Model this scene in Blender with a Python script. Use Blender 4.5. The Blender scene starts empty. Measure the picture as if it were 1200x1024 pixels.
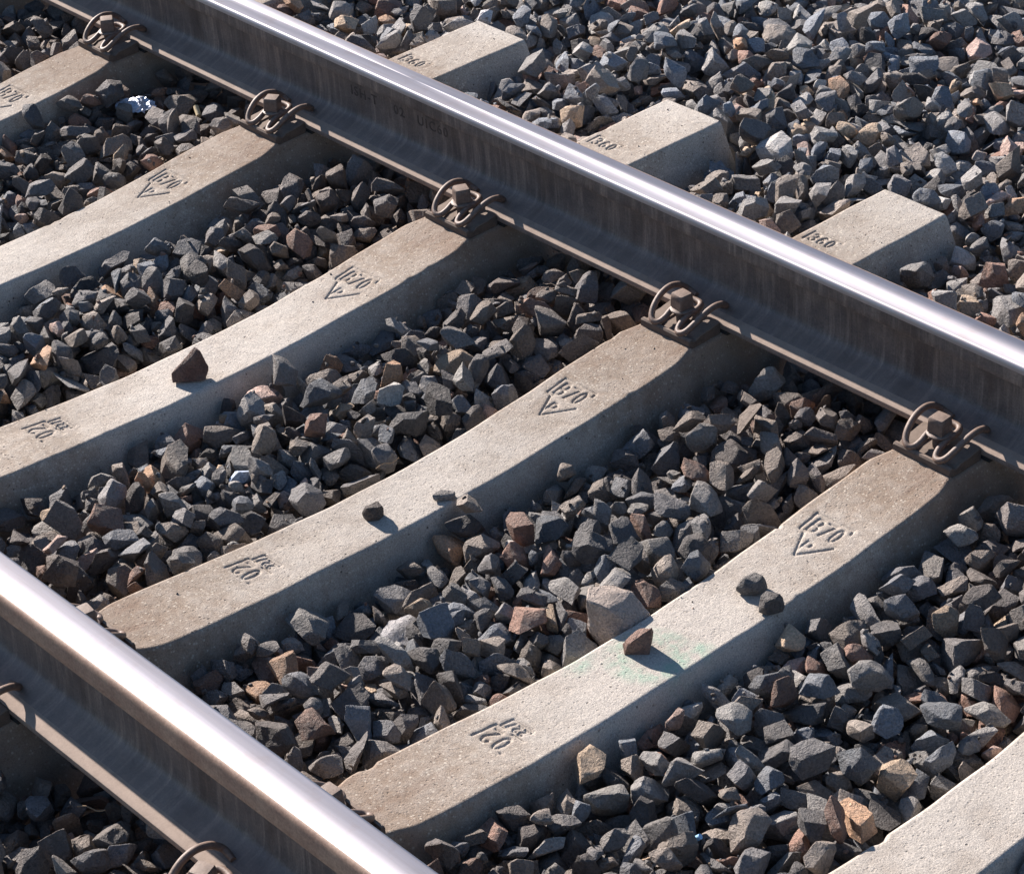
import bpy, bmesh, math, random
import numpy as np
from mathutils import Vector, Matrix, Quaternion

# ------------------------------------------------------------------ camera, sky, sun
scn = bpy.context.scene
COL = scn.collection
YAW, PITCH, ROLL = -0.8727, -0.5783, -0.0680
fwd = Vector((math.cos(PITCH)*math.sin(YAW), math.cos(PITCH)*math.cos(YAW), math.sin(PITCH)))
rgt = fwd.cross(Vector((0, 0, 1))).normalized()
upv = rgt.cross(fwd)
r2 = rgt*math.cos(ROLL) + upv*math.sin(ROLL)
u2 = -rgt*math.sin(ROLL) + upv*math.cos(ROLL)
CAM = Vector((1.8026, -2.2428, 2.2954))
cd = bpy.data.cameras.new('camera')
cam = bpy.data.objects.new('camera', cd)
COL.objects.link(cam)
cam.matrix_world = Matrix(((r2.x, u2.x, -fwd.x, CAM.x), (r2.y, u2.y, -fwd.y, CAM.y), (r2.z, u2.z, -fwd.z, CAM.z), (0, 0, 0, 1)))
cd.sensor_width = 36
cd.lens = 3115.33/1200*36
cd.clip_start = .05
cd.clip_end = 500
scn.camera = cam

SUN = Vector((-2.1, .18, 1.0)).normalized()
world = bpy.data.worlds.new('World')
scn.world = world
world.use_nodes = True
wn = world.node_tree
sky = wn.nodes.new('ShaderNodeTexSky')
sky.sky_type = 'NISHITA'
sky.sun_disc = False
sky.sun_elevation = math.asin(SUN.z)
sky.sun_rotation = math.atan2(SUN.x, SUN.y)
sky.altitude = 200
sky.air_density = 1.0
sky.dust_density = 0.4
sky.ozone_density = 3.0
wn.links.new(sky.outputs[0], wn.nodes['Background'].inputs[0])
wn.nodes['Background'].inputs[1].default_value = 0.06
sd = bpy.data.lights.new('sun', 'SUN')
sd.energy = 5.0
sd.angle = math.radians(.53)
sd.color = (1.0, .905, .84)
sun = bpy.data.objects.new('sun', sd)
COL.objects.link(sun)
sun.rotation_euler = SUN.to_track_quat('Z', 'Y').to_euler()
sun.location = (-4, 0, 4)
vs = scn.view_settings
vs.view_transform = 'Standard'
vs.look = 'None'
vs.gamma = 1
vs.use_curve_mapping = False
vs.exposure = 1.15

# ------------------------------------------------------------------ helpers
X0 = -0.5438          # x of the sleeper with the green stain; sleepers every 0.6 m
RY = .7575            # rail foot centre
ZB = -.36             # bottom of the loose ballast

def link(name, me, parent=None, mat=None):
    o = bpy.data.objects.new(name, me)
    COL.objects.link(o)
    if parent: o.parent = parent
    if mat: me.materials.append(mat)
    return o

def tag(o, label=None, cat=None, group=None, kind=None):
    if label: o['label'] = label
    if cat: o['category'] = cat
    if group: o['group'] = group
    if kind: o['kind'] = kind
    return o

def empty(name, loc, rz=0):
    o = bpy.data.objects.new(name, None)
    COL.objects.link(o)
    o.location = loc
    o.rotation_euler = (0, 0, rz)
    o.empty_display_size = .05
    return o

def mesh_from(name, verts, faces, smooth=35, mats=(), midx=None):
    me = bpy.data.meshes.new(name)
    me.from_pydata([tuple(v) for v in verts], [], faces)
    for m in mats: me.materials.append(m)
    if midx is not None: me.polygons.foreach_set('material_index', midx)
    if smooth:
        me.polygons.foreach_set('use_smooth', [True]*len(me.polygons))
        me.set_sharp_from_angle(angle=math.radians(smooth))
    me.update()
    return me

def bm_mesh(name, bm, smooth=35, mat=None):
    me = bpy.data.meshes.new(name)
    bmesh.ops.recalc_face_normals(bm, faces=bm.faces[:])
    bm.to_mesh(me)
    bm.free()
    if smooth:
        me.polygons.foreach_set('use_smooth', [True]*len(me.polygons))
        me.set_sharp_from_angle(angle=math.radians(smooth))
    if mat: me.materials.append(mat)
    return me

# ------------------------------------------------------------------ materials
class N:
    """tiny node-graph helper"""
    def __init__(s, name):
        s.m = bpy.data.materials.new(name)
        s.m.use_nodes = True
        s.t = s.m.node_tree
        s.b = s.t.nodes['Principled BSDF']
    def n(s, typ, **kw):
        x = s.t.nodes.new(typ)
        for k, v in kw.items():
            if k.startswith('i_'): x.inputs[int(k[2:]) if k[2:].isdigit() else k[2:].replace('_', ' ')].default_value = v
            else: setattr(x, k, v)
        return x
    def l(s, a, b): s.t.links.new(a, b)
    def noise(s, vec, scale, detail=4, rough=.6, dist=0):
        x = s.n('ShaderNodeTexNoise')
        x.inputs['Scale'].default_value = scale
        x.inputs['Detail'].default_value = detail
        x.inputs['Roughness'].default_value = rough
        x.inputs['Distortion'].default_value = dist
        s.l(vec, x.inputs['Vector'])
        return x.outputs['Fac']
    def ramp(s, fac, stops):
        x = s.n('ShaderNodeValToRGB')
        e = x.color_ramp.elements
        while len(e) < len(stops): e.new(.5)
        for i, (p, c) in enumerate(stops):
            e[i].position = p
            e[i].color = c if len(c) == 4 else (*c, 1)
        s.l(fac, x.inputs[0])
        return x.outputs[0]
    def vramp(s, fac, a, b, lo=0., hi=1.):
        x = s.n('ShaderNodeMapRange')
        x.inputs[1].default_value = a; x.inputs[2].default_value = b
        x.inputs[3].default_value = lo; x.inputs[4].default_value = hi
        s.l(fac, x.inputs[0])
        return x.outputs[0]
    def mix(s, fac, a, b, typ='MIX'):
        x = s.n('ShaderNodeMix', data_type='RGBA', blend_type=typ)
        for v, i in ((fac, 0), (a, 6), (b, 7)):
            if hasattr(v, 'links'): s.l(v, x.inputs[i])
            elif i == 0: x.inputs[0].default_value = v
            else: x.inputs[i].default_value = (*v, 1)
        return x.outputs[2]
    def math(s, op, a, b=0.):
        x = s.n('ShaderNodeMath', operation=op)
        for v, i in ((a, 0), (b, 1)):
            if hasattr(v, 'links'): s.l(v, x.inputs[i])
            else: x.inputs[i].default_value = v
        return x.outputs[0]
    def bump(s, h, strength, dist, prev=None):
        x = s.n('ShaderNodeBump')
        x.inputs['Strength'].default_value = strength
        x.inputs['Distance'].default_value = dist
        s.l(h, x.inputs['Height'])
        if prev: s.l(prev, x.inputs['Normal'])
        s.l(x.outputs[0], s.b.inputs['Normal'])
        return x.outputs[0]
    def out(s, col=None, rough=.85, metal=0., spec=.5):
        if col is not None:
            if hasattr(col, 'links'): s.l(col, s.b.inputs['Base Color'])
            else: s.b.inputs['Base Color'].default_value = (*col, 1)
        if hasattr(rough, 'links'): s.l(rough, s.b.inputs['Roughness'])
        else: s.b.inputs['Roughness'].default_value = rough
        s.b.inputs['Metallic'].default_value = metal
        s.b.inputs['Specular IOR Level'].default_value = spec
        return s.m

def mat_stone():
    k = N('crushed_rock')
    at = k.n('ShaderNodeAttribute', attribute_name='tint')
    pos = k.n('ShaderNodeNewGeometry').outputs['Position']
    n1 = k.noise(pos, 38, 5, .65)
    n2 = k.noise(pos, 260, 4, .7)
    n3 = k.noise(pos, 900, 3, .7)
    c = k.mix(k.vramp(n1, .35, .68), at.outputs['Color'], (.36, .30, .25), 'MIX')
    c = k.mix(.80, c, at.outputs['Color'])
    dk = k.vramp(n2, .30, .70, .62, 1.38)
    c = k.mix(1.0, c, k.n_rgb(dk), 'MULTIPLY')
    # pale mineral grains and dark specks
    v = k.n('ShaderNodeTexVoronoi'); v.inputs['Scale'].default_value = 420; k.l(pos, v.inputs['Vector'])
    sp = k.math('MULTIPLY', k.vramp(v.outputs['Distance'], .22, .10), k.vramp(n1, .50, .62))
    c = k.mix(k.math('MULTIPLY', sp, .35), c, (.5, .46, .40))
    n4 = k.noise(pos, 75, 4, .6, .8)
    ridge = k.math('ABSOLUTE', k.math('SUBTRACT', n4, .5))
    h = k.math('ADD', k.math('ADD', k.math('MULTIPLY', n1, .8), k.math('MULTIPLY', n2, .42)), k.math('MULTIPLY', ridge, 1.1))
    b1 = k.bump(h, 1.0, .014)
    k.bump(n3, .5, .0012, b1)
    return k.out(c, k.vramp(n2, .3, .7, .58, .85), 0, .42)

def n_rgb(self, v):
    x = self.n('ShaderNodeCombineColor')
    for i in range(3): self.l(v, x.inputs[i])
    return x.outputs[0]
N.n_rgb = n_rgb

def mat_concrete():
    k = N('aged_concrete')
    tc = k.n('ShaderNodeTexCoord').outputs['Object']
    oi = k.n('ShaderNodeObjectInfo')
    off = k.n('ShaderNodeVectorMath', operation='ADD')
    sc3 = k.n('ShaderNodeCombineXYZ')
    k.l(k.math('MULTIPLY', oi.outputs['Random'], 37.), sc3.inputs[0])
    k.l(tc, off.inputs[0]); k.l(sc3.outputs[0], off.inputs[1])
    p = off.outputs[0]
    sep = k.n('ShaderNodeSeparateXYZ'); k.l(tc, sep.inputs[0])
    ay = k.math('ABSOLUTE', sep.outputs[1])
    big = k.noise(p, 7, 5, .6)
    mid = k.noise(p, 45, 5, .65)
    fine = k.noise(p, 420, 3, .75)
    vf = k.noise(p, 1100, 2, .7)
    seat = k.math('ADD', k.vramp(k.math('ABSOLUTE', k.math('SUBTRACT', ay, .72)), .62, .20), k.vramp(big, .3, .7, -.35, .35))
    seat.node.use_clamp = True
    base = k.mix(seat, (.485, .44, .385), (.285, .22, .165))
    base = k.mix(k.vramp(mid, .38, .66, 0, .45), base, (.53, .485, .425))
    base = k.mix(k.vramp(big, .50, .72, 0, .45), base, (.29, .245, .20))
    base = k.mix(1., base, k.n_rgb(k.vramp(fine, .3, .7, .62, 1.38)), 'MULTIPLY')
    base = k.mix(1., base, k.n_rgb(k.vramp(vf, .3, .7, .84, 1.16)), 'MULTIPLY')
    # exposed aggregate grains: pale and dark
    v = k.n('ShaderNodeTexVoronoi'); v.inputs['Scale'].default_value = 170; k.l(p, v.inputs['Vector'])
    sv = k.n('ShaderNodeSeparateColor'); k.l(v.outputs['Color'], sv.inputs[0])
    near = k.vramp(v.outputs['Distance'], .42, .25)
    g1 = k.math('MULTIPLY', near, k.vramp(sv.outputs[0], .70, .80))
    g2 = k.math('MULTIPLY', near, k.vramp(sv.outputs[1], .76, .86))
    amt = k.vramp(ay, .1, .6, .35, .85)
    base = k.mix(k.math('MULTIPLY', g1, amt), base, (.66, .60, .50))
    base = k.mix(k.math('MULTIPLY', g2, k.math('MULTIPLY', amt, .7)), base, (.17, .13, .10))
    # blow holes, dark inside
    v2 = k.n('ShaderNodeTexVoronoi'); v2.inputs['Scale'].default_value = 75; k.l(p, v2.inputs['Vector'])
    s2 = k.n('ShaderNodeSeparateColor'); k.l(v2.outputs['Color'], s2.inputs[0])
    clus = k.vramp(k.noise(p, 11, 2, .5), .50, .60)
    hole = k.math('MULTIPLY', k.math('MULTIPLY', k.vramp(v2.outputs['Distance'], .17, .11), k.vramp(s2.outputs[0], .55, .6)), clus)
    base = k.mix(k.math('MULTIPLY', hole, .85), base, (.06, .05, .045))
    # brown brake dust near the rails, pale wet-dried bloom at mid span
    dust = k.vramp(k.math('ABSOLUTE', k.math('SUBTRACT', ay, .7575)), .36, .08, 0, .62)
    dust = k.math('MULTIPLY', dust, k.vramp(sep.outputs[1], .95, .7, .25, 1.))
    base = k.mix(k.math('MULTIPLY', dust, k.vramp(mid, .3, .6, .6, 1.1)), base, (.235, .165, .12))
    # green copper-like stain on one sleeper (object centred on x=X0 only)
    loc = k.n('ShaderNodeSeparateXYZ'); k.l(oi.outputs['Location'], loc.inputs[0])
    one = k.vramp(k.math('ABSOLUTE', k.math('SUBTRACT', loc.outputs[0], X0)), .2, .1)
    def ring(cx, cy, r, w, squash=1.):
        dx = k.math('SUBTRACT', sep.outputs[0], cx)
        dy = k.math('MULTIPLY', k.math('SUBTRACT', sep.outputs[1], cy), squash)
        d = k.math('SQRT', k.math('ADD', k.math('MULTIPLY', dx, dx), k.math('MULTIPLY', dy, dy)))
        return k.vramp(k.math('ABSOLUTE', k.math('SUBTRACT', d, r)), w, w*.2)
    st = k.math('MAXIMUM', ring(.005, -.035, .048, .030), k.math('MAXIMUM', ring(-.062, -.125, .0, .035, .8), ring(.05, .03, 0, .03)))
    st = k.math('MULTIPLY', k.math('MULTIPLY', st, one), k.vramp(mid, .37, .66, .0, .75))
    base = k.mix(st, base, (.24, .42, .31))
    base = k.mix(1., base, k.n_rgb(k.vramp(oi.outputs['Random'], 0, 1, .88, 1.08)), 'MULTIPLY')
    # rusty water runs spreading from the fastenings
    mpr = k.n('ShaderNodeMapping'); mpr.inputs['Scale'].default_value = (26, 5, 8); k.l(p, mpr.inputs[0])
    run = k.noise(mpr.outputs[0], 1.0, 5, .65)
    rr_ = k.math('MULTIPLY', k.vramp(run, .50, .66, 0, .55), k.vramp(k.math('ABSOLUTE', k.math('SUBTRACT', ay, .7575)), .42, .14))
    base = k.mix(rr_, base, (.20, .125, .085))
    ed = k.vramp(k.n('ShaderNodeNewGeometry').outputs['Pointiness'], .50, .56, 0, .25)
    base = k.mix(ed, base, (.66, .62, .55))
    h = k.math('ADD', k.math('MULTIPLY', fine, .8), k.math('MULTIPLY', mid, 1.5))
    h = k.math('SUBTRACT', h, k.math('MULTIPLY', hole, 2.2))
    h = k.math('SUBTRACT', h, k.math('MULTIPLY', g2, .4))
    k.bump(h, .6, .0028)
    return k.out(base, .88, 0, .3)

def mat_rust(name, col, col2, scale=60, dustcol=(.36, .28, .22), dust=.5, streak=False, rough=.75, bumpd=.0008):
    k = N(name)
    tc = k.n('ShaderNodeTexCoord').outputs['Object']
    n1 = k.noise(tc, scale, 5, .65)
    n2 = k.noise(tc, scale*9, 3, .7)
    c = k.mix(k.vramp(n1, .35, .65), col, col2)
    if streak:
        mp = k.n('ShaderNodeMapping'); mp.inputs['Scale'].default_value = (60, 5, 4); k.l(tc, mp.inputs[0])
        s = k.noise(mp.outputs[0], 1.0, 5, .7)
        c = k.mix(k.vramp(s, .48, .70, 0, .75), c, dustcol)
        mp2 = k.n('ShaderNodeMapping'); mp2.inputs['Scale'].default_value = (14, 3, 3); k.l(tc, mp2.inputs[0])
        s2 = k.noise(mp2.outputs[0], 1.0, 3, .6)
        c = k.mix(k.vramp(s2, .5, .7, 0, .6), c, (.045, .030, .026))
    c = k.mix(1., c, k.n_rgb(k.vramp(n2, .3, .7, .75, 1.25)), 'MULTIPLY')
    nz = k.n('ShaderNodeSeparateXYZ'); k.l(k.n('ShaderNodeNewGeometry').outputs['Normal'], nz.inputs[0])
    d = k.math('MULTIPLY', k.vramp(nz.outputs[2], .45, .95), k.vramp(n1, .3, .6, dust*.7, dust))
    c = k.mix(d, c, dustcol)
    k.bump(k.math('ADD', n1, k.math('MULTIPLY', n2, .5)), .6, bumpd)
    return k.out(c, rough, .0, .45)

def mat_running():
    """wheel-polished steel band of the rail head"""
    k = N('polished_rail_steel')
    tc = k.n('ShaderNodeTexCoord').outputs['Object']
    mp = k.n('ShaderNodeMapping'); mp.inputs['Scale'].default_value = (1.2, 420, 60); k.l(tc, mp.inputs[0])
    s = k.noise(mp.outputs[0], 1.0, 4, .6)
    mp2 = k.n('ShaderNodeMapping'); mp2.inputs['Scale'].default_value = (2.5, 60, 20); k.l(tc, mp2.inputs[0])
    s2 = k.noise(mp2.outputs[0], 1.0, 3, .6)
    sp = k.noise(tc, 350, 3, .7)
    c = k.mix(k.vramp(s2, .3, .7), (.47, .455, .49), (.38, .36, .38))
    c = k.mix(k.vramp(sp, .62, .74, 0, .45), c, (.30, .24, .20))
    blot = k.noise(tc, 22, 4, .7)
    c = k.mix(k.vramp(blot, .52, .72, 0, .30), c, (.36, .29, .27))
    k.bump(s, .25, .0002)
    k.b.inputs['Anisotropic'].default_value = .5
    r = k.vramp(k.math('ADD', s, k.math('MULTIPLY', sp, .4)), .4, 1., .52, .68)
    return k.out(c, r, 1.0)

def mat_simple(name, col, rough=.8, scale=80, var=.25, metal=0., bd=.001):
    k = N(name)
    tc = k.n('ShaderNodeTexCoord').outputs['Object']
    n1 = k.noise(tc, scale, 4, .65)
    c = k.mix(1., col, k.n_rgb(k.vramp(n1, .3, .7, 1-var, 1+var)), 'MULTIPLY')
    k.bump(n1, .5, bd)
    return k.out(c, rough, metal, .4)

M_STONE = mat_stone()
M_CONC = mat_concrete()
M_RAIL = mat_rust('rusty_rail_steel', (.100, .084, .082), (.155, .125, .112), 30, (.33, .26, .22), .4, True, .46)
M_FOOT = mat_rust('dusty_sunlit_rail_foot', (.20, .145, .115), (.30, .225, .18), 40, (.40, .315, .255), .6, False, .85)
M_HEADR = mat_rust('rusty_head_corner', (.30, .19, .14), (.38, .26, .19), 25, (.45, .33, .25), .3, False, .6)
M_RUN = mat_running()
M_CLIP = mat_rust('rusty_spring_steel', (.105, .068, .052), (.19, .125, .095), 160, (.33, .25, .20), .35, False, .55)
M_SCREW = mat_rust('rusty_screw_steel', (.095, .066, .055), (.17, .12, .095), 160, (.38, .29, .23), .5, False, .55)
M_PLATE = mat_rust('dusty_guide_plate', (.085, .062, .050), (.13, .095, .075), 90, (.30, .23, .18), .6, False, .8)
M_PAD = mat_simple('rubber_pad', (.03, .03, .03))
M_GROUND = mat_simple('gritty_subsoil', (.085, .070, .060), .95, 130, .5, 0, .01)

# ------------------------------------------------------------------ ground
me = mesh_from('ground', [(-60, -60, 0), (60, -60, 0), (60, 60, 0), (-60, 60, 0)], [(0, 1, 2, 3)], 0, [M_GROUND])
g = link('ground', me)
g.location.z = ZB - .002
tag(g, kind='structure')

# ------------------------------------------------------------------ sleepers
def arc(cx, cy, rx, ry, a0, a1, n):
    return [(cx + rx*math.cos(math.radians(a0 + (a1-a0)*i/n)), cy + ry*math.sin(math.radians(a0 + (a1-a0)*i/n))) for i in range(n+1)]

GL = {  # stroke glyphs on a unit box
 '0': [arc(.5, .5, .34, .5, 0, 360, 16)],
 '2': [arc(.5, .72, .36, .28, 160, -40, 8) + [(.1, 0), (.92, 0)]],
 '3': [arc(.45, .75, .34, .25, 150, -90, 8), arc(.45, .25, .38, .26, 90, -150, 8)],
 '6': [[(.82, .92), (.5, 1), (.2, .7), (.12, .3)] + arc(.5, .28, .37, .28, 180, -180, 12)],
 '7': [[(.05, 1), (.95, 1), (.35, 0)]],
 'B': [[(.1, 0), (.1, 1), (.55, 1)] + arc(.55, .76, .32, .24, 90, -90, 6) + [(.1, .52)], [(.55, .52)] + arc(.55, .26, .38, .26, 90, -90, 6) + [(.1, 0)]],
 'P': [[(.1, 0), (.1, 1), (.55, 1)] + arc(.55, .72, .35, .28, 90, -90, 6) + [(.1, .44)]],
 '.': [[(.35, .0), (.65, .03)]],
}
def text_strokes(s, x, y, w, h, gap):
    out = []
    for ch in s:
        for st in GL.get(ch, []):
            out.append([(x + a*w, y + b*h) for a, b in st])
        x += w + gap
    return out

def stamps():
    """(strokes, half width, depth) in sleeper coordinates, metres"""
    m = .001
    b70 = [[(-45*m, 357*m), (-49*m, 404*m), (29*m, 405*m), (31*m, 394*m)], [(-33*m, 353*m), (-5*m, 300*m), (33*m, 352*m)], [(-44*m, 356*m), (-30*m, 355*m)]]
    b70 += text_strokes('B70', -37*m, 361*m, 17*m, 34*m, 5*m) + text_strokes('P', -13*m, 315*m, 15*m, 27*m, 0)
    tw = [[(-33*m, -313*m), (-37*m, -358*m)], [(-27*m, -313*m), (-24*m, -287*m), (18*m, -286*m), (18*m, -292*m)], [(-33*m, -313*m), (-15*m, -313*m)], [(2*m, -313*m), (26*m, -313*m)]]
    def turned(st, cx, cy): return [[(2*cx-x, 2*cy-y) for x, y in q] for q in st]   # cast to be read from the other side
    tw += turned(text_strokes('02', -26*m, -356*m, 19*m, 34*m, 5*m), -4.5*m, -339*m) + text_strokes('.', 21*m, -357*m, 8*m, 20*m, 0)
    tw += turned(text_strokes('227', -19*m, -308*m, 9.5*m, 16*m, 2.5*m), -2.2*m, -300*m)
    far = [[(-57*m, 1035*m), (-57*m, 1071*m), (13*m, 1070*m), (13*m, 1066*m)]]
    far += text_strokes('360', -49*m, 1037*m, 15*m, 27*m, 5*m)
    return [(b70, (-.056, .040), (.294, .411)), (tw, (-.044, .034), (-.364, -.281)), (far, (-.064, .02), (1.030, 1.077))]

def sleeper_profile(y):
    a = abs(y)
    zt = float(np.interp(a, [0, .12, .22, .34, .46, .55, .604, .612, .905, .913, 1.0, 1.3], [-.2185, -.2175, -.2125, -.2045, -.1935, -.1840, -.1780, -.1835, -.1835, -.178, -.178, -.179]))
    w = float(np.interp(a, [0, .2, .34, .45, .56, .60, .64, .87, .92, 1.0, 1.3], [.0725, .0745, .0775, .0805, .0795, .068, .066, .066, .070, .080, .081]))
    b = float(np.interp(a, [0, .3, .55, 1.3], [.110, .118, .150, .150]))
    return zt, w, b

def sleeper_mesh(seed, detail):
    rnd = random.Random(seed)
    dy = .012 if detail else .03
    ys = set(np.round(np.arange(-1.284, 1.2841, dy), 4).tolist())
    S = stamps() if detail else []
    for _, _, (a, b) in S: ys |= set(np.round(np.arange(a-.003, b+.003, .0016), 4).tolist())
    for a in (.600, .604, .608, .612, .905, .909, .913): ys |= {a, -a}
    ys = sorted(ys)
    ys = [y for i, y in enumerate(ys) if i == 0 or y - ys[i-1] > .0005]
    nt = 92 if detail else 10
    rows = []
    ph = [rnd.uniform(0, 9) for _ in range(6)]
    # chips bitten out of the two long top edges
    chips = [(rnd.uniform(-1.1, 1.1), rnd.choice((-1, 1)), rnd.uniform(.006, .018), rnd.uniform(.003, .008)) for _ in range(7)]
    for y in ys:
        zt, w, b = sleeper_profile(y)
        wl = w + .0012*math.sin(y*9+ph[0]) + .0006*math.sin(y*41+ph[1])
        wr = w + .0012*math.sin(y*11+ph[2]) + .0006*math.sin(y*37+ph[3])
        cl = cr = 0
        for cy, sd_, ln, dp in chips:
            t = 1 - abs(y-cy)/ln
            if t > 0:
                d = dp*min(1, t*2)*(.8+.2*math.sin(y*900))
                if sd_ < 0: cl = max(cl, d)
                else: cr = max(cr, d)
        row = [(-b, -.395), (-(b+wl)/2 - .001, (zt-.395)/2)]
        rr = .007
        row += [(-wl-.0018, zt-.011-cl), (-wl+cl*.3, zt-.0065-cl*.6), (-wl+rr*.35+cl, zt-.0022), ]
        xl, xr = -wl+rr+cl, wr-rr-cr
        row += [(xl + (xr-xl)*i/(nt-1), zt) for i in range(nt)]
        row += [(wr-rr*.35-cr, zt-.0022), (wr-cr*.3, zt-.0065-cr*.6), (wr+.0018, zt-.011-cr), ((b+wr)/2 + .001, (zt-.395)/2), (b, -.395)]
        rows.append([(x, y, z) for x, z in row])
    V = np.array(rows)                       # ny, nx, 3
    ny, nx = V.shape[:2]
    # slight end draft: the top is shorter than the foot
    t = (V[..., 2] + .395)/.215
    V[..., 1] = np.where(np.abs(V[..., 1]) > 1.26, V[..., 1] + np.sign(V[..., 1])*(1-t)*.022, V[..., 1])
    for strokes, (xa, xb), (ya, yb) in S:
        jx, jy = rnd.uniform(-.005, .003), rnd.uniform(-.003, .003)
        msk = (V[..., 0] > xa-.006) & (V[..., 0] < xb+.006) & (V[..., 1] > ya-.003) & (V[..., 1] < yb+.003)
        P = V[msk][:, :2] - np.array([jx, jy])
        dm = np.full(len(P), 9.)
        for st in strokes:
            for a, b in zip(st[:-1], st[1:]):
                a, b = np.array(a), np.array(b)
                e = b-a
                u = np.clip(((P-a) @ e)/max(e @ e, 1e-12), 0, 1)
                dm = np.minimum(dm, np.linalg.norm(P - a - u[:, None]*e, axis=1))
        hw = .0011
        d = np.clip((hw + .0012 - dm)/.0012, 0, 1)
        wear = .84 + .16*np.sin(P[:, 0]*90 + ph[0]*3)*np.cos(P[:, 1]*70 + ph[1]*3)
        d = d*d*(3-2*d)*rnd.uniform(.0021, .0029)*wear
        # shallow pressed field and a faint raised rim round the strokes
        d += .0006*np.clip((.006-dm)/.003, 0, 1)
        tmp = V[msk]; tmp[:, 2] -= d; V[msk] = tmp
    # hand-made waviness
    top = np.abs(V[..., 0]) < .09
    V[..., 2] += np.where(top, .0005*np.sin(V[..., 1]*23+ph[4])*np.cos(V[..., 0]*40+ph[5]), 0)
    vl = V.reshape(-1, 3)
    idx = np.arange(ny*nx).reshape(ny, nx)
    q = np.stack([idx[:-1, :-1], idx[:-1, 1:], idx[1:, 1:], idx[1:, :-1]], -1).reshape(-1, 4)
    fs = [tuple(f) for f in q.tolist()]
    fs.append(tuple(idx[0].tolist()[::-1])); fs.append(tuple(idx[-1].tolist()))
    fs = [f[::-1] for f in fs]
    return mesh_from('sleeper', vl.tolist(), fs, 50, [M_CONC])

SL = {1: 'concrete sleeper cut off by the lower right corner of the picture',
      0: 'concrete sleeper with green stain and two dark stones on its top',
      -1: 'concrete sleeper with two small dark stones lying near its middle',
      -2: 'concrete sleeper with one large reddish pointed stone standing on its edge',
      -3: 'bare concrete sleeper stamped with B70, between the pointed stone sleeper and top left one',
      -4: 'bare concrete sleeper running into the top left corner of the picture',
      -5: 'concrete sleeper just outside the left side of the picture',
      2: 'concrete sleeper just outside the right side of the picture'}
coarse = sleeper_mesh(77, False)
for k_, lab in SL.items():
    o = link('concrete_sleeper', sleeper_mesh(10+k_, True) if -4 <= k_ <= 0 or k_ == 1 else coarse)
    o.location = (X0 + .6*k_, 0, 0)
    tag(o, lab, 'sleeper', 'concrete sleepers under the rails')
for k_ in (-8, -7, -6, 3, 4):
    o = link('concrete_sleeper', coarse)
    o.location = (X0 + .6*k_, 0, 0)
    tag(o, {-8: 'leftmost', -7: 'second from the left', -6: 'third from the left', 3: 'second from the right', 4: 'rightmost'}[k_] + ', concrete sleeper along the track outside the picture', 'sleeper', 'concrete sleepers under the rails')

# ------------------------------------------------------------------ rails
def rail_profile():
    """half profile of a 60 kg flat-bottom rail, from the crown down; y outwards, z up from the foot base; material index per edge"""
    P = [(0, .1720), (.015, .17195), (.0270, .17178), (.0290, .17165), (.0298, .1715), (.0318, .1704), (.0336, .1681), (.0349, .1645), (.0357, .1590), (.0363, .1450), (.0366, .1360),
         (.0360, .1345), (.0340, .1335), (.0170, .1272), (.0120, .1235), (.0095, .1180), (.0086, .1100), (.0083, .0900), (.0083, .0650), (.0090, .0500), (.0105, .0410), (.0140, .0345), (.0200, .0300),
         (.0300, .0258), (.0400, .0222), (.0520, .0180), (.0640, .0140), (.0725, .0118), (.0745, .0105), (.0750, .0085), (.0750, .0020), (.0740, 0), (0, 0)]
    return P

def make_rail(side, label):
    P = rail_profile()
    right = [(y, z) for y, z in P]
    left = [(-y, z) for y, z in P[1:-1]][::-1]
    ring = right + left
    n = len(ring)
    xs = np.arange(-7.0, 3.01, .25).tolist()
    V, F, MI = [], [], []
    ca, sa = math.cos(side*.025), math.sin(side*.025)
    for x in xs:
        for y, z in ring:
            V.append((x, y*ca - z*sa, y*sa + z*ca))
    inward = -side
    for i in range(len(xs)-1):
        for j in range(n):
            a, b = i*n+j, i*n+(j+1) % n
            F.append((a, a+n, b+n, b))
            (y0, z0), (y1, z1) = ring[j], ring[(j+1) % n]
            ym, zm = (y0+y1)/2, (z0+z1)/2
            if zm > .1650: mi = 1                                  # crown
            elif zm > .1535 and ym*inward > 0: mi = 1              # worn gauge corner
            elif zm > .134: mi = 3 if ym*inward < 0 else 0
            elif zm < .0195 and abs(ym) > .052: mi = 2  # pale foot edge: dust, plus the sunlit strip put into the colour
            else: mi = 0
            if zm > .1625 and ym*inward < -.0280: mi = 3
            MI.append(mi)
    F.append(tuple(range(n))); MI.append(0)
    F.append(tuple(range((len(xs)-1)*n, len(xs)*n))[::-1]); MI.append(0)
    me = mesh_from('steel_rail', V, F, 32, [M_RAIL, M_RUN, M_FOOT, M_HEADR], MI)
    o = link('steel_rail', me)
    o.location = (0, side*RY, -.172)
    tag(o, label, 'rail', 'running rails of the track')
    return o
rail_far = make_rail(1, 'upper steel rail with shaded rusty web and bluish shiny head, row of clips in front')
rail_near = make_rail(-1, 'lower left steel rail with broad white gleaming head and dusty tan foot')

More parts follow.
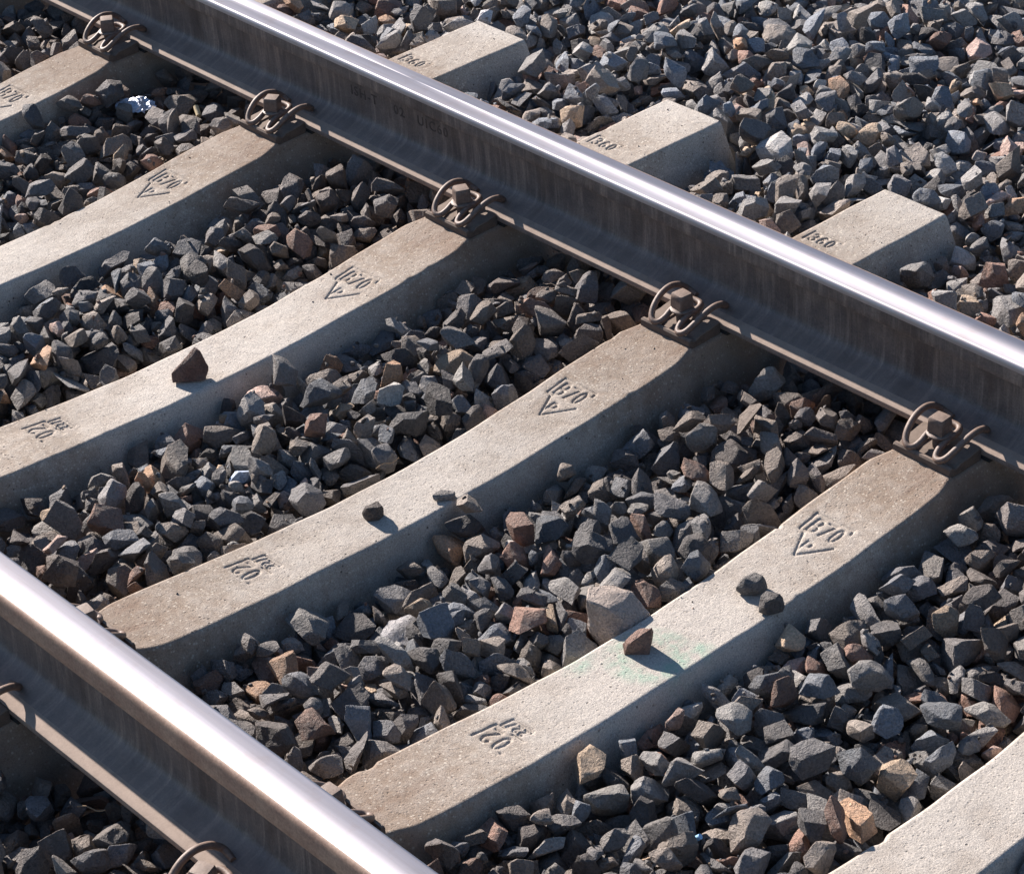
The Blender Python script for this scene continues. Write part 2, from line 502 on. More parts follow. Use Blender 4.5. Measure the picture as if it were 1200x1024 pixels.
def raised_text(s, size, loc, parent, mat, name='rolling_mark'):
    cu = bpy.data.curves.new('t', 'FONT')
    cu.body = s; cu.size = size; cu.extrude = .0009; cu.bevel_depth = .0003; cu.space_character = 1.25
    cu.resolution_u = 3
    t = bpy.data.objects.new('t', cu)
    COL.objects.link(t)
    dg = bpy.context.evaluated_depsgraph_get()
    me = bpy.data.meshes.new_from_object(t.evaluated_get(dg))
    bpy.data.objects.remove(t)
    me.materials.clear(); me.materials.append(mat)
    o = link(name, me, parent)
    o.rotation_euler = (math.radians(90), 0, 0)
    o.location = loc
    o.scale = (1, 1, 1)
    return o
M_MARK = mat_simple('darker_raised_steel', (.070, .056, .052), .7, 60, .3)
raised_text('ISH-T    02   UIC60', .030, (-2.201, -.0083-.0019, .082), rail_far, M_MARK)

# ------------------------------------------------------------------ fastenings
def catmull(pts, n):
    P = [Vector(p) for p in pts]
    P = [P[0]*2-P[1]] + P + [P[-1]*2-P[-2]]
    out = []
    for i in range(1, len(P)-2):
        for j in range(n):
            t = j/n
            a, b, c, d = P[i-1], P[i], P[i+1], P[i+2]
            out.append(.5*((2*b) + (c-a)*t + (2*a-5*b+4*c-d)*t*t + (3*b-a-3*c+d)*t*t*t))
    out.append(P[-2])
    return out

def tube(bm, path, r, seg=10, caps=True):
    rings = []
    up = Vector((0, 0, 1))
    prev = None
    for i, p in enumerate(path):
        t = (path[min(i+1, len(path)-1)] - path[max(i-1, 0)]).normalized()
        if prev is None:
            nrm = t.orthogonal().normalized()
        else:
            nrm = (prev - t*prev.dot(t)).normalized()
        prev = nrm
        bn = t.cross(nrm)
        rr = r(i/(len(path)-1)) if callable(r) else r
        rings.append([bm.verts.new(p + (nrm*math.cos(a) + bn*math.sin(a))*rr) for a in [2*math.pi*k/seg for k in range(seg)]])
    for A, B in zip(rings[:-1], rings[1:]):
        for k in range(seg): bm.faces.new((A[k], A[(k+1) % seg], B[(k+1) % seg], B[k]))
    if caps:
        bm.faces.new(rings[0][::-1]); bm.faces.new(rings[-1])

HALF = [(0, .0370, .0260), (.0120, .0350, .0260), (.0185, .0270, .0250), (.0195, .0120, .0225), (.0190, -.0080, .0200), (.0190, -.0250, .0120),
        (.0235, -.0370, .0060), (.0330, -.0410, .0055), (.0430, -.0350, .0110), (.0500, -.0200, .0230), (.0540, .0020, .0350), (.0550, .0260, .0395), (.0535, .0480, .0345), (.0500, .0610, .0250), (.0455, .0655, .0200), (.0360, .0655, .0175), (.0240, .0640, .0165)]
def clip_mesh():
    bm = bmesh.new()
    left = [(-x, y, z) for x, y, z in HALF[1:]][::-1]
    path = catmull(left + HALF, 7)
    L = len(path)-1
    tube(bm, path, lambda t: (.0059)*(.80 + .20*min(1, min(t, 1-t)*14)), 10)
    return bm_mesh('tension_clip', bm, 60, M_CLIP)

def lathe(bm, prof, seg=28):
    rings = []
    for r, z in prof:
        rings.append([bm.verts.new((r*math.cos(2*math.pi*k/seg), r*math.sin(2*math.pi*k/seg), z)) for k in range(seg)] if r > 0 else [bm.verts.new((0, 0, z))])
    for A, B in zip(rings[:-1], rings[1:]):
        if len(B) == 1:
            for k in range(seg): bm.faces.new((A[k], A[(k+1) % seg], B[0]))
        elif len(A) == 1:
            for k in range(seg): bm.faces.new((A[0], B[(k+1) % seg], B[k]))
        else:
            for k in range(seg): bm.faces.new((A[k], A[(k+1) % seg], B[(k+1) % seg], B[k]))

def screw_mesh():
    bm = bmesh.new()
    # shank, cone collar
    lathe(bm, [(.0115, -.010), (.0115, .0235), (.0150, .0245), (.0150, .0290), (.0150, .0300), (.0135, .0325), (.0120, .0350), (0, .0350)], 24)
    # square drive head, slightly tapered with a domed, worn top
    secs = [(.0156, .0310), (.0150, .0460), (.0143, .0555), (.0128, .0582)]
    prev = None
    for h, z in secs:
        c = .0018
        pts = [(h, -h+c), (h, h-c), (h-c, h), (-h+c, h), (-h, h-c), (-h, -h+c), (-h+c, -h), (h-c, -h)]
        ring = [bm.verts.new((x, y, z)) for x, y in pts]
        if prev:
            for k in range(8): bm.faces.new((prev[k], prev[(k+1) % 8], ring[(k+1) % 8], ring[k]))
        prev = ring
    top = bm.verts.new((0, 0, .0597))
    for k in range(8): bm.faces.new((prev[k], prev[(k+1) % 8], top))
    return bm_mesh('sleeper_screw', bm, 40, M_SCREW)

def washer_mesh():
    bm = bmesh.new()
    lathe(bm, [(.0118, .0245), (.0212, .0245), (.0222, .0255), (.0222, .0275), (.0205, .0290), (.0150, .0300), (.0118, .0300)], 30)
    return bm_mesh('washer', bm, 40, M_SCREW)

def plate_mesh():
    """angled guide plate between concrete shoulder and rail foot, with ribs and clip groove"""
    prof = [(-.0455, -.017), (-.0455, -.0005), (-.0430, .0028), (-.0385, .0028), (-.0360, -.0015), (-.0290, -.0040), (-.0220, -.0010), (-.0180, .0015), (.0060, .0030), (.0160, .0050), (.0300, .0070), (.0335, .0060), (.0340, .0020), (.0340, -.017)]
    bm = bmesh.new()
    xs = [-.0610, -.0590, -.0400, -.0250, -.0240, .0240, .0250, .0400, .0590, .0610]
    rings = []
    for x in xs:
        e = .0018 if abs(x) > .06 else 0
        d = -.0025 if abs(x) < .0245 else 0
        rings.append([bm.verts.new((x, y, z - (e if z > -.01 else 0) + (d if -.036 < y < .02 and z > -.005 else 0))) for y, z in prof])
    n = len(prof)
    for A, B in zip(rings[:-1], rings[1:]):
        for k in range(n): bm.faces.new((A[k], A[(k+1) % n], B[(k+1) % n], B[k]))
    bm.faces.new(rings[0]); bm.faces.new(rings[-1][::-1])
    return bm_mesh('guide_plate', bm, 30, M_PLATE)

CLIPM, SCREWM, WASHM, PLATEM = clip_mesh(), screw_mesh(), washer_mesh(), plate_mesh()
SH = {1: 'on the lower right sleeper', 0: 'on the green-stained sleeper', -1: 'on the two-stone sleeper', -2: 'on the pointed-stone sleeper',
      -3: 'on the bare B70 sleeper', -4: 'on the top left sleeper', -5: 'on the left edge sleeper'}
ROW = {(1, 0): 'in front of the upper rail', (1, 1): 'behind the upper rail', (-1, 0): 'behind the lower left rail', (-1, 1): 'before the lower left rail'}
fr = random.Random(3)
for k_ in (0, -1, -2, -3, -4, 1, -5):
    for side in (1, -1):
        for outer in (0, 1):
            # screw axis 0.110 m from the rail centre line
            y = side*(RY + (.110 if outer else -.110))
            rz = 0 if (side == 1) == (outer == 0) else math.pi
            e = empty('rail_fastening', (X0 + .6*k_ + fr.uniform(-.002, .002), y, -.166), rz + fr.uniform(-.015, .015))
            tag(e, 'rusty clip and screw ' + ROW[(side, outer)] + ' ' + SH[k_], 'rail fastening', 'spring clip fastenings holding the rails')
            a = link('guide_plate', PLATEM, e)
            c = link('tension_clip', CLIPM, e)
            c.rotation_euler = (fr.uniform(-.02, .02), 0, fr.uniform(-.03, .03))
            s = link('sleeper_screw', SCREWM, e)
            s.rotation_euler = (0, 0, {0: .05, -1: -.12, -2: -.45, -3: .55, -4: -.55}.get(k_, .3) + (0 if not outer else .3))
            w = link('washer', WASHM, s)
pm = mesh_from('rail_pad', [(x, y, z) for z in (-.1838, -.1722) for x, y in ((-.075, -.072), (.075, -.072), (.075, .072), (-.075, .072))],
               [(3, 2, 1, 0), (4, 5, 6, 7), (0, 1, 5, 4), (1, 2, 6, 5), (2, 3, 7, 6), (3, 0, 4, 7)], 0, [M_PAD])
for k_ in range(-5, 2):
    for side in (1, -1):
        o = link('rail_pad', pm)
        o.location = (X0+.6*k_, side*RY, 0)
        tag(o, 'black rubber pad under the %s rail foot, %s' % ('upper' if side > 0 else 'lower left', SH[k_]), 'rail pad', 'rubber pads under the rails')

# ------------------------------------------------------------------ ballast stones
NV=30
def hull_of(old):
    """clean convex hull of a mesh's vertices"""
    bm=bmesh.new()
    for v in old.verts: bm.verts.new(v.co)
    old.free()
    r=bmesh.ops.convex_hull(bm,input=bm.verts[:])
    dl=list({e for e in r['geom_interior']+r['geom_unused'] if isinstance(e,bmesh.types.BMVert)})
    if dl: bmesh.ops.delete(bm,geom=dl,context='VERTS')
    return bm
def stone_hull(i):
    """angular crushed rock: a rough solid cut by random planes, longest side 1"""
    rnd=random.Random(500+i*31)
    bm=bmesh.new()
    b=rnd.uniform(.55,.88); c=rnd.uniform(.42,.72)
    if i%6==5: c*=.72
    if i%2:
        for k in range(rnd.randint(9,13)):
            d=Vector((rnd.gauss(0,1),rnd.gauss(0,1),rnd.gauss(0,1))).normalized()*rnd.uniform(.82,1.12)
            bm.verts.new((d.x,d.y*b,d.z*c))
        bm=hull_of(bm)
        n,lo_,hi_=rnd.randint(3,5),.62,.84
    else:
        bmesh.ops.create_cube(bm,size=2)
        m=Matrix(((1,rnd.uniform(-.5,.5),rnd.uniform(-.6,.6)),(rnd.uniform(-.3,.3)*b,b,rnd.uniform(-.5,.5)*b),(rnd.uniform(-.2,.2)*c,rnd.uniform(-.3,.3)*c,c)))
        for v in bm.verts:
            v.co=m@v.co
            v.co*=rnd.uniform(.78,1.1)
        bm=hull_of(bm)
        n,lo_,hi_=rnd.randint(5,8),.50,.80
    for k in range(n):
        d=Vector((rnd.gauss(0,1),rnd.gauss(0,1)*.8/b,rnd.gauss(0,1)*.8/c)).normalized()
        s=max(v.co.dot(d) for v in bm.verts)
        f=rnd.uniform(lo_,hi_)
        g=bm.verts[:]+bm.edges[:]+bm.faces[:]
        r=bmesh.ops.bisect_plane(bm,geom=g,plane_co=d*s*f,plane_no=d,clear_outer=True)
        ed=[e for e in r['geom_cut'] if isinstance(e,bmesh.types.BMEdge)]
        bmesh.ops.contextual_create(bm,geom=ed)
    bmesh.ops.remove_doubles(bm,verts=bm.verts[:],dist=.06)
    bm=hull_of(bm)
    bmesh.ops.dissolve_limit(bm,angle_limit=.12,verts=bm.verts[:],edges=bm.edges[:])
    xs=[v.co for v in bm.verts]
    lo=Vector([min(x[j] for x in xs) for j in range(3)]); hi=Vector([max(x[j] for x in xs) for j in range(3)])
    s=1/max(hi-lo); m=(lo+hi)/2
    for v in bm.verts: v.co=(v.co-m)*s
    return bm
def fbm(P, seed):
    r = np.random.RandomState(seed)
    out = np.zeros(len(P))
    for o_, a in ((2.2, .8), (4.7, .55), (9.5, .40)):
        for _ in range(5):
            d = r.normal(size=3)*o_
            out += a*np.sin(P @ d + r.uniform(0, 6.28))
    return out/5

def stone_detail(i, level):
    """refined rock: worn edges, chipped and uneven faces. returns verts, tris"""
    return refine(stone_hull(i), level, i*7+1, .034)

def refine(bm, level, seed, amp):
    bmesh.ops.recalc_face_normals(bm, faces=bm.faces[:])
    bmesh.ops.bevel(bm, geom=bm.edges[:], offset=.015, segments=1, affect='EDGES', profile=.6, clamp_overlap=True)
    bmesh.ops.triangulate(bm, faces=bm.faces[:])
    lens = (.24, .15)[:level]
    for L in lens:
        ed = [e for e in bm.edges if e.calc_length() > L]
        bmesh.ops.subdivide_edges(bm, edges=ed, cuts=1, use_grid_fill=False)
        bmesh.ops.triangulate(bm, faces=bm.faces[:])
    bmesh.ops.remove_doubles(bm, verts=bm.verts[:], dist=.004)
    bm.normal_update()
    V = np.array([v.co[:] for v in bm.verts]); Nn = np.array([v.normal[:] for v in bm.verts])
    V = V + Nn*(fbm(V*2.0, seed)*amp)[:, None]
    F = np.array([[v.index for v in f.verts] for f in bm.faces])
    bm.free()
    return V, F

HI = [stone_detail(i, 2) for i in range(NV)]
LO = [stone_detail(i, 1) for i in range(NV)]
XL = []
for i in range(NV):
    bm = stone_hull(i)
    bmesh.ops.triangulate(bm, faces=bm.faces[:])
    bmesh.ops.recalc_face_normals(bm, faces=bm.faces[:])
    bm.verts.ensure_lookup_table()
    XL.append((np.array([v.co[:] for v in bm.verts]), np.array([[v.index for v in f.verts] for f in bm.faces])))
    bm.free()

TINTS = [  # (name, colour)
 ('dark grey', (0.147, 0.143, 0.144)), ('grey', (0.231, 0.221, 0.210)), ('bluish grey', (0.175, 0.192, 0.213)), ('brownish grey', (0.245, 0.207, 0.175)), ('light grey', (0.357, 0.343, 0.319)),
 ('tan', (0.476, 0.350, 0.238)), ('orange brown', (0.42, 0.255, 0.155)), ('reddish brown', (0.280, 0.161, 0.119)), ('pinkish', (0.476, 0.336, 0.280)), ('whitish', (.38, .37, .37)), ('very dark', (.060, .056, .056)), ('pale blue', (.42, .50, .62))]

def tint_col(t, y, rnd):
    c = np.array(TINTS[t][1])*rnd.uniform(.60, 1.50)
    d = min(abs(y-.62), abs(y+.70))
    f = max(0, 1-d/.42)*.50 if y < .8 else 0                    # brake dust beside the rails
    c = c*(1-f) + f*np.array((.170, .120, .092))*rnd.uniform(.7, 1.25)
    if y > .9: c = c*np.array((1.26, 1.27, 1.30))
    return c

# settled stones: x, y, z in mm (offset by 4500, 2000, 400), three turns in steps of 4 degrees, size in mm, shape number
DATA = [
4300,1959,186,46,3,61,73,28,4340,1788,178,75,82,31,70,8,4398,2032,153,46,71,83,58,21,4361,1994,176,60,77,57,61,6,4275,2328,147,84,78,35,73,21,4135,1707,159,85,8,26,73,11,3494,1668,159,34,88,84,66,12,3657,1800,168,45,81,43,64,6,4430,1914,176,88,1,40,73,4,4234,2159,185,83,82,63,66,8,
3702,2087,198,60,9,50,71,8,3014,1535,201,80,12,65,67,3,4376,2158,186,89,4,21,73,11,3710,1434,190,16,86,4,73,26,4152,1954,174,53,5,30,60,11,4075,1735,175,2,82,36,66,26,3821,1536,170,45,0,66,68,1,3063,1576,197,49,6,17,63,6,3163,1437,212,64,78,67,60,6,4448,1819,173,24,85,22,63,26,
3732,1489,189,15,84,24,62,21,2961,1795,163,3,3,89,67,12,3224,1878,170,8,5,32,73,6,3730,2314,184,78,9,87,73,25,4307,2115,160,28,77,78,55,21,3169,2151,172,42,87,57,72,24,3529,1731,132,40,1,44,62,23,4339,1854,139,41,89,18,73,28,3678,1028,174,79,7,76,73,16,3555,2656,175,50,81,25,70,16,
3773,2106,208,42,85,48,62,3,3673,1079,178,34,79,44,56,6,3735,1088,189,9,89,63,54,24,2999,2091,178,16,82,54,73,21,3517,1826,135,72,83,64,72,10,4186,2097,176,84,87,2,58,6,3720,1576,184,39,85,45,61,3,4396,1860,178,1,1,38,60,2,3832,2077,172,25,83,42,66,24,3508,3112,185,8,3,32,69,21,
2968,3305,191,69,6,47,73,12,3600,2452,183,22,1,51,66,11,3176,2216,186,45,87,35,73,26,3752,1906,175,82,88,9,62,12,3809,1679,177,28,85,47,54,6,3193,1521,175,43,82,32,73,24,3764,1551,182,68,13,82,62,12,4292,1701,171,22,84,62,46,12,2560,1911,155,64,7,18,71,21,3755,1754,176,8,15,88,62,16,
4221,2354,170,32,2,53,53,11,4383,1748,170,68,6,31,63,8,4148,2622,183,59,85,56,73,6,3570,2050,192,23,4,87,61,6,4160,1765,151,19,79,59,60,8,4236,1710,158,28,4,58,62,9,3635,1546,185,60,86,49,70,7,4164,2170,163,34,87,36,61,8,4217,1809,165,35,8,8,71,20,3137,2525,202,71,4,58,69,21,
4204,2052,152,47,8,45,73,14,3664,1574,201,13,0,26,67,20,4142,1906,167,42,14,23,65,8,3665,2447,171,42,1,37,73,11,3235,2503,188,62,79,62,69,3,3596,2100,178,2,3,57,63,6,4151,2318,175,60,83,58,66,1,3530,2002,146,14,87,50,65,21,3709,2265,185,88,85,57,64,20,3815,2367,171,9,17,0,73,16,
3571,2402,143,59,81,49,72,21,4131,2219,169,8,83,6,63,6,2786,3329,184,46,22,72,73,6,3234,1561,196,0,9,5,59,23,2930,1983,175,11,10,81,64,6,3810,2223,172,39,11,63,64,11,3712,1144,188,54,5,64,60,26,4319,2349,182,12,4,13,54,23,3730,3102,202,26,79,39,66,12,4241,2412,189,2,87,18,56,25,
4081,1445,197,38,85,82,57,11,4398,2242,154,60,3,7,73,13,3149,2441,195,52,69,64,69,10,4182,1812,170,84,80,26,60,21,3709,2385,186,63,81,33,62,28,3821,2139,181,14,83,87,72,7,4426,1876,194,30,20,2,65,27,4176,1614,148,3,9,16,53,12,2893,2091,185,46,83,62,72,11,3469,1980,138,13,0,33,73,1,
3471,2018,160,76,4,58,62,24,4428,2098,175,18,12,59,53,16,4164,2039,175,7,21,52,61,1,2381,2681,180,20,8,67,61,12,3829,2292,166,75,7,53,59,2,3825,2544,159,2,4,64,73,22,3642,3186,203,69,84,62,59,6,3706,1731,170,15,86,2,63,22,4076,1583,171,40,2,16,63,2,3670,1701,181,48,78,56,72,27,
4289,2168,146,32,78,83,73,12,4281,1891,173,51,2,25,57,20,3095,2323,171,88,89,23,73,25,2902,3311,208,26,5,11,70,8,3763,2173,173,69,9,42,73,24,3793,2056,193,52,3,70,66,20,3809,1454,187,1,82,88,54,11,2999,1640,183,11,88,82,73,25,4165,2272,162,45,85,81,57,6,3849,1922,155,50,6,14,59,12,
4391,2288,136,51,85,53,67,11,4194,1723,153,3,11,82,68,18,2615,2450,160,73,89,52,66,6,3096,2662,193,36,3,77,73,2,3730,2001,170,82,5,49,67,5,4437,1957,155,50,6,27,57,23,3770,1189,161,54,2,29,63,4,2921,1922,141,82,88,66,73,22,4250,2450,164,87,15,50,70,2,4239,1954,153,78,4,43,69,27,
4068,2166,163,36,5,50,54,1,4110,2450,163,44,89,29,67,14,4080,1533,172,9,84,84,61,26,3062,1914,193,63,74,77,66,1,3849,2180,183,12,81,76,63,24,3381,3548,205,60,11,24,73,12,3556,1566,165,60,8,75,73,25,3157,2712,193,13,83,61,63,6,1699,2534,199,3,83,13,66,6,3121,3080,205,66,0,18,73,4,
4084,2641,170,26,4,67,65,2,3588,1780,135,49,7,11,72,23,2514,3255,219,27,83,41,73,8,2508,2325,177,29,0,88,64,12,4216,1978,161,44,87,17,46,6,3554,1118,158,54,2,39,63,7,3755,2463,190,9,0,82,56,12,2879,1883,130,64,7,67,64,6,4136,2391,168,80,87,22,54,8,4350,2274,151,87,10,23,49,12,
4107,2299,160,31,80,37,68,5,4114,1570,164,49,13,53,52,25,3207,2690,158,26,79,43,60,25,3233,2046,176,30,76,67,66,7,3682,2174,160,19,88,22,66,21,3649,1673,161,5,88,30,69,14,4252,1869,174,1,76,65,64,0,3122,1573,193,84,1,5,60,27,4075,2220,151,36,13,21,57,8,2523,2416,172,80,83,37,71,19,
3209,1731,158,82,6,57,63,24,4177,2002,148,68,76,43,66,24,4102,2521,159,88,0,67,65,3,4208,1655,162,82,89,58,45,16,4371,2141,147,61,2,79,64,21,3038,1456,166,76,81,73,61,21,3175,1744,170,5,1,16,59,24,2881,1494,159,1,85,69,64,26,3219,3588,187,69,4,41,67,25,4241,2250,114,45,87,54,73,11,
2008,2719,176,15,6,22,73,9,3745,2346,154,41,12,68,73,3,3437,3362,203,6,85,20,66,2,3597,2024,160,6,16,63,62,21,4153,2518,170,35,2,88,49,21,4103,2538,183,84,88,4,63,1,3144,1519,188,18,16,53,65,18,3790,1577,172,51,2,85,64,22,4105,1871,146,1,13,28,63,2,4299,1665,175,60,88,52,52,1,
2328,3226,205,35,86,29,67,6,2602,3705,194,73,2,49,73,9,3089,3578,223,67,10,66,73,11,3732,1657,194,3,0,6,54,14,4220,2141,155,47,2,57,60,20,4253,2382,179,31,88,53,43,3,4133,1806,171,83,4,43,52,4,3218,1450,163,46,78,17,49,12,3083,2012,187,61,77,86,67,28,3054,2369,196,51,8,1,64,14,
3501,2393,149,64,79,11,65,28,3224,2333,158,40,71,58,65,28,3815,2593,158,32,85,58,64,16,1940,2296,176,65,83,17,66,28,2871,1775,145,48,83,36,65,18,3741,1131,177,68,81,28,52,0,3195,2632,174,42,5,38,73,12,3002,2273,170,4,88,14,64,8,2584,3528,185,77,85,58,65,21,1816,2642,168,33,84,50,64,12,
2745,3636,205,52,9,6,68,10,3192,3490,173,40,87,44,63,6,2480,2142,173,2,86,64,54,21,3831,2462,165,80,84,57,44,23,3041,1655,193,89,78,18,61,19,3247,1602,194,60,82,70,54,28,2574,1733,162,44,9,68,59,14,3785,1714,174,16,87,37,73,10,4129,1619,171,49,85,88,62,20,1974,3198,218,65,80,24,60,6,
3796,2477,188,73,83,32,49,24,3105,2164,194,37,2,17,57,8,3499,3264,155,34,6,14,67,24,4113,2359,181,36,10,37,53,12,4296,2066,167,45,86,89,67,0,3801,1606,164,86,13,62,54,2,3607,1127,151,50,20,5,58,9,3830,1618,152,53,84,0,63,5,3047,2154,176,89,0,87,55,12,3109,1983,156,3,16,46,66,6,
2589,3401,213,58,80,38,67,25,2277,2140,152,15,1,63,73,26,3505,2356,141,71,84,53,51,16,3161,2376,151,24,6,70,71,21,3223,3697,188,7,86,11,66,11,4169,2431,171,2,83,21,51,5,3059,3483,189,7,87,11,66,19,3031,2453,201,4,3,73,57,24,4123,2054,160,38,12,51,69,13,4259,2253,150,56,0,82,67,15,
4320,1908,149,15,89,14,55,5,2552,2621,186,85,6,32,68,25,2533,2722,169,35,89,61,62,6,4224,1582,163,73,70,85,47,12,3238,3379,176,59,4,28,73,25,3762,2635,188,67,7,23,54,26,2952,3780,206,69,9,13,66,21,4143,1661,125,61,1,11,70,5,3669,2361,195,85,9,0,57,19,3555,2462,193,17,82,66,67,14,
3599,2491,193,24,1,13,58,18,2544,2249,180,83,22,72,65,28,4106,1786,150,79,81,32,51,28,3500,1466,160,61,84,20,48,29,3129,3164,213,9,72,25,67,20,3226,3201,188,63,8,61,70,0,3083,1702,183,43,71,58,62,24,3513,1568,138,6,86,15,59,11,3496,1091,145,78,82,71,64,7,3748,1828,163,87,1,4,57,28,
4226,1909,161,2,13,8,63,17,4317,1755,143,33,73,78,65,27,3842,1703,154,20,1,56,57,20,2340,2544,184,74,9,72,66,9,3169,2070,142,37,84,72,70,6,3103,1868,175,68,8,7,52,1,3346,3336,205,15,82,6,59,25,3156,2333,189,30,71,43,57,19,2286,2042,168,68,86,77,57,21,3750,1691,145,37,3,83,72,4,
4408,1790,154,24,7,66,60,18,3148,1470,168,18,12,77,63,25,2615,2658,169,83,2,19,57,12,3134,3266,211,59,2,83,63,21,2991,2453,195,15,0,4,67,11,2546,2119,164,27,11,38,64,6,1878,2425,167,57,0,16,73,8,3752,2584,187,62,2,52,60,5,3600,1667,141,77,76,73,59,6,3193,3095,191,55,8,89,53,6,
3831,1810,166,78,13,12,62,9,4377,1892,151,0,73,31,73,0,2482,2205,191,44,3,76,73,22,2028,2602,192,58,3,20,66,7,3779,2409,182,64,82,65,64,2,3037,2230,174,64,83,75,55,6,2349,2414,200,27,3,22,73,9,3207,1691,157,17,15,89,58,29,3180,1778,151,44,89,3,67,9,3109,2595,187,70,10,24,68,10,
2271,1975,157,80,4,32,59,12,2794,3880,213,76,77,34,58,6,2965,3955,181,49,8,66,73,26,3799,2721,156,75,87,44,63,10,3784,1811,150,35,77,44,53,23,3548,1849,142,0,4,68,67,15,2516,3358,204,4,83,33,64,25,3000,3188,176,1,0,53,66,4,3704,2567,163,81,6,26,64,1,2425,2128,168,89,78,24,72,19,
2492,2675,190,78,2,11,73,14,2438,2555,183,22,76,81,62,8,2385,2629,195,41,10,23,72,25,3153,2296,184,35,75,65,50,6,2047,2202,179,42,80,54,66,11,2728,3828,239,13,18,52,67,28,3439,3320,163,81,3,69,53,11,3721,1866,141,21,78,49,63,21,3815,1505,187,18,83,77,64,23,4223,1778,142,84,6,5,51,8,
3580,1052,143,35,89,66,60,25,3167,1991,168,4,78,82,63,16,2879,3391,184,73,81,36,69,6,3193,2130,133,1,79,39,65,10,3191,2439,165,11,5,2,54,29,3618,2193,164,73,6,3,53,0,2635,3784,208,78,79,29,73,14,3654,2042,166,13,0,79,60,22,3602,1881,159,21,0,3,53,29,3490,1505,164,65,5,44,51,25,
4179,1875,165,39,4,26,64,29,4142,1574,159,82,86,26,62,23,3813,2767,146,76,5,73,66,22,3167,2480,174,48,87,47,67,29,2377,1918,182,16,82,27,60,25,4076,1993,143,88,85,48,69,15,1677,2353,197,74,79,87,66,11,3611,1693,164,7,7,20,64,18,4089,2574,183,22,76,89,62,2,3564,1516,150,9,87,56,64,1,
4104,1747,136,47,77,17,63,21,4064,1871,136,26,88,72,66,17,3209,2545,184,67,1,12,61,6,2887,2323,138,7,6,67,67,29,1954,2186,191,42,4,51,65,20,3529,1225,123,51,86,67,68,7,3137,1660,178,0,4,19,55,1,4330,1951,124,69,73,61,73,0,3615,2286,172,3,16,10,69,22,3158,2027,165,35,69,39,61,23,
2527,3142,181,84,78,29,62,6,1904,3329,189,17,85,88,73,8,3576,2166,173,2,82,10,52,4,4092,2397,170,34,89,47,64,25,3043,1879,162,21,3,83,57,8,3182,2014,133,58,87,57,65,7,3724,2637,186,45,84,67,70,26,3782,2265,181,4,0,70,53,0,1842,2343,162,0,72,39,66,16,4211,2294,166,31,87,20,55,4,
4121,1461,171,32,8,68,55,2,1307,2731,160,60,74,39,71,6,4255,2070,163,77,71,15,49,24,4421,2053,144,37,3,67,50,5,4188,1849,151,43,88,58,67,9,3245,3728,200,35,81,84,73,6,3189,3292,191,28,10,41,59,12,3813,2505,173,40,89,44,48,0,2913,3528,197,83,73,60,65,11,3078,3693,195,4,82,33,67,29,
2464,1960,170,56,81,11,63,16,3553,2250,150,81,78,56,42,21,3643,1946,155,1,87,48,51,25,3712,1950,173,0,3,36,58,27,3811,2039,159,32,0,50,43,16,4236,1660,149,63,12,70,56,14,4209,1679,142,78,85,42,60,3,3821,1473,152,4,8,28,65,18,3133,2078,172,59,73,27,56,18,2373,2252,174,41,3,79,60,6,
2474,2615,182,26,18,80,61,27,2943,2627,150,89,5,56,66,2,3386,3422,222,41,80,17,51,6,2467,2067,183,32,79,4,64,2,1826,2389,160,32,87,50,61,21,3168,1573,197,6,83,0,66,29,3796,1865,147,67,17,6,52,16,3235,1825,142,62,87,67,66,8,2154,3323,187,89,6,3,61,25,3586,2281,150,78,89,82,63,1,
2540,1846,185,57,71,42,67,7,3695,2206,163,70,84,44,61,5,3252,3496,184,58,10,11,53,16,4180,2199,172,35,0,59,47,16,4165,1515,173,81,10,27,45,24,3727,1628,155,70,4,6,55,5,3839,1649,157,72,69,81,62,20,4383,1845,142,11,2,73,65,22,2386,3248,185,15,88,7,66,8,2889,2035,151,81,87,69,71,8,
3226,2578,183,26,75,39,66,18,3711,2502,194,46,3,81,55,24,2900,1539,170,4,83,37,54,0,3242,2243,160,57,87,35,62,16,3671,3069,193,3,13,85,73,2,3626,1981,156,5,12,58,66,4,3755,2028,155,38,2,30,59,14,4073,1505,180,10,0,59,48,26,3648,2511,219,12,7,63,69,23,2595,2722,188,31,16,11,63,6,
2762,3426,226,74,10,30,65,24,3167,3126,197,76,73,33,62,21,3012,2015,177,86,14,29,58,22,2979,3095,187,24,81,88,66,8,1778,3261,176,39,84,14,73,25,3137,2388,191,48,83,2,73,5,3693,2734,172,29,89,78,66,20,4146,2555,164,38,81,57,56,24,2936,4095,189,58,2,10,68,19,4344,1977,147,37,77,52,51,22,
3565,1198,125,21,4,55,60,18,2449,3349,208,74,6,7,60,24,2391,2103,159,49,75,3,54,21,3208,1628,160,77,4,76,72,25,3197,3230,194,51,20,6,62,27,2474,1827,188,24,14,33,61,2,3149,3802,199,43,11,32,55,12,3486,3358,173,26,5,37,65,25,3755,2249,158,20,75,32,64,24,3627,1784,144,29,9,80,64,10,
4249,1746,143,9,79,10,73,2,4267,1806,138,8,12,29,66,2,4162,1574,138,81,3,37,61,24,3213,3239,139,35,74,49,67,21,3641,3044,216,85,8,55,64,21,2894,2235,132,84,1,52,70,22,3652,2698,173,85,13,60,73,15,2525,3516,177,82,4,68,56,11,2881,3913,190,78,1,20,65,1,2896,1962,142,2,8,36,61,6,
3204,2396,145,35,71,78,60,3,1990,3099,207,64,9,67,67,14,3760,2071,181,82,80,43,60,22,4205,2295,136,53,5,8,62,29,4360,2051,148,21,88,24,68,4,4366,2351,152,59,0,45,60,20,2545,2165,154,10,79,88,73,22,3778,2556,164,46,13,51,64,23,2475,3480,223,51,2,50,64,11,3208,3328,182,9,7,5,55,8,
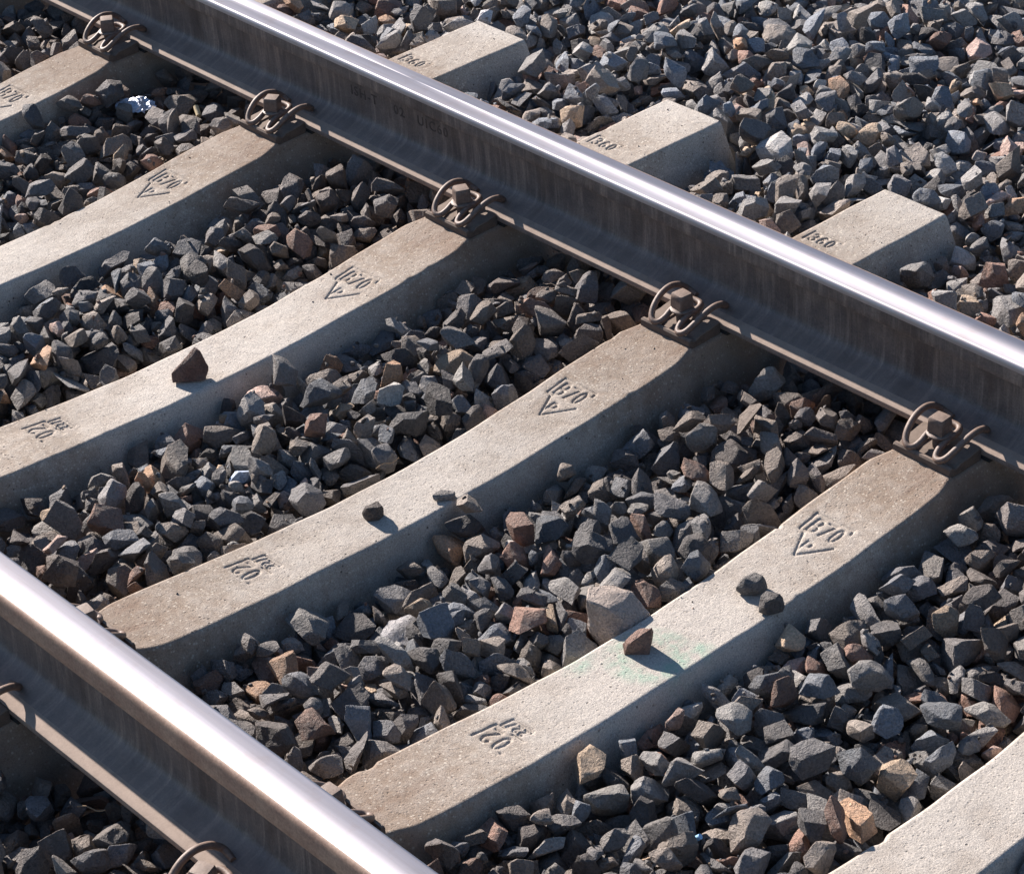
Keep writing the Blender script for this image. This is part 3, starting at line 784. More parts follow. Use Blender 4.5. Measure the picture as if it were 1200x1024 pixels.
2747,3337,207,68,88,64,63,19,2013,2334,171,21,86,4,57,24,2893,2108,133,53,9,44,68,1,3092,3811,204,30,84,0,52,21,4205,2518,181,62,7,65,50,22,2538,1811,150,4,79,79,58,24,3079,1492,193,48,16,53,47,21,2804,3990,206,72,79,49,65,27,3696,1109,181,0,89,66,42,28,4075,1641,142,22,18,1,60,24,
3526,1167,138,48,2,30,45,22,2492,3197,198,26,71,42,60,1,2303,2457,179,72,10,3,68,12,2570,2062,158,38,85,26,61,14,3194,2222,147,2,85,32,45,6,3737,2405,150,7,0,67,64,25,3127,1938,149,48,80,46,46,26,3483,2310,120,79,84,61,54,28,2566,1792,126,4,11,79,54,4,1749,3144,195,3,87,28,64,6,
3468,2036,191,14,2,34,63,26,1289,2635,192,84,85,53,62,25,3776,2718,175,37,2,36,66,29,3205,3142,155,25,78,76,66,8,4307,2275,149,34,84,30,54,17,3604,1809,165,88,85,18,53,21,3575,1158,139,58,75,16,65,0,4122,1534,160,60,15,48,51,26,4422,2188,149,12,81,10,72,13,2921,2163,142,4,6,23,72,9,
3669,2538,193,15,11,86,65,27,2178,3410,188,76,88,41,73,22,2876,3600,189,7,13,75,64,29,2617,2222,167,45,8,68,47,8,2549,3222,183,42,83,52,65,13,3176,3204,206,4,77,3,53,6,3018,3231,201,45,83,3,59,4,3016,3400,206,87,4,9,56,4,2341,2029,170,87,5,72,62,5,2930,2591,170,89,1,14,64,29,
2527,1807,191,11,79,3,56,23,2602,3184,157,82,89,19,55,6,3579,3301,183,22,85,29,67,11,1677,2451,192,52,85,55,63,7,3480,1892,139,22,5,57,48,2,3593,1961,170,0,13,44,73,15,1808,3123,185,8,6,45,73,2,4190,1962,130,21,89,5,59,4,4180,2100,147,7,89,5,65,23,4398,2098,144,32,0,83,65,22,
3237,1981,153,40,0,19,73,18,2089,3331,174,62,5,59,57,6,2871,2275,137,33,10,17,52,0,2673,3563,203,23,11,10,64,0,3125,1860,160,55,85,0,49,2,2513,1895,187,41,7,39,68,14,3515,1917,132,23,88,38,61,13,4115,2589,162,34,83,73,43,21,3530,1485,150,24,5,1,43,6,3805,1798,142,83,80,10,50,1,
4342,1725,152,23,84,3,65,9,3681,1871,154,9,83,33,46,22,4093,1667,153,72,85,30,54,27,4446,2009,147,43,87,76,64,17,3006,2397,192,40,85,19,72,26,2008,2426,175,5,10,20,63,7,2031,3163,186,43,80,55,61,20,2900,3685,182,12,75,78,62,16,3099,3383,194,19,0,87,61,2,3035,1798,148,69,89,0,48,8,
2894,2445,132,51,76,66,52,21,2901,1591,148,3,84,86,71,25,3128,1737,148,52,15,25,70,1,3479,2209,126,7,18,19,68,27,2579,1839,179,82,5,11,54,0,2899,1718,146,17,1,37,69,10,2740,3882,209,80,80,59,61,16,4175,2229,176,27,84,40,52,13,3747,1793,181,44,14,30,43,28,3502,1154,145,69,86,38,55,27,
4074,1811,142,39,68,63,67,4,4431,2157,163,61,3,19,40,4,2015,3278,192,29,7,9,61,0,2481,2364,193,9,82,12,52,26,3200,2469,138,6,83,5,62,12,2729,3564,197,23,75,9,56,26,2491,2211,153,50,9,74,64,8,2534,1757,190,7,85,86,73,5,3682,2615,185,43,81,88,37,21,3179,2264,150,80,14,34,57,24,
3618,1923,164,73,4,0,45,6,4298,1876,148,8,82,78,58,19,3771,1518,150,86,81,47,58,23,3824,1511,140,9,4,67,52,1,2431,2219,172,12,83,4,63,11,2033,2496,180,83,5,27,69,7,2693,3677,209,5,87,51,73,11,2463,2492,180,87,83,78,66,7,2588,2186,144,49,81,15,60,21,3096,2702,161,6,10,66,68,11,
3641,3255,191,80,89,59,51,23,2578,2209,181,44,9,22,65,19,2494,3526,213,66,0,0,55,29,2846,3749,182,34,1,52,64,3,3647,2263,164,26,0,61,59,2,3143,1686,191,78,5,43,49,8,3345,3409,191,0,0,7,58,16,3065,2487,182,87,88,12,64,16,2371,2321,173,80,76,19,52,8,3813,2682,154,10,84,46,53,18,
3809,1948,148,49,0,33,61,8,3712,1772,168,16,79,69,51,21,3798,1912,145,53,9,44,65,13,4291,1782,137,28,83,9,51,12,4081,1913,136,65,11,17,49,3,4438,1876,139,70,79,6,55,16,1912,2672,160,0,79,54,60,6,2899,2356,161,0,10,7,65,18,3170,1781,182,85,9,26,55,7,2943,2012,149,21,87,0,73,16,
2908,1670,160,8,10,35,73,0,3514,1571,176,4,76,89,43,11,2558,2003,166,89,0,43,46,28,2311,3650,193,84,84,34,57,21,2601,1818,163,45,81,66,73,3,3474,2242,158,60,79,73,73,17,3812,1750,157,4,11,24,49,7,3500,1627,141,73,84,51,42,7,3812,1985,164,67,3,42,47,26,4136,1990,167,36,10,64,60,28,
4084,1896,165,89,78,9,55,17,2858,4031,199,86,13,16,68,2,4283,1961,132,70,83,12,67,28,3643,1502,175,74,85,13,51,5,4382,1795,143,27,77,10,57,26,4119,1592,188,43,86,88,42,1,4439,2146,141,35,79,47,49,25,3529,1453,150,21,88,57,41,25,1794,2196,172,25,85,11,62,12,2411,3196,179,25,80,46,51,21,
2565,2546,158,85,89,12,59,7,3128,3208,200,11,3,28,68,27,3615,2653,159,71,0,5,68,1,2612,3320,154,87,5,64,66,23,3063,3933,196,63,79,1,63,9,2027,2669,160,74,85,16,69,19,3165,3445,190,86,2,76,51,16,1376,2535,163,31,11,14,73,8,4061,2024,133,23,18,69,61,29,3140,3629,182,54,73,12,62,24,
3082,1535,171,43,13,69,66,11,3657,1896,154,45,84,48,47,14,1410,2545,179,60,79,79,62,16,3727,1654,166,74,89,85,48,12,4251,2048,138,43,83,1,53,4,2346,3356,200,56,1,32,62,28,3721,1053,181,10,19,81,65,10,3478,3443,192,58,87,17,69,17,2331,2210,177,56,8,41,72,29,2994,3668,189,85,76,53,62,3,
2641,3320,174,53,14,41,52,24,2533,2562,161,27,10,9,61,11,2577,2275,146,31,4,89,48,8,2425,1939,174,79,79,7,51,28,2382,2003,177,42,11,61,56,16,2354,3139,186,73,5,25,66,5,3511,3167,154,72,86,58,59,27,2922,1632,143,80,12,49,53,28,3651,2127,169,2,6,73,64,20,3747,1616,143,45,79,16,66,27,
2111,3387,205,49,86,18,57,11,2771,3719,191,18,6,69,62,2,2351,2484,182,80,0,11,59,21,1763,2341,147,52,87,48,66,28,4138,2155,143,48,78,60,69,20,2434,1827,197,24,8,88,61,14,1692,2694,168,78,75,1,55,11,3005,2721,178,41,17,66,68,2,3183,1588,181,52,6,61,67,19,3666,2330,178,89,86,19,41,16,
3655,1211,151,65,79,29,53,6,3792,2093,150,46,10,7,73,3,3700,1904,158,6,15,37,55,4,4318,2300,141,47,4,64,73,17,4233,2489,166,74,9,17,58,28,3764,1943,167,38,86,36,61,15,3618,1202,136,62,72,4,48,16,4133,1656,167,72,88,29,41,11,4166,1702,127,82,8,61,63,5,4410,2228,116,58,8,74,65,24,
2893,2193,137,39,14,65,63,14,1758,2406,171,10,86,57,69,26,2851,3353,209,17,4,46,71,4,3188,2568,208,9,83,67,52,26,3093,1963,175,58,12,49,40,8,2972,3736,192,19,85,59,65,17,3076,2540,195,30,84,55,58,4,1307,2545,159,50,0,67,73,8,2044,2141,164,34,81,56,62,8,3494,1557,184,57,84,39,39,1,
1927,2548,191,44,18,12,63,9,2431,2323,177,1,10,23,62,15,3039,1829,152,54,10,77,45,7,3481,1554,159,25,85,11,63,10,1205,2609,170,78,85,87,66,12,2571,3191,159,21,77,62,60,23,1720,2365,160,61,83,25,62,20,2428,3498,220,75,9,62,57,9,3105,3763,197,47,6,20,67,20,3658,1849,136,25,2,11,58,22,
4064,1940,131,69,79,25,66,16,3180,1517,121,0,4,68,57,12,3659,2641,174,71,81,73,69,26,1755,2538,166,24,89,3,62,2,3657,2589,190,9,77,47,52,2,2168,3551,180,29,10,70,65,23,3240,1712,153,32,1,57,48,8,3177,2095,172,19,83,31,41,8,2411,2452,184,1,12,76,60,16,2669,3843,176,43,0,63,71,6,
2598,3639,193,47,1,44,65,1,2984,2318,165,1,9,75,64,29,3075,2574,200,88,4,24,46,25,1956,2571,185,82,0,53,60,26,2561,2459,194,26,74,85,63,9,2646,1873,161,44,9,76,57,4,2552,1920,188,5,89,82,63,19,3071,1669,180,76,12,34,62,18,1419,2652,168,13,8,18,61,29,2482,3801,193,4,4,84,61,7,
3629,1042,158,46,2,68,61,3,2571,1955,129,81,89,81,56,27,2969,4030,181,47,9,71,60,11,4074,1511,149,82,2,65,46,25,4134,2334,142,49,7,42,73,26,4238,2013,145,13,9,59,51,25,3729,1469,160,22,85,67,51,25,4313,2423,182,13,76,4,61,2,1991,2472,180,24,86,32,51,21,2916,2738,144,49,16,61,63,1,
2907,3449,207,37,0,37,50,8,3090,1943,149,55,17,30,57,1,2979,3474,198,81,12,77,51,11,3016,3468,197,4,5,14,54,1,3150,2581,176,71,11,84,73,1,3725,2230,161,62,0,26,51,7,3092,1906,153,77,11,13,59,24,1760,2281,150,83,9,19,57,8,3161,1978,141,37,88,34,59,5,2458,2106,151,12,9,83,61,22,
2591,2394,148,36,73,57,47,24,3031,2502,187,85,79,89,61,4,4349,2306,155,82,89,61,39,5,3465,3394,192,8,86,15,46,2,3635,3122,196,10,87,0,51,22,1374,2651,178,35,2,70,57,24,3835,2346,153,38,19,27,62,3,4307,2391,173,22,8,43,49,8,4180,2481,166,25,2,42,70,15,4386,1989,140,16,87,52,54,15,
3562,1116,128,80,84,34,44,16,4446,2083,130,16,77,72,73,4,2627,2027,159,77,0,29,73,27,1830,2568,167,8,87,0,69,26,2435,3293,204,1,7,47,64,28,2567,2495,169,42,83,35,61,2,2928,3716,181,71,88,52,55,1,1993,2527,186,49,1,67,61,14,3073,1855,152,27,88,57,49,26,2971,1741,154,10,84,89,68,25,
2308,3508,186,76,2,35,53,12,3006,1768,150,58,89,18,48,10,1901,2262,160,75,3,11,61,7,3632,1491,195,1,79,89,53,23,1796,2288,151,57,87,83,62,16,1940,2343,143,67,6,89,69,1,3667,1989,150,39,7,36,65,0,2401,1875,179,10,0,12,39,21,3072,1634,169,88,2,12,61,22,4373,2218,116,74,82,53,47,12,
4344,2083,131,50,89,22,64,10,4265,1822,175,42,0,1,37,1,4221,1617,149,58,3,59,43,15,3764,1429,173,73,74,23,68,15,2474,2263,178,77,6,3,69,22,2457,2523,142,79,87,19,73,6,2683,3525,191,56,17,5,62,5,3504,2588,147,83,2,40,63,14,3483,2429,144,38,77,50,60,9,3822,1206,157,75,3,21,42,8,
2505,2024,165,42,7,35,59,26,3175,1866,143,46,14,3,41,1,3536,2450,136,48,4,18,67,27,4068,2152,124,83,13,19,53,4,3245,3418,153,58,4,2,61,6,3770,1949,155,72,1,39,60,3,1881,2748,142,73,74,24,62,21,3024,3700,191,17,7,9,60,22,3236,1519,174,66,20,32,52,13,3109,1512,179,52,79,18,46,4,
3781,1894,154,57,85,85,53,22,4390,1947,150,59,0,55,64,8,4332,2194,168,2,7,88,45,16,3072,1477,207,84,7,53,46,27,4087,1551,141,40,69,75,56,24,4111,1913,120,89,9,73,62,8,3586,1179,113,5,0,67,60,18,2030,3238,179,31,89,53,51,24,2229,3521,170,61,7,33,71,21,2218,3458,175,79,6,26,67,4,
2030,3192,193,71,2,71,58,9,3200,3626,158,79,77,63,65,21,2608,3435,172,54,13,1,51,21,2895,2554,161,88,88,51,52,11,3405,3326,169,52,78,89,68,14,2051,3325,200,59,76,87,57,28,3039,3264,195,81,4,62,47,3,3775,2643,149,14,72,60,51,21,3831,2631,166,12,88,54,45,0,2883,3863,190,4,0,8,59,26,
3491,2244,136,80,5,34,62,5,3522,2400,118,80,89,65,54,16,3413,3441,196,67,83,79,45,21,3527,2438,166,14,81,5,42,26,1736,2496,144,69,85,67,57,28,3154,3678,204,0,1,30,69,17,1825,3175,164,76,88,70,63,29,2551,1758,154,52,86,12,67,23,3669,2073,167,46,7,17,42,2,4097,2144,134,6,88,10,40,16,
2867,4064,210,45,3,88,65,17,4196,1887,120,0,12,9,49,25,3612,1175,125,64,7,33,43,0,4197,1806,112,7,83,46,62,21,2868,3666,190,54,2,22,58,29,2348,3203,166,8,76,65,66,11,2622,2586,152,13,87,69,58,26,2949,3858,179,43,4,79,63,3,3141,2649,169,79,5,62,48,9,3489,2474,146,70,12,37,68,16,
3790,2331,152,14,88,19,41,6,3083,2045,164,57,86,25,56,18,3484,2582,163,13,7,78,43,2,2999,2657,186,8,82,18,45,14,3041,2108,159,59,4,76,54,26,2978,2141,159,85,79,11,63,16,2368,2189,168,13,88,79,50,11,2528,2369,182,47,81,66,61,22,2240,3619,175,6,81,68,68,25,3129,3820,215,15,81,52,61,27,
2486,3632,204,87,73,61,64,20,4286,2267,130,49,3,65,44,11,3641,1867,151,55,6,11,67,15,3545,1931,134,43,1,25,53,26,3003,3843,184,19,9,50,64,17,4080,2070,141,52,79,84,56,7,2899,3955,166,3,12,34,69,16,3781,1152,169,65,82,60,34,0,3728,2742,163,77,82,40,40,27,3826,1585,145,89,6,47,47,4,
4349,2258,132,72,10,44,58,26,4402,2320,154,4,88,48,64,27,3219,2160,119,82,82,51,66,25,1402,2455,178,23,69,87,62,2,3555,2610,164,37,85,79,57,26,3508,2512,156,5,70,22,51,21,2616,3224,163,71,83,50,48,16,3351,3334,149,58,80,68,67,8,3632,2224,171,82,18,51,41,21,1716,2443,151,79,78,41,65,19,
2056,3486,176,27,75,21,62,28,2691,3609,210,51,8,51,61,10,2876,1833,149,7,2,77,48,1,2850,3323,131,25,1,87,62,12,2592,2579,154,76,83,22,61,10,3601,1516,166,34,0,76,49,6,2567,1979,143,65,11,28,47,0,3181,2196,134,78,82,41,55,0,3321,3548,167,61,81,63,65,16,3838,2321,150,28,77,38,58,16,
2487,3553,220,10,79,9,53,23,2534,1975,163,35,13,35,73,13,3506,3298,171,82,89,28,49,22,3804,2027,129,54,82,44,62,7,3211,2777,135,29,85,6,57,13,4339,2149,138,28,74,12,45,7,3575,1475,137,58,2,88,66,4,2406,1791,192,41,3,49,65,14,2881,2492,148,30,6,53,59,14,2617,3352,188,9,0,48,62,1,
2549,2297,154,86,11,64,47,20,3126,1892,156,86,79,33,40,10,3088,2609,208,0,1,37,50,27,2545,2650,149,68,88,88,62,26,2893,2527,165,30,72,74,43,21,1819,2246,152,61,87,86,55,7,3311,3619,185,48,84,16,55,21,3764,2136,178,74,4,4,60,23,1682,3070,221,82,6,86,61,4,3672,2062,133,89,9,4,63,24,
4076,1474,177,64,85,4,39,24,4346,1743,145,60,2,8,44,19,2894,2699,150,34,1,16,66,14,3044,3348,197,25,88,20,51,16,2626,2324,153,9,5,12,58,17,3107,2254,165,7,8,87,64,18,3033,2317,203,7,4,36,64,5,2441,1782,178,24,10,57,54,29,2029,2560,166,80,72,57,48,16,2964,3572,178,52,11,51,41,6,
2542,3607,183,78,85,72,73,27,2581,2096,140,27,75,68,47,9,2567,2363,146,8,89,24,43,4,3191,2308,142,10,11,8,63,20,3098,2222,171,64,9,86,44,2,2435,2009,181,86,89,23,54,29,3072,2401,177,1,87,74,54,2,4235,2295,153,57,5,35,48,4,2739,3932,222,78,3,78,58,4,4140,1529,145,31,0,10,64,18,
1938,3060,196,71,89,55,73,22,2776,3807,208,19,20,83,49,0,3003,1705,188,4,69,74,44,5,4274,1617,162,29,0,72,35,12,3716,1517,142,63,82,71,49,19,3650,1510,166,4,76,81,62,3,4192,2403,151,58,4,27,56,8,2457,3755,217,43,0,38,73,29,3662,2234,176,45,5,6,40,11,2329,3310,183,53,11,84,57,10,
2820,3495,199,51,71,19,52,27,3126,2286,176,5,17,85,43,28,3491,2630,158,62,4,8,35,8,3615,2504,158,73,86,8,55,16,1820,2476,160,13,83,77,64,9,2765,3952,202,79,5,76,67,28,3195,3148,188,39,8,29,62,18,1999,2377,167,82,83,31,55,11,2386,3134,179,14,3,69,62,18,3469,1752,128,86,4,76,48,17,
2925,3479,183,2,84,24,67,0,2877,3977,188,53,15,40,48,9,3711,2047,141,86,4,72,56,0,3846,1794,148,56,89,70,64,14,4261,1649,145,80,19,24,47,6,2927,3928,164,71,79,81,59,19,2680,3834,202,68,21,73,49,9,3631,1462,180,80,5,9,34,7,1896,2558,168,2,76,45,73,20,2594,3879,186,85,5,61,67,22,
2499,2151,150,78,81,23,66,22,3755,2691,167,80,81,73,53,22,3757,2568,173,5,84,86,53,29,2923,3193,168,52,87,32,57,3,3722,2444,180,62,82,6,43,28,1819,2765,143,1,79,7,63,16,2403,2487,195,31,3,74,60,0,2765,3796,170,85,83,66,70,8,2876,3773,185,56,6,72,61,15,3761,2466,156,81,81,16,64,29,
2170,3485,176,39,84,51,55,1,2431,2047,155,71,0,86,57,25,3152,1828,151,77,1,41,42,2,2257,3486,187,53,81,7,49,28,3749,1207,179,84,6,6,61,29,3733,2420,185,67,80,24,43,10,1696,2492,191,13,0,45,50,11,3756,1153,152,54,16,89,53,28,3686,1528,184,54,1,38,34,11,3821,2181,152,51,1,35,56,14,
3150,3577,185,24,12,39,52,4,3077,2145,142,72,12,50,63,5,3085,3908,194,14,86,39,54,4,3681,1549,160,15,88,37,50,8,4197,1910,149,16,77,4,41,11,4199,2362,148,51,88,26,53,23,3724,1538,160,21,89,36,48,22,4296,1800,179,52,11,51,60,3,4067,1751,120,82,1,22,52,0,4260,2072,116,31,69,38,61,3,
3618,1461,152,19,88,52,72,17,2812,3782,202,82,81,87,60,18,2297,2390,141,34,87,30,72,24,2946,1874,132,33,10,69,42,16,2450,2391,183,45,4,51,52,8,3106,1809,143,24,79,40,57,11,2507,3186,156,30,4,54,73,8,3052,2298,165,48,84,64,39,21,2991,3595,189,72,4,43,49,28,3097,3572,186,42,5,0,62,23,
3073,3358,190,77,14,43,58,4,3114,2480,195,83,84,75,61,16,2955,1947,141,71,4,22,45,15,3170,3623,194,78,9,70,45,9,3210,1939,140,53,7,72,47,21,2186,3605,183,47,2,6,64,0,2363,2597,177,65,72,70,55,7,2539,3199,222,70,77,85,60,17,3077,3841,205,88,9,68,73,3,3306,3401,173,10,70,45,70,24,
3805,2636,167,79,7,65,48,15,2548,3277,166,40,8,85,47,4,3565,3165,161,79,89,21,73,27,4081,2107,129,39,3,54,49,18,2375,3654,201,56,14,46,52,14,2365,2089,168,69,3,78,53,29,3444,3418,201,70,3,63,64,15,2481,3601,212,36,77,43,49,8,2534,3799,193,54,79,35,44,3,3494,3411,164,2,2,3,52,17,
3494,1865,115,71,77,3,70,7,3490,1527,144,41,88,19,44,2,1120,2720,163,40,7,47,49,8,3776,1991,136,66,88,51,68,25,4426,2137,114,71,13,2,53,12,4440,1785,154,75,83,78,50,11,2807,3439,217,87,2,52,47,3,3091,3188,181,27,86,17,73,6,2858,1989,140,69,79,70,35,6,2448,2597,181,80,76,60,57,27,
3810,2438,149,57,71,45,38,0,2568,2008,117,81,83,2,59,0,3090,3256,210,36,3,42,43,10,3145,1959,154,41,13,1,44,18,3182,3697,149,54,15,56,60,11,2626,3478,167,57,18,78,61,16,3249,3470,159,12,8,42,69,4,3680,2254,156,2,11,37,70,17,1865,2201,155,84,10,89,60,29,2811,3648,181,12,13,59,67,13,
3151,1703,164,54,75,88,53,4,1401,2599,184,35,8,80,64,0,3538,2077,142,51,3,88,73,3,3167,3407,167,27,70,89,37,12,2416,3701,197,26,3,1,60,29,4265,2398,154,85,83,50,43,21,3515,1122,129,71,89,72,55,5,3735,1170,166,8,89,16,43,18,4204,1617,159,39,1,29,50,17,3684,1155,140,17,80,3,73,21,
1926,2406,168,27,12,64,59,17,2228,3391,160,78,86,42,45,24,3150,3375,185,66,1,70,46,1,3568,2704,139,75,74,75,66,22,2648,3428,166,64,13,6,49,12,2832,3398,208,50,10,47,71,18,2787,3612,186,44,86,74,57,9,2616,1861,145,56,5,15,58,28,3530,2753,142,69,86,60,43,21,4113,2019,142,0,77,85,52,21,
3748,2512,173,10,87,42,61,17,1993,2359,187,70,9,39,66,17,2434,2504,193,11,3,55,60,23,3491,3205,158,71,77,88,53,22,2697,3318,172,81,2,84,65,17,3035,3077,184,1,88,81,56,24,3193,3331,141,74,83,85,58,16,3224,2289,151,7,9,3,39,6,4073,2184,134,46,6,27,47,8,3088,3654,199,61,88,51,49,11,
3532,1783,131,47,9,26,56,9,2333,3582,201,80,5,28,59,4,2551,3840,179,84,85,46,53,20,2547,3118,170,53,11,72,42,28,3104,1609,167,8,4,84,73,10,3236,1672,142,84,70,15,54,19,3624,1902,149,79,9,1,64,17,1723,2330,171,54,79,84,55,20,2327,3465,176,68,2,15,67,27,2445,1872,168,34,77,75,65,14,
1685,2263,142,73,83,0,55,16,2498,1993,181,22,4,26,40,1,4149,2458,154,40,10,82,48,1,3256,3546,156,47,88,80,60,7,2851,3929,198,89,4,27,68,14,3760,1881,145,79,9,36,45,26,3542,1981,124,29,10,24,55,4,3811,1892,123,19,76,60,48,21,2974,1526,160,40,88,37,63,23,3811,1844,148,6,89,79,40,0,
4259,2288,137,68,89,42,40,18,3501,1090,111,73,84,66,44,19,3669,1487,156,38,19,1,61,22,3482,1468,159,13,17,48,43,21,2369,2385,162,74,8,38,73,16,3043,2597,185,24,5,62,68,19,3089,2124,171,44,77,3,36,6,2943,3157,177,48,2,59,56,29,2529,2079,150,69,73,52,48,23,2459,2419,170,4,7,3,61,10,
3595,2735,131,76,78,33,68,19,2589,3597,206,27,8,44,52,2,3035,1711,179,76,89,85,43,24,3025,2318,164,20,77,42,51,16,2438,3715,209,70,3,7,43,21,2536,3389,182,45,83,11,59,29,2412,2394,174,36,85,46,48,21,3146,3446,170,46,16,81,62,21,2452,1892,184,24,83,86,46,22,3014,3431,184,79,3,35,60,28,
3403,3359,192,35,11,83,56,15,1693,2757,168,40,1,20,72,14,1962,2208,166,47,86,43,60,4,3005,2003,132,23,88,46,67,26,3164,1663,145,10,5,70,65,4,3452,3360,175,47,77,3,49,16,3842,1873,135,43,81,57,47,8,1981,2278,159,25,89,12,45,4,3522,3221,149,31,11,36,64,13,1675,2288,147,43,17,0,64,13,
2318,3541,180,2,81,30,56,20,3221,1528,196,16,88,71,38,14,2747,4023,186,74,7,72,63,12,1178,2750,154,80,2,49,65,24,4099,2327,160,8,85,74,50,18,2995,1460,190,81,87,89,65,5,3497,1914,109,54,16,3,61,11,4268,1881,141,38,10,68,42,22,4153,2393,129,83,10,16,68,27,4361,2379,178,1,84,82,73,4,
2044,3451,187,54,4,88,60,3,3680,2662,177,37,78,14,61,23,2973,2241,155,76,88,28,55,27,2003,3402,181,52,79,40,56,21,3709,3059,195,57,10,52,49,25,2313,3153,170,50,81,28,63,28,2453,3180,173,85,86,88,61,22,2857,3851,166,28,80,50,61,16,3061,3280,212,51,80,42,46,14,2430,2357,181,56,7,34,60,29,
3109,3488,194,14,8,35,65,17,3097,3423,187,85,5,83,46,16,3510,3392,156,86,84,20,50,14,1992,3149,192,78,89,76,53,0,2028,3422,204,43,13,39,55,27,2452,3402,208,30,83,26,56,26,2874,3660,165,38,3,85,63,18,3034,2469,161,43,80,59,42,6,3221,2430,142,72,4,67,44,26,2964,3389,182,84,2,21,40,24,
3488,1701,117,55,83,20,63,1,2556,2341,134,7,5,2,53,23,3184,2422,144,10,87,49,57,22,2749,3745,188,45,3,81,60,9,2968,1842,136,83,13,10,52,7,1975,2158,174,42,87,72,49,22,3536,1616,136,66,82,61,61,18,3650,1840,161,62,2,21,37,14,3670,3166,178,85,4,2,68,29,3043,3117,169,27,6,54,45,12,
3791,1649,137,40,70,46,65,22,4175,2297,111,69,2,59,47,25,4097,2189,137,51,83,85,43,16,3553,1096,129,36,2,86,41,0,3195,1471,148,59,5,1,68,23,3803,1452,145,39,74,64,69,9,3785,1509,161,55,84,60,43,0,4078,1710,121,24,8,82,63,17,3491,1072,193,19,0,21,67,8,2642,2178,152,40,87,71,67,29,
2978,1977,169,6,17,35,50,29,3015,1830,138,13,16,8,53,4,2857,3514,181,28,73,64,50,21,3215,3291,134,52,72,37,57,0,2499,3311,182,74,82,1,60,19,3168,1847,158,14,5,69,40,18,3558,1654,130,24,12,57,47,4,2692,3935,214,46,7,21,73,20,2929,2675,158,82,4,29,60,5,4206,1541,168,5,80,35,41,26,
2331,2632,180,80,87,85,56,11,3049,1991,163,66,10,27,46,0,2944,3397,182,60,85,84,56,1,2568,2433,140,47,83,69,49,13,3485,1654,115,73,13,87,59,1,1800,2443,158,27,13,55,40,11,2560,3622,215,77,1,32,52,1,2627,2759,154,31,16,78,52,27,3208,2571,135,39,86,1,58,21,3039,3587,176,53,3,57,57,13,
3355,3363,187,55,1,81,63,26,2558,2022,143,69,10,21,34,21,2589,1736,134,63,74,87,52,27,3226,3445,178,82,8,48,46,8,3019,3794,185,3,85,56,49,25,2944,2405,148,82,84,11,42,1,3150,2413,163,8,86,42,43,14,3657,1622,168,12,7,50,45,12,1742,3229,171,48,3,30,49,1,3765,1789,146,47,10,10,52,3,
2421,1981,180,17,10,32,43,4,2570,1765,138,70,12,41,35,21,2901,1750,122,26,0,14,62,3,3626,2039,151,83,79,26,44,28,3725,2066,152,26,0,24,42,13,3118,1651,160,33,85,77,67,5,3134,1608,196,69,84,3,32,2,4338,2128,126,35,82,35,56,15,4382,1666,176,6,76,53,72,19,2930,3538,184,25,82,51,64,2,
1708,3064,183,16,80,7,68,8,3026,1949,163,39,79,42,65,8,1780,2707,150,76,86,59,55,10,2168,3350,173,11,89,69,62,13,3112,2173,151,81,8,13,64,27,3542,2270,136,79,86,28,50,12,2599,2738,131,22,3,78,66,22,2274,3592,184,30,6,55,73,7,2485,3431,195,6,2,11,46,3,2278,1929,131,68,79,13,45,7,
2771,4015,203,0,86,36,73,9,2831,3470,178,63,2,0,50,1,1836,2543,142,49,87,21,58,2,2668,3458,166,55,85,40,48,8,3038,2413,183,89,81,16,38,28,1692,2569,170,36,89,34,60,11,1874,2163,138,59,75,54,53,28,2452,3102,175,40,85,66,52,24,2930,3592,175,23,10,41,47,23,2972,3136,167,78,87,8,65,20,
2990,4047,180,51,89,83,44,12,3071,1790,142,30,8,75,31,27,2141,3483,189,46,1,16,45,14,2449,3554,224,86,83,18,54,5,2515,3707,175,28,7,20,73,2,2525,3634,216,29,77,31,40,24,2427,2258,164,43,2,77,55,1,2850,3706,182,8,79,75,45,25,1772,2763,145,48,5,27,62,14,2596,1708,132,76,5,89,44,1,
3032,1693,146,64,1,39,64,9,3216,3421,189,10,86,84,43,22,3526,1663,111,82,75,88,47,0,2024,3143,164,48,86,37,51,10,2516,2674,158,57,82,64,61,19,2899,4105,175,78,7,83,61,9,2211,3347,152,48,6,12,61,16,3141,3874,191,55,87,5,61,0,2940,2219,131,41,82,86,58,16,3169,2742,134,44,5,57,71,7,
3606,2439,136,84,17,65,51,24,2805,3340,220,62,22,19,38,11,4129,2091,154,10,13,86,45,24,3056,2681,192,85,77,63,52,26,2384,2148,174,51,80,36,53,2,3585,2358,120,45,88,44,61,25,3495,2634,125,67,1,30,51,1,2503,2108,142,38,76,68,51,21,2996,3577,165,4,84,78,59,11,3613,2600,143,85,76,58,67,25,
2510,1938,166,69,86,69,58,8,3271,3587,172,62,6,28,69,15,2503,3483,196,30,1,87,49,10,3031,1769,153,78,83,13,42,5,2512,2612,156,70,1,42,61,2,3491,1777,125,64,80,6,34,28,1709,2481,151,64,70,17,61,27,2516,2225,119,16,12,48,63,22,3221,3519,189,43,12,41,45,8,2979,2082,134,3,0,60,67,16,
2889,3279,138,52,17,66,54,9,3758,2060,122,39,4,35,66,12,3222,3178,148,65,79,82,50,0,2344,2751,159,43,87,7,51,6,2357,2077,140,84,7,1,61,18,2588,3800,181,55,4,74,69,26,2963,3776,187,53,88,82,61,1,3511,2785,130,14,83,41,52,21,3845,1752,141,71,82,19,49,6,1248,2590,158,74,87,44,57,2,
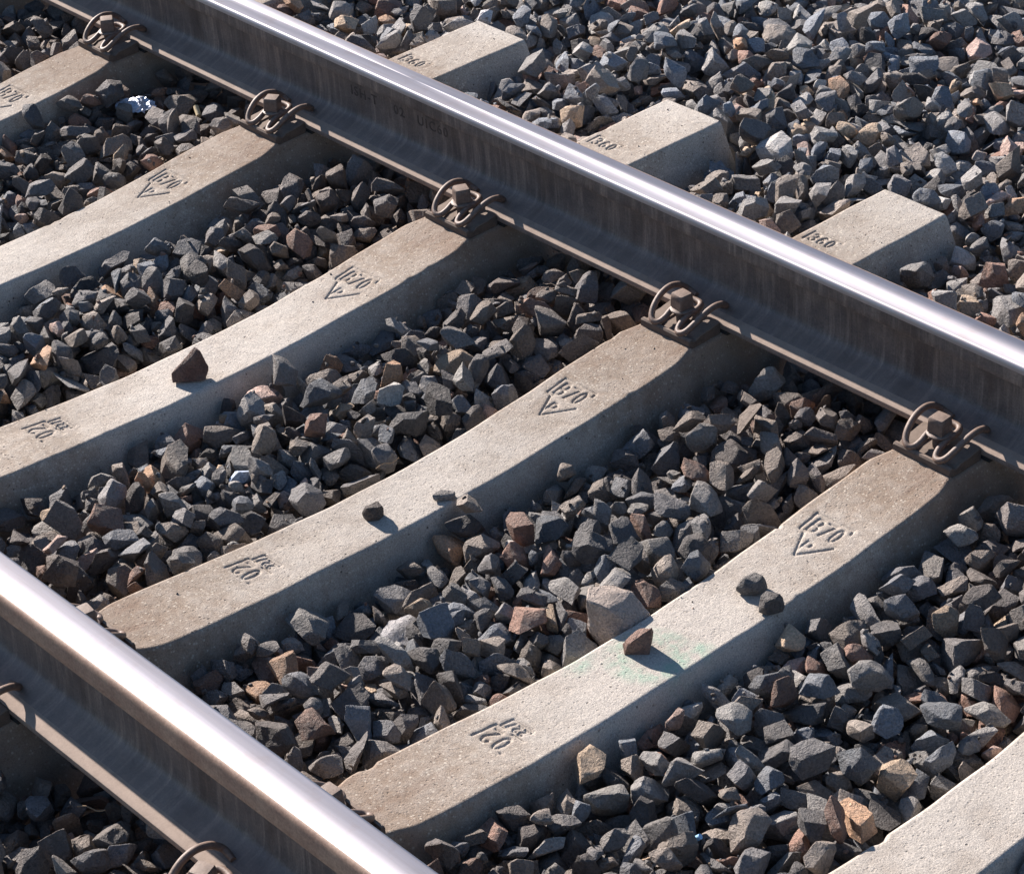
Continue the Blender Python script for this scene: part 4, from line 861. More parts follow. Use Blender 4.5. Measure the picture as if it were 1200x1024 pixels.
2998,1498,174,53,5,60,51,20,3643,1574,160,27,9,6,51,2,3022,1481,176,52,1,20,36,3,2501,3106,173,40,89,12,54,4,4172,2592,166,42,9,29,45,26,4236,2103,138,59,81,79,54,16,4210,2043,118,85,3,11,60,12,4087,1508,124,28,0,15,49,16,2509,1704,128,10,88,77,66,21,2354,3396,179,7,87,0,59,24,
2429,2424,187,73,3,29,45,1,1721,2719,152,50,75,11,36,12,2576,2693,167,34,73,36,51,17,1433,2496,144,60,72,74,56,6,3090,3464,163,74,21,69,56,25,1366,2760,173,48,86,55,62,25,2379,2441,168,2,84,60,54,1,2509,2529,186,5,5,38,60,5,2772,3527,193,5,74,72,43,22,2759,3661,185,21,4,58,63,17,
3097,1820,165,49,79,66,35,1,3821,1723,153,62,84,2,57,17,1832,3221,165,55,5,35,48,11,2907,4147,188,50,7,39,65,23,3513,2257,124,45,82,24,40,9,2005,2197,160,69,6,20,53,12,3098,3553,184,32,83,88,51,9,2552,2312,142,54,84,12,49,26,2276,3547,187,45,7,48,62,9,2443,1908,171,83,4,43,52,29,
2453,3142,163,64,1,15,46,0,3595,2175,137,32,85,86,73,18,3470,3320,164,62,81,64,40,7,3853,2148,157,71,0,24,43,22,4128,2118,124,14,75,65,60,21,3610,2073,143,73,84,20,60,15,3149,1610,170,21,6,72,57,20,3824,2651,141,85,4,27,58,15,2533,1732,155,33,9,85,43,4,3368,3320,188,36,5,11,45,5,
3668,2102,135,51,5,47,53,8,3189,2674,120,17,83,81,66,13,4257,1844,145,75,2,44,73,15,4215,1635,137,21,85,37,66,15,3739,1582,149,8,81,1,48,21,3122,1485,139,35,8,32,60,21,3816,1151,155,33,78,14,69,12,3767,3121,227,84,11,9,68,9,2898,2324,116,7,7,58,71,17,3140,1898,134,43,89,30,61,26,
2632,3584,191,84,2,85,58,1,2877,3434,178,31,78,88,52,21,2003,2647,186,85,4,6,54,20,2787,3542,186,22,0,66,69,23,2931,2055,124,75,80,16,67,25,2425,2183,166,46,12,68,47,22,1745,2587,143,35,83,22,55,9,2545,2351,159,11,83,22,32,21,2570,3733,183,4,3,8,68,25,2609,2113,139,80,79,23,53,22,
1892,2521,148,14,87,62,55,19,2008,2592,154,13,2,83,56,6,3139,2183,174,11,71,70,40,0,4208,2233,140,68,81,33,46,14,1971,2679,174,50,79,63,55,24,2907,3290,173,70,88,17,45,17,2052,3403,189,33,1,0,65,27,2365,3698,190,2,11,88,57,29,3783,2595,147,24,75,52,61,24,2378,2763,151,41,5,76,63,15,
2889,3316,169,74,4,34,61,21,2211,3574,167,36,10,3,62,8,3488,2160,118,38,12,40,58,6,3566,2776,143,21,0,64,44,12,2513,3858,172,58,17,54,68,5,2593,3579,190,13,89,69,44,28,1966,2137,158,21,83,26,46,11,3152,2136,112,54,15,75,49,8,2921,2669,168,1,82,5,43,29,3093,3382,172,43,8,38,46,21,
3194,2533,131,40,85,88,67,20,2289,3132,160,57,80,1,53,23,3054,3765,192,11,5,73,35,24,3266,3510,150,11,88,10,61,17,1253,2614,164,29,82,40,52,2,3717,1976,160,86,89,54,44,22,3843,2408,148,13,73,17,31,12,2906,3990,195,29,16,40,51,19,3687,1758,116,9,3,7,66,9,3795,1737,142,82,70,56,46,26,
4275,2208,132,7,4,55,50,5,3831,1995,142,30,85,51,36,25,4191,2531,167,13,78,28,41,23,3524,1094,116,61,84,71,44,13,4412,2034,109,2,86,6,68,11,4362,2323,137,35,1,42,54,22,4315,2173,114,40,72,4,51,12,3789,3092,198,27,15,69,64,11,2359,3324,178,43,3,74,67,25,3170,2697,145,38,8,52,58,26,
3681,2461,136,82,5,55,50,2,1764,2631,152,44,89,31,62,24,2164,3377,190,62,85,46,47,17,2537,2461,137,54,78,8,39,8,3019,3588,190,6,81,16,40,26,1945,2083,141,80,84,41,51,28,3037,2637,178,54,2,76,66,27,3738,2539,155,57,4,56,53,27,2985,2167,132,54,1,30,50,10,3076,2101,166,38,87,50,28,4,
3125,3602,196,63,4,86,42,16,3698,1818,152,20,75,39,55,23,1795,2526,146,6,5,63,51,27,2515,3394,196,37,2,5,59,13,2637,3825,176,47,5,28,73,13,3160,2752,175,34,13,66,63,10,3176,2247,113,43,1,19,64,12,1763,2626,182,34,5,59,42,13,4132,2482,152,27,7,61,42,10,2830,3964,199,16,18,50,46,28,
3838,2134,130,1,3,27,73,20,1829,3260,178,9,88,11,47,18,2847,3323,166,13,1,55,39,25,3726,2003,127,14,72,40,71,24,4182,2320,143,89,76,15,47,10,3172,2773,161,82,80,52,55,14,3501,2056,137,28,13,77,29,10,4123,1968,134,26,84,39,60,4,3793,1767,147,44,74,19,38,19,3656,1418,179,47,4,27,58,12,
1266,2728,176,66,82,71,47,16,3604,2769,149,22,80,84,56,24,3657,2771,165,32,5,58,62,12,1979,3112,175,77,89,64,61,14,4075,1972,109,82,78,37,49,11,4191,2525,145,6,4,50,51,28,3188,3054,191,36,77,49,53,4,2508,3075,183,62,87,19,61,13,2646,3534,170,19,83,12,67,26,2941,2354,153,78,6,26,62,26,
2125,3400,177,43,85,27,62,26,3689,2586,187,85,80,80,33,7,2544,3903,176,64,83,5,52,28,1427,2548,158,49,3,58,65,17,2006,2095,139,25,2,74,49,21,1927,3180,192,86,89,41,56,20,2417,3457,203,47,1,41,46,2,3035,1850,145,33,12,54,47,9,2453,3773,174,33,80,73,73,22,2734,3709,183,28,86,73,44,12,
3778,2677,145,86,6,31,66,19,1973,3240,183,58,7,27,45,8,2824,3874,175,83,2,47,55,20,1716,2622,148,79,80,86,39,25,1974,2444,174,72,84,10,46,9,2462,1995,150,2,1,2,69,20,2295,2687,159,72,75,70,69,15,2688,3348,177,39,5,40,61,13,3046,3214,173,68,77,69,63,7,3670,1738,162,48,0,79,46,2,
1995,2111,161,4,9,49,39,25,4200,2341,115,30,83,87,57,12,1674,3049,200,77,82,61,56,7,4185,2248,119,45,1,83,62,7,3582,1936,138,47,11,0,44,1,3355,3523,169,25,79,82,53,20,2462,1788,163,78,1,29,50,5,2915,3320,160,35,89,26,61,29,3173,3746,177,68,87,17,61,15,3644,1676,111,44,86,39,58,11,
3627,2007,124,58,1,57,59,16,3683,3176,196,39,11,13,41,7,2592,2573,123,46,1,36,60,12,2506,3751,182,12,88,5,43,8,4098,1473,157,45,80,55,64,25,4271,1809,166,1,4,14,31,18,4451,2184,138,74,79,71,73,15,2951,1456,127,89,2,41,68,6,3610,1417,176,26,85,81,60,12,2143,3529,220,1,6,71,73,13,
3585,1010,168,74,83,46,60,19,2618,1830,123,58,2,64,73,21,1949,2526,154,51,80,68,67,6,2961,1913,131,45,6,33,55,29,3135,2051,164,29,13,22,54,15,3667,2490,162,14,85,89,46,14,2036,3283,169,77,12,30,45,20,2528,2466,163,80,89,5,47,10,3641,2316,146,0,89,84,58,2,1957,2595,167,4,84,31,45,1,
2373,2289,153,45,4,37,53,1,2905,1818,146,82,89,19,60,16,3665,2563,174,30,76,82,48,0,2794,3857,186,83,11,9,49,10,3537,2311,128,5,87,88,49,21,2524,2435,145,38,2,70,52,18,2964,2565,151,41,89,73,52,8,3434,3481,182,13,18,6,48,17,2045,2278,164,42,12,89,50,19,2894,2414,147,69,15,87,33,7,
2391,2208,150,73,2,32,48,21,2944,1625,152,7,4,27,37,7,1672,2336,153,81,1,23,36,21,2400,2544,170,65,10,40,60,3,2544,3349,152,30,85,51,33,25,2913,2577,138,43,9,7,68,16,3050,3298,180,80,78,31,59,6,3678,2025,129,47,13,4,55,14,4181,2233,147,49,78,34,51,13,2463,2350,158,52,1,15,73,2,
2499,2577,155,32,2,6,50,24,2729,3497,193,53,10,33,64,18,2845,4134,182,30,73,10,42,25,3168,2521,158,81,83,33,58,11,3582,1980,138,69,11,81,51,0,3841,2037,128,68,88,56,53,5,4290,1730,133,87,84,80,52,23,1924,3085,184,42,85,34,50,21,2442,1817,171,64,2,49,40,7,3365,3374,163,68,9,39,51,12,
2910,1874,106,67,79,73,56,7,4154,2417,138,85,11,24,43,27,2884,1543,144,50,85,12,47,6,4251,2190,116,29,85,56,55,19,4215,2163,115,41,78,4,37,4,3568,2053,145,8,89,54,55,20,4435,1902,131,21,88,0,52,16,3083,1438,176,62,82,3,40,16,4372,2188,122,8,85,84,30,22,4453,2125,140,88,76,53,40,29,
2540,1691,194,50,0,60,63,14,4237,2541,158,22,87,50,62,8,3477,2111,117,65,2,81,69,10,2766,3591,181,54,9,19,45,1,2026,3319,158,79,74,22,53,27,2348,3425,184,33,76,36,49,22,3633,2343,177,40,89,3,23,6,2648,3682,173,55,88,26,58,23,3617,1606,163,29,3,19,73,15,2539,3403,155,12,84,66,62,26,
2535,2059,143,22,72,82,40,28,3775,1133,164,34,7,0,43,23,1267,2669,175,42,89,30,66,3,2835,4192,171,51,15,22,56,6,3052,2343,166,57,84,78,55,8,3004,3362,174,19,85,33,68,26,3371,3594,153,63,72,4,60,28,2683,3471,183,5,86,34,53,5,2790,3755,162,70,83,73,58,14,2925,3669,156,81,7,39,70,4,
3523,1691,119,72,1,0,41,2,2981,2524,166,56,8,84,51,24,2542,2390,154,63,4,18,37,15,2967,2135,118,51,0,24,47,6,2317,1989,171,65,86,10,36,17,2640,3363,142,21,78,9,61,11,2813,3568,175,70,6,31,73,15,3022,1792,109,64,1,80,66,4,3845,1975,143,50,83,67,54,16,2405,3412,185,67,2,58,65,29,
3143,3512,159,68,9,15,67,24,1986,2498,147,41,6,28,48,4,2450,2735,153,5,79,15,51,22,2332,1994,148,51,4,82,57,15,2612,3146,141,24,12,26,62,0,3117,2425,152,39,2,88,56,17,3322,3583,171,72,88,6,63,20,3525,3295,154,74,0,1,33,8,4279,2422,147,28,84,14,61,22,4322,2375,142,76,70,16,42,16,
4307,1823,163,8,0,64,50,20,4316,2063,128,27,17,44,55,21,1116,2685,139,16,8,50,64,25,4108,1708,110,47,89,56,43,1,2513,2039,137,76,81,24,66,13,3693,1674,126,82,13,14,63,20,3810,1649,147,68,87,58,37,9,4356,2042,116,5,87,83,48,1,3823,1551,140,51,3,79,43,3,4164,1470,168,53,6,34,66,26,
3712,3187,213,4,81,88,62,8,4093,1402,165,35,73,55,73,6,3278,3711,174,2,1,48,61,14,3057,1808,113,87,2,89,64,24,3788,2416,152,9,1,75,50,29,3148,3856,178,39,89,34,65,9,3210,2631,122,29,78,0,42,23,2295,2212,132,12,76,67,57,11,3108,1836,139,18,2,85,46,18,3555,2564,154,46,84,53,51,3,
3735,2666,183,40,0,59,34,11,2911,2469,139,52,1,85,47,24,3651,2507,176,4,88,48,28,26,3212,2498,134,87,0,45,55,15,3567,2126,149,3,7,73,65,29,2118,3323,174,48,78,21,54,13,2463,3234,184,28,3,62,73,18,2525,2528,150,70,5,4,58,16,1776,3192,152,8,72,5,49,21,1701,2598,153,88,7,49,58,17,
1893,3183,164,44,84,49,71,22,2515,2591,173,73,89,40,44,14,2577,2156,121,42,89,40,38,11,2741,3430,163,33,13,15,67,26,3489,3324,140,11,83,62,60,22,1923,2138,138,11,3,89,42,5,2775,3437,188,7,1,39,44,2,2809,3448,197,24,7,78,71,13,3672,2694,154,39,2,20,51,11,2924,2260,119,62,3,31,56,7,
2913,3277,143,24,71,80,49,29,3631,2026,172,2,15,46,37,13,1321,2588,171,20,11,12,47,13,2389,3096,180,43,9,18,63,3,1694,2472,173,56,5,44,36,8,2024,3372,185,10,74,86,61,22,2765,3877,180,16,75,29,48,2,3585,2197,149,55,1,81,43,25,1157,2696,154,66,87,12,50,28,2805,3920,195,51,78,3,37,28,
2961,4024,180,77,6,75,66,17,2808,4024,210,6,89,88,38,10,3261,3668,162,13,78,15,38,11,3494,1540,121,7,3,39,50,16,3761,1930,149,85,8,7,35,20,4231,2392,129,1,83,34,64,26,4285,2376,135,51,88,19,66,13,2485,3385,178,27,10,30,68,28,3503,1806,99,84,7,54,58,9,3585,2561,128,13,85,3,64,26,
3710,2273,154,20,83,71,42,11,2428,2025,165,9,4,69,39,22,3233,1536,132,51,17,55,53,9,3216,3678,137,10,6,55,62,23,3772,2765,161,86,4,16,62,2,3166,3743,117,0,82,13,48,1,3813,2094,123,39,3,1,64,9,4147,1812,105,3,3,67,55,4,3832,1679,142,22,15,4,46,27,4265,1805,103,82,89,82,70,27,
4316,2338,136,39,82,89,42,9,3179,1449,165,35,78,38,40,13,1991,2059,176,30,13,35,71,23,2538,3941,180,23,84,71,54,21,2357,2347,180,88,77,32,37,1,2296,3441,165,70,18,15,55,24,3683,2372,158,81,88,59,66,17,2628,2420,138,32,12,16,58,11,2935,3435,178,3,4,27,55,6,1818,2206,147,14,86,82,72,15,
2075,3522,189,60,8,30,48,26,2895,2625,134,57,83,18,54,6,2996,1797,141,45,86,13,53,14,4441,2282,130,41,17,47,48,8,1824,2320,135,54,8,41,51,5,2135,3515,171,74,0,86,63,16,2428,2335,114,11,2,1,65,25,2487,3352,152,9,82,4,56,9,2796,3680,174,67,17,64,61,14,3801,2250,143,82,9,72,55,24,
2533,1704,162,68,0,13,48,0,2962,3623,165,12,7,6,67,24,2049,3391,167,53,4,88,58,26,2427,2482,170,8,83,71,41,0,3003,3530,174,71,8,43,65,26,3216,3366,122,45,14,15,61,0,3621,2691,153,66,0,17,61,20,1739,2682,150,22,4,8,54,13,2391,1831,169,0,2,22,71,6,2611,3653,183,78,84,17,52,26,
1946,2109,116,8,89,3,66,16,2015,2292,153,33,4,20,59,29,2392,2037,165,78,2,89,58,22,1887,2605,161,1,81,14,72,14,3521,3308,126,42,8,46,54,8,3594,2121,121,87,18,12,46,1,1688,3137,194,47,83,59,57,3,1962,3384,148,26,14,31,70,4,2816,4068,197,13,12,32,42,11,2978,3265,152,2,84,88,61,8,
1401,2749,157,49,8,37,54,5,1704,2330,128,37,20,2,70,21,2501,2170,117,44,11,20,61,16,2934,3399,190,12,19,80,45,2,3047,2430,163,80,82,61,44,11,3585,3208,155,18,2,25,66,20,1088,2673,154,16,7,68,42,25,2392,3163,161,2,85,48,47,0,3730,2760,134,68,86,48,66,24,2568,2078,125,64,89,36,61,7,
4184,1933,143,36,6,7,45,4,2909,2763,124,1,0,25,69,28,3235,3402,118,87,4,2,60,2,4110,2490,132,16,84,80,57,9,4276,1905,138,15,89,88,61,22,1704,3104,183,36,86,56,55,15,3045,2537,179,58,1,57,40,21,3504,1672,117,82,18,25,43,19,3150,2288,154,76,4,36,40,28,1772,3113,161,73,77,6,47,11,
3550,2015,122,19,78,1,54,20,4121,2195,145,46,19,16,48,14,3776,1464,163,35,79,15,48,23,3120,1681,129,4,73,73,52,27,3511,1159,122,53,85,0,53,27,1785,3342,178,0,12,87,62,5,4297,1661,141,66,0,70,65,14,2991,1968,148,53,84,39,61,25,2632,2294,144,10,15,41,65,19,2296,3391,190,69,10,45,53,2,
2422,3162,169,53,82,52,55,5,1422,2698,149,38,2,59,46,23,1883,3389,150,55,15,58,73,27,1916,2465,152,32,6,42,49,4,2562,3657,193,60,2,46,54,28,2546,3296,147,33,87,41,54,4,2619,2628,146,43,1,59,45,12,1773,2581,124,48,2,67,57,12,2604,2690,126,68,75,84,65,28,2867,3560,190,25,83,7,62,7,
2838,3576,199,84,5,18,38,28,3186,3385,156,0,1,29,48,20,3070,3738,176,55,87,71,45,6,2594,3261,122,85,7,73,60,12,2468,3680,184,74,89,45,64,24,2344,3265,163,18,12,57,54,12,2303,3489,203,71,6,28,47,9,3037,2262,153,87,15,49,44,27,3526,2188,132,43,80,74,58,18,3770,1227,141,39,7,27,55,26,
2582,3395,168,9,0,24,61,26,2574,3248,153,85,86,17,73,23,3115,2204,165,40,83,71,36,21,3517,2135,133,62,84,82,49,24,4236,2393,162,53,6,65,58,22,1719,2565,150,1,8,57,55,2,2185,3443,172,88,12,16,37,20,3128,3402,181,14,87,6,48,28,3139,1824,127,44,89,54,59,5,3731,1220,145,87,9,87,57,1,
4280,2241,122,37,83,55,45,22,2485,3224,172,89,14,33,59,16,2292,3276,163,83,84,26,73,8,2760,3398,166,80,81,87,72,19,3104,2028,170,9,85,68,33,23,3549,2726,146,51,11,51,50,19,3560,1756,115,80,0,75,59,8,1886,2137,143,52,15,18,51,15,3244,3583,138,80,3,44,62,28,3136,3677,177,7,1,77,65,13,
3132,3739,190,67,8,38,46,15,1368,2595,155,20,76,48,54,21,1704,2789,140,45,7,50,63,14,2031,3102,168,57,79,25,48,17,2380,3292,182,8,88,3,52,18,2508,2137,109,74,8,12,56,12,3024,2143,144,66,6,57,40,14,3221,1594,144,15,88,1,51,9,3141,1557,160,8,78,9,34,21,3275,3371,151,5,81,79,49,20,
3738,1174,148,43,7,44,49,21,3813,2696,124,26,83,24,45,27,3795,2440,120,17,80,26,67,22,3181,1821,112,64,77,49,40,4,3498,1124,120,51,1,24,48,5,3817,2273,123,53,86,77,45,19,2569,2517,138,24,73,12,45,24,3811,1624,120,0,82,19,67,1,4251,2322,110,48,12,75,54,23,2508,1858,163,14,7,21,73,18,
4249,1687,128,1,1,70,54,22,4101,1600,134,31,3,72,59,14,4279,2100,124,29,3,89,45,21,4432,1932,132,2,79,8,51,21,4203,2106,112,15,17,61,51,18,4236,2148,107,42,4,27,55,2,3019,3034,183,22,70,20,69,20,2639,2091,145,31,87,48,57,24,2632,2508,144,23,81,27,66,17,2520,3353,165,64,7,29,34,14,
3734,2450,146,22,17,71,62,16,2304,3240,176,52,87,7,64,3,2356,3488,186,51,2,23,39,0,2818,3843,167,85,10,18,52,26,3518,2364,118,2,19,44,41,27,1318,2684,159,14,77,48,64,2,3161,3216,162,85,0,76,58,12,3075,2262,156,77,17,29,59,23,2869,2165,119,14,83,29,46,12,3156,3698,162,76,81,31,45,10,
3148,3755,181,5,81,44,38,7,3210,1646,118,13,83,45,60,11,2404,3580,200,36,81,20,62,14,1781,2728,126,14,0,26,40,24,2438,2298,144,25,9,82,65,28,2354,2152,166,5,2,22,54,27,3117,3561,163,67,4,23,54,9,3182,3712,179,0,89,63,46,20,3410,3483,191,87,0,21,51,17,3752,2370,135,35,5,59,73,6,
1266,2555,161,3,77,35,46,23,1896,2120,139,58,82,56,54,14,2490,1805,133,35,72,65,72,28,1331,2493,175,2,86,87,41,8,1855,2500,135,30,7,10,53,4,2534,2004,142,44,4,74,55,17,2515,2297,146,74,89,10,63,27,1262,2699,149,42,85,58,61,6,2731,3375,193,37,14,59,45,11,2999,3908,183,9,86,62,67,3,
4156,1929,130,34,5,63,42,4,4272,1928,149,27,6,7,40,27,2357,2551,148,71,13,45,55,27,2329,2153,152,39,0,14,71,17,3108,3637,182,71,13,27,51,12,3467,1932,123,45,2,39,33,4,4289,2273,104,38,0,87,39,8,2897,3708,166,2,84,28,46,29,3674,1950,140,61,75,81,31,7,4181,1651,142,22,80,39,34,0,
4344,2187,131,63,7,33,54,29,2467,2047,138,53,12,50,61,4,4402,2279,104,76,84,66,38,7,2007,3114,182,10,83,53,34,10,2843,3993,185,48,89,80,50,16,3665,1217,116,41,6,83,59,14,3563,1230,114,41,5,13,53,13,3761,1461,130,32,20,55,63,21,2299,3736,196,38,75,14,68,6,3644,985,175,14,2,38,59,4,
2812,4144,202,54,88,57,63,1,1934,3419,188,53,11,60,71,26,2958,1421,174,85,84,47,73,8,1964,3384,206,43,13,52,53,18,2488,2646,172,0,89,7,50,17,3183,1925,154,66,85,89,36,0,3114,3313,193,57,8,75,53,24,3630,2352,154,40,7,5,66,23,1929,3145,180,28,88,88,63,6,2397,2315,150,39,8,37,65,17,
2492,3596,193,15,87,51,40,23,2023,3199,160,47,86,17,53,24,2920,4014,169,85,15,3,63,16,3227,3267,186,84,86,4,63,3,3052,3538,183,36,88,33,55,5,3192,1845,129,64,83,87,47,12,2534,3576,182,61,4,35,61,5,3020,1578,174,55,0,29,42,24,2382,3461,177,81,89,75,64,12,2546,2430,125,64,3,26,64,10,
1974,2245,158,68,7,64,53,19,2557,3139,145,80,86,5,64,10,2988,1534,187,81,2,53,70,5,2031,2113,146,50,87,40,47,23,2533,3328,141,76,6,35,45,27,2698,3755,179,34,85,77,52,14,3163,3172,179,17,77,59,34,12,1829,3269,148,74,88,3,68,22,2199,3437,145,21,74,86,34,21,2400,1915,152,32,3,21,57,8,
2290,3468,187,53,89,64,47,14,2484,1758,167,6,89,29,35,7,2539,2181,115,43,71,8,49,14,2577,2310,113,37,5,63,44,2,2582,1858,126,82,87,30,56,16,2398,2790,137,30,0,1,43,25,2439,3485,193,6,86,79,50,2,2752,3348,119,23,78,5,62,21,2539,2620,128,4,13,39,62,17,3029,1759,135,6,9,45,50,5,
3151,3699,183,23,85,32,47,15,1676,2330,141,6,71,75,49,23,3672,2522,166,74,6,10,36,12,3818,2407,137,58,15,19,34,12,1833,2423,126,88,2,30,61,3,1803,2738,150,44,5,50,39,17,2165,3430,151,7,19,56,60,13,3059,2493,139,36,77,69,63,22,3172,3548,176,31,15,49,34,28,3683,1602,175,53,9,70,48,27,
4321,2048,144,71,9,6,42,1,2295,2623,144,89,5,87,51,3,2912,2486,157,60,1,52,38,14,3194,3422,178,54,0,58,40,14,3693,1710,135,3,3,4,69,18,3673,1638,134,8,79,3,56,22,3751,2061,152,60,10,36,41,14,4139,1993,121,47,84,7,46,28,2202,3699,149,5,9,43,48,9,2496,3581,170,2,4,61,43,16,2870,4116,156,44,6,9,73,18,
3560,2152,139,38,76,16,61,9,4146,2634,138,69,8,38,72,22,4308,2357,139,34,14,9,32,5,2464,2075,147,78,12,51,45,15,3130,2569,141,73,81,63,51,9,3090,1514,188,79,77,30,27,20,4152,2077,129,68,11,11,38,11,2880,3810,179,51,85,78,52,29,3486,1959,103,2,88,76,34,28,4316,1670,135,29,85,63,52,23,
4319,1995,147,44,80,54,44,17,4431,1835,142,19,82,22,62,11,1733,3126,160,43,3,9,46,8,3582,2148,105,7,85,45,61,26,4279,2132,129,43,2,5,63,18,2432,3747,173,10,11,26,57,10,4313,2108,122,18,9,51,62,13,4163,1773,122,46,2,79,40,16,4235,1532,161,24,8,64,66,26,3766,1109,161,62,83,72,66,13,
4336,2387,124,85,6,47,66,20,2567,3477,153,45,86,61,62,3,2620,3085,171,6,84,3,47,3,3012,2077,148,62,83,5,37,28,2522,3479,180,51,81,58,50,29,2997,1904,142,72,1,19,60,9,1924,2162,147,53,9,37,72,10,3232,3102,159,80,77,9,36,12,1997,2424,131,27,81,21,62,7,2456,3536,182,85,85,80,67,6,
2501,3540,129,38,0,70,73,8,3137,2099,160,76,81,6,46,17,3629,3183,162,55,2,63,66,17,2504,3544,197,89,88,89,45,20,2651,3784,166,79,82,81,45,0,3077,2086,155,50,2,41,41,19,1834,3084,167,42,84,62,57,26,2027,2385,154,52,9,41,43,7,3206,2512,173,29,88,1,48,26,2485,2447,166,59,1,87,48,11,
3532,2591,128,27,20,26,61,21,3527,3361,149,75,2,23,62,10,1298,2603,165,38,3,80,54,5,2357,3617,182,57,2,8,53,18,2488,3726,181,71,11,19,56,15,2533,2566,119,70,1,84,59,28,2810,4041,187,33,11,79,69,22,3073,2008,160,47,0,25,39,28,4251,2203,137,35,82,83,43,15,1333,2607,171,63,10,70,35,15,
1712,3200,161,70,83,76,68,28,1795,2346,137,87,2,77,51,9,2670,3811,172,77,8,77,50,25,3162,1886,103,2,4,10,73,29,3590,2523,148,69,20,47,59,28,1699,2416,124,0,9,49,59,12,3757,1192,117,0,0,48,61,22,3758,2496,145,21,71,27,36,8,2869,4076,187,15,8,71,48,0,3143,2447,155,47,16,89,60,16,
2436,2469,135,64,75,30,60,24,2544,3867,167,66,82,2,38,21,2961,4031,133,17,82,62,72,2,2998,2766,159,4,74,52,61,23,3194,1783,122,73,16,55,36,12,2861,1813,126,72,12,31,39,14,1955,2187,148,3,1,76,62,17,2473,1899,145,8,75,78,54,25,2906,1497,124,86,9,31,60,7,3423,3326,137,14,84,0,42,11,
3611,1933,137,46,81,7,42,24,3780,2544,113,0,87,19,61,23,4380,2020,130,87,84,86,32,23,4264,1767,110,7,84,45,37,6,2523,1999,103,59,77,62,54,28,3105,3937,205,5,77,87,52,16,1802,2172,142,35,4,78,53,17,4208,2577,150,70,7,9,68,28,2735,4109,182,21,81,65,57,20,1696,2655,144,42,89,1,46,12,
3233,2207,135,28,82,33,45,12,2616,2341,140,65,10,12,58,21,3499,2553,128,80,75,23,61,7,2954,2319,157,83,85,60,47,5,3701,2624,139,64,8,74,57,12,1980,3297,181,44,89,4,63,22,2608,2528,126,41,76,31,56,11,3092,3529,163,47,10,1,48,8,3125,2119,158,51,1,56,44,4,3170,2406,117,85,84,66,43,21,
1192,2667,167,75,87,20,37,24,3074,1832,131,33,80,66,51,27,3553,2473,157,44,86,39,65,5,1743,3258,182,60,84,15,33,29,2560,2678,142,88,73,66,54,20,2623,2234,135,80,85,1,55,8,2560,2039,125,42,86,35,49,23,3057,2266,162,8,80,22,30,12,3515,2331,124,2,3,7,48,29,3692,1221,157,68,86,56,49,27,
3663,1590,163,72,78,79,36,18,4219,2190,152,2,7,6,62,4,1835,2176,126,45,6,27,60,11,2371,3364,179,73,88,87,49,2,3014,2356,128,86,9,87,72,24,3109,2418,177,66,4,50,44,28,3726,1662,139,9,87,38,38,15,4150,2062,143,37,3,37,41,23,2188,3369,163,62,75,35,39,13,2479,2393,147,15,87,48,62,9,
2601,1677,119,72,88,78,56,7,3615,3123,166,54,76,28,66,7,1746,2746,138,78,0,48,36,12,2797,3903,184,49,88,88,58,18,2964,2397,136,5,79,7,47,23,3137,3331,163,74,8,59,57,24,3149,1544,137,40,2,6,69,11,3560,1689,127,65,8,13,54,25,3657,3122,174,11,12,65,40,7,1391,2496,161,44,9,16,36,18,
1732,2289,151,56,87,21,54,17,2376,2719,143,56,7,28,62,10,2375,1953,164,85,0,4,50,10,2307,2252,152,5,87,55,43,11,2544,2381,117,62,85,45,61,6,2524,1741,116,53,0,36,42,0,3161,1857,133,82,10,3,47,17,3692,2524,157,34,85,4,49,23,1972,2586,140,89,13,21,53,9,2450,1769,158,67,7,32,50,27,
2740,3317,151,61,74,42,51,20,2929,4055,164,7,9,88,57,18,3015,3212,143,14,0,12,46,28,2885,4073,148,87,3,44,66,16,3211,1572,132,72,83,37,40,7,3201,3533,155,47,6,67,56,8,3541,1895,105,44,1,59,56,2,3713,1645,141,24,8,78,59,10,3782,2136,124,59,87,64,54,8,3828,2302,127,42,8,33,49,5,
1152,2637,162,18,85,50,45,18,1678,2421,164,2,87,26,26,7,1946,2696,120,25,80,62,64,21,2516,3403,134,5,6,71,57,29,3016,1736,152,63,13,44,47,8,4275,1690,149,55,85,29,51,28,1787,3154,146,84,5,52,67,15,2029,2266,154,6,1,16,42,13,2483,1922,124,10,86,67,67,3,2727,3819,170,5,85,0,46,13,
3159,2038,120,45,14,4,57,17,3173,1613,157,59,3,58,39,9,3469,3448,161,21,2,38,39,13,3392,3394,182,5,14,72,60,9,3799,2649,119,74,8,13,62,25,2524,3427,170,88,80,70,63,9,2341,3126,162,1,1,57,60,17,2577,3175,135,11,82,72,55,17,3514,3253,126,8,4,46,61,5,3577,1097,115,38,89,6,52,22,
4150,1626,129,24,8,62,69,19,4309,2007,106,25,80,44,62,21,3064,2776,148,61,84,80,62,28,3574,2667,129,18,4,30,54,26,4177,2567,140,28,79,53,47,21,4142,1753,123,35,89,24,38,8,4409,2106,110,65,3,24,56,2,4314,2022,141,9,89,45,68,9,2980,1487,147,47,13,88,65,26,3024,2777,141,45,5,61,32,9,
4445,2230,124,40,78,71,39,28,4305,2459,203,3,77,54,43,21,1680,3240,196,85,85,28,63,24,3442,3519,204,36,7,20,67,26,2894,4189,201,86,82,59,63,20,2555,1687,168,81,3,56,43,16,1864,3438,157,70,88,82,63,28,2620,3053,185,14,89,83,64,20,2601,4019,170,16,1,10,54,8,1911,3271,184,5,80,22,51,25,
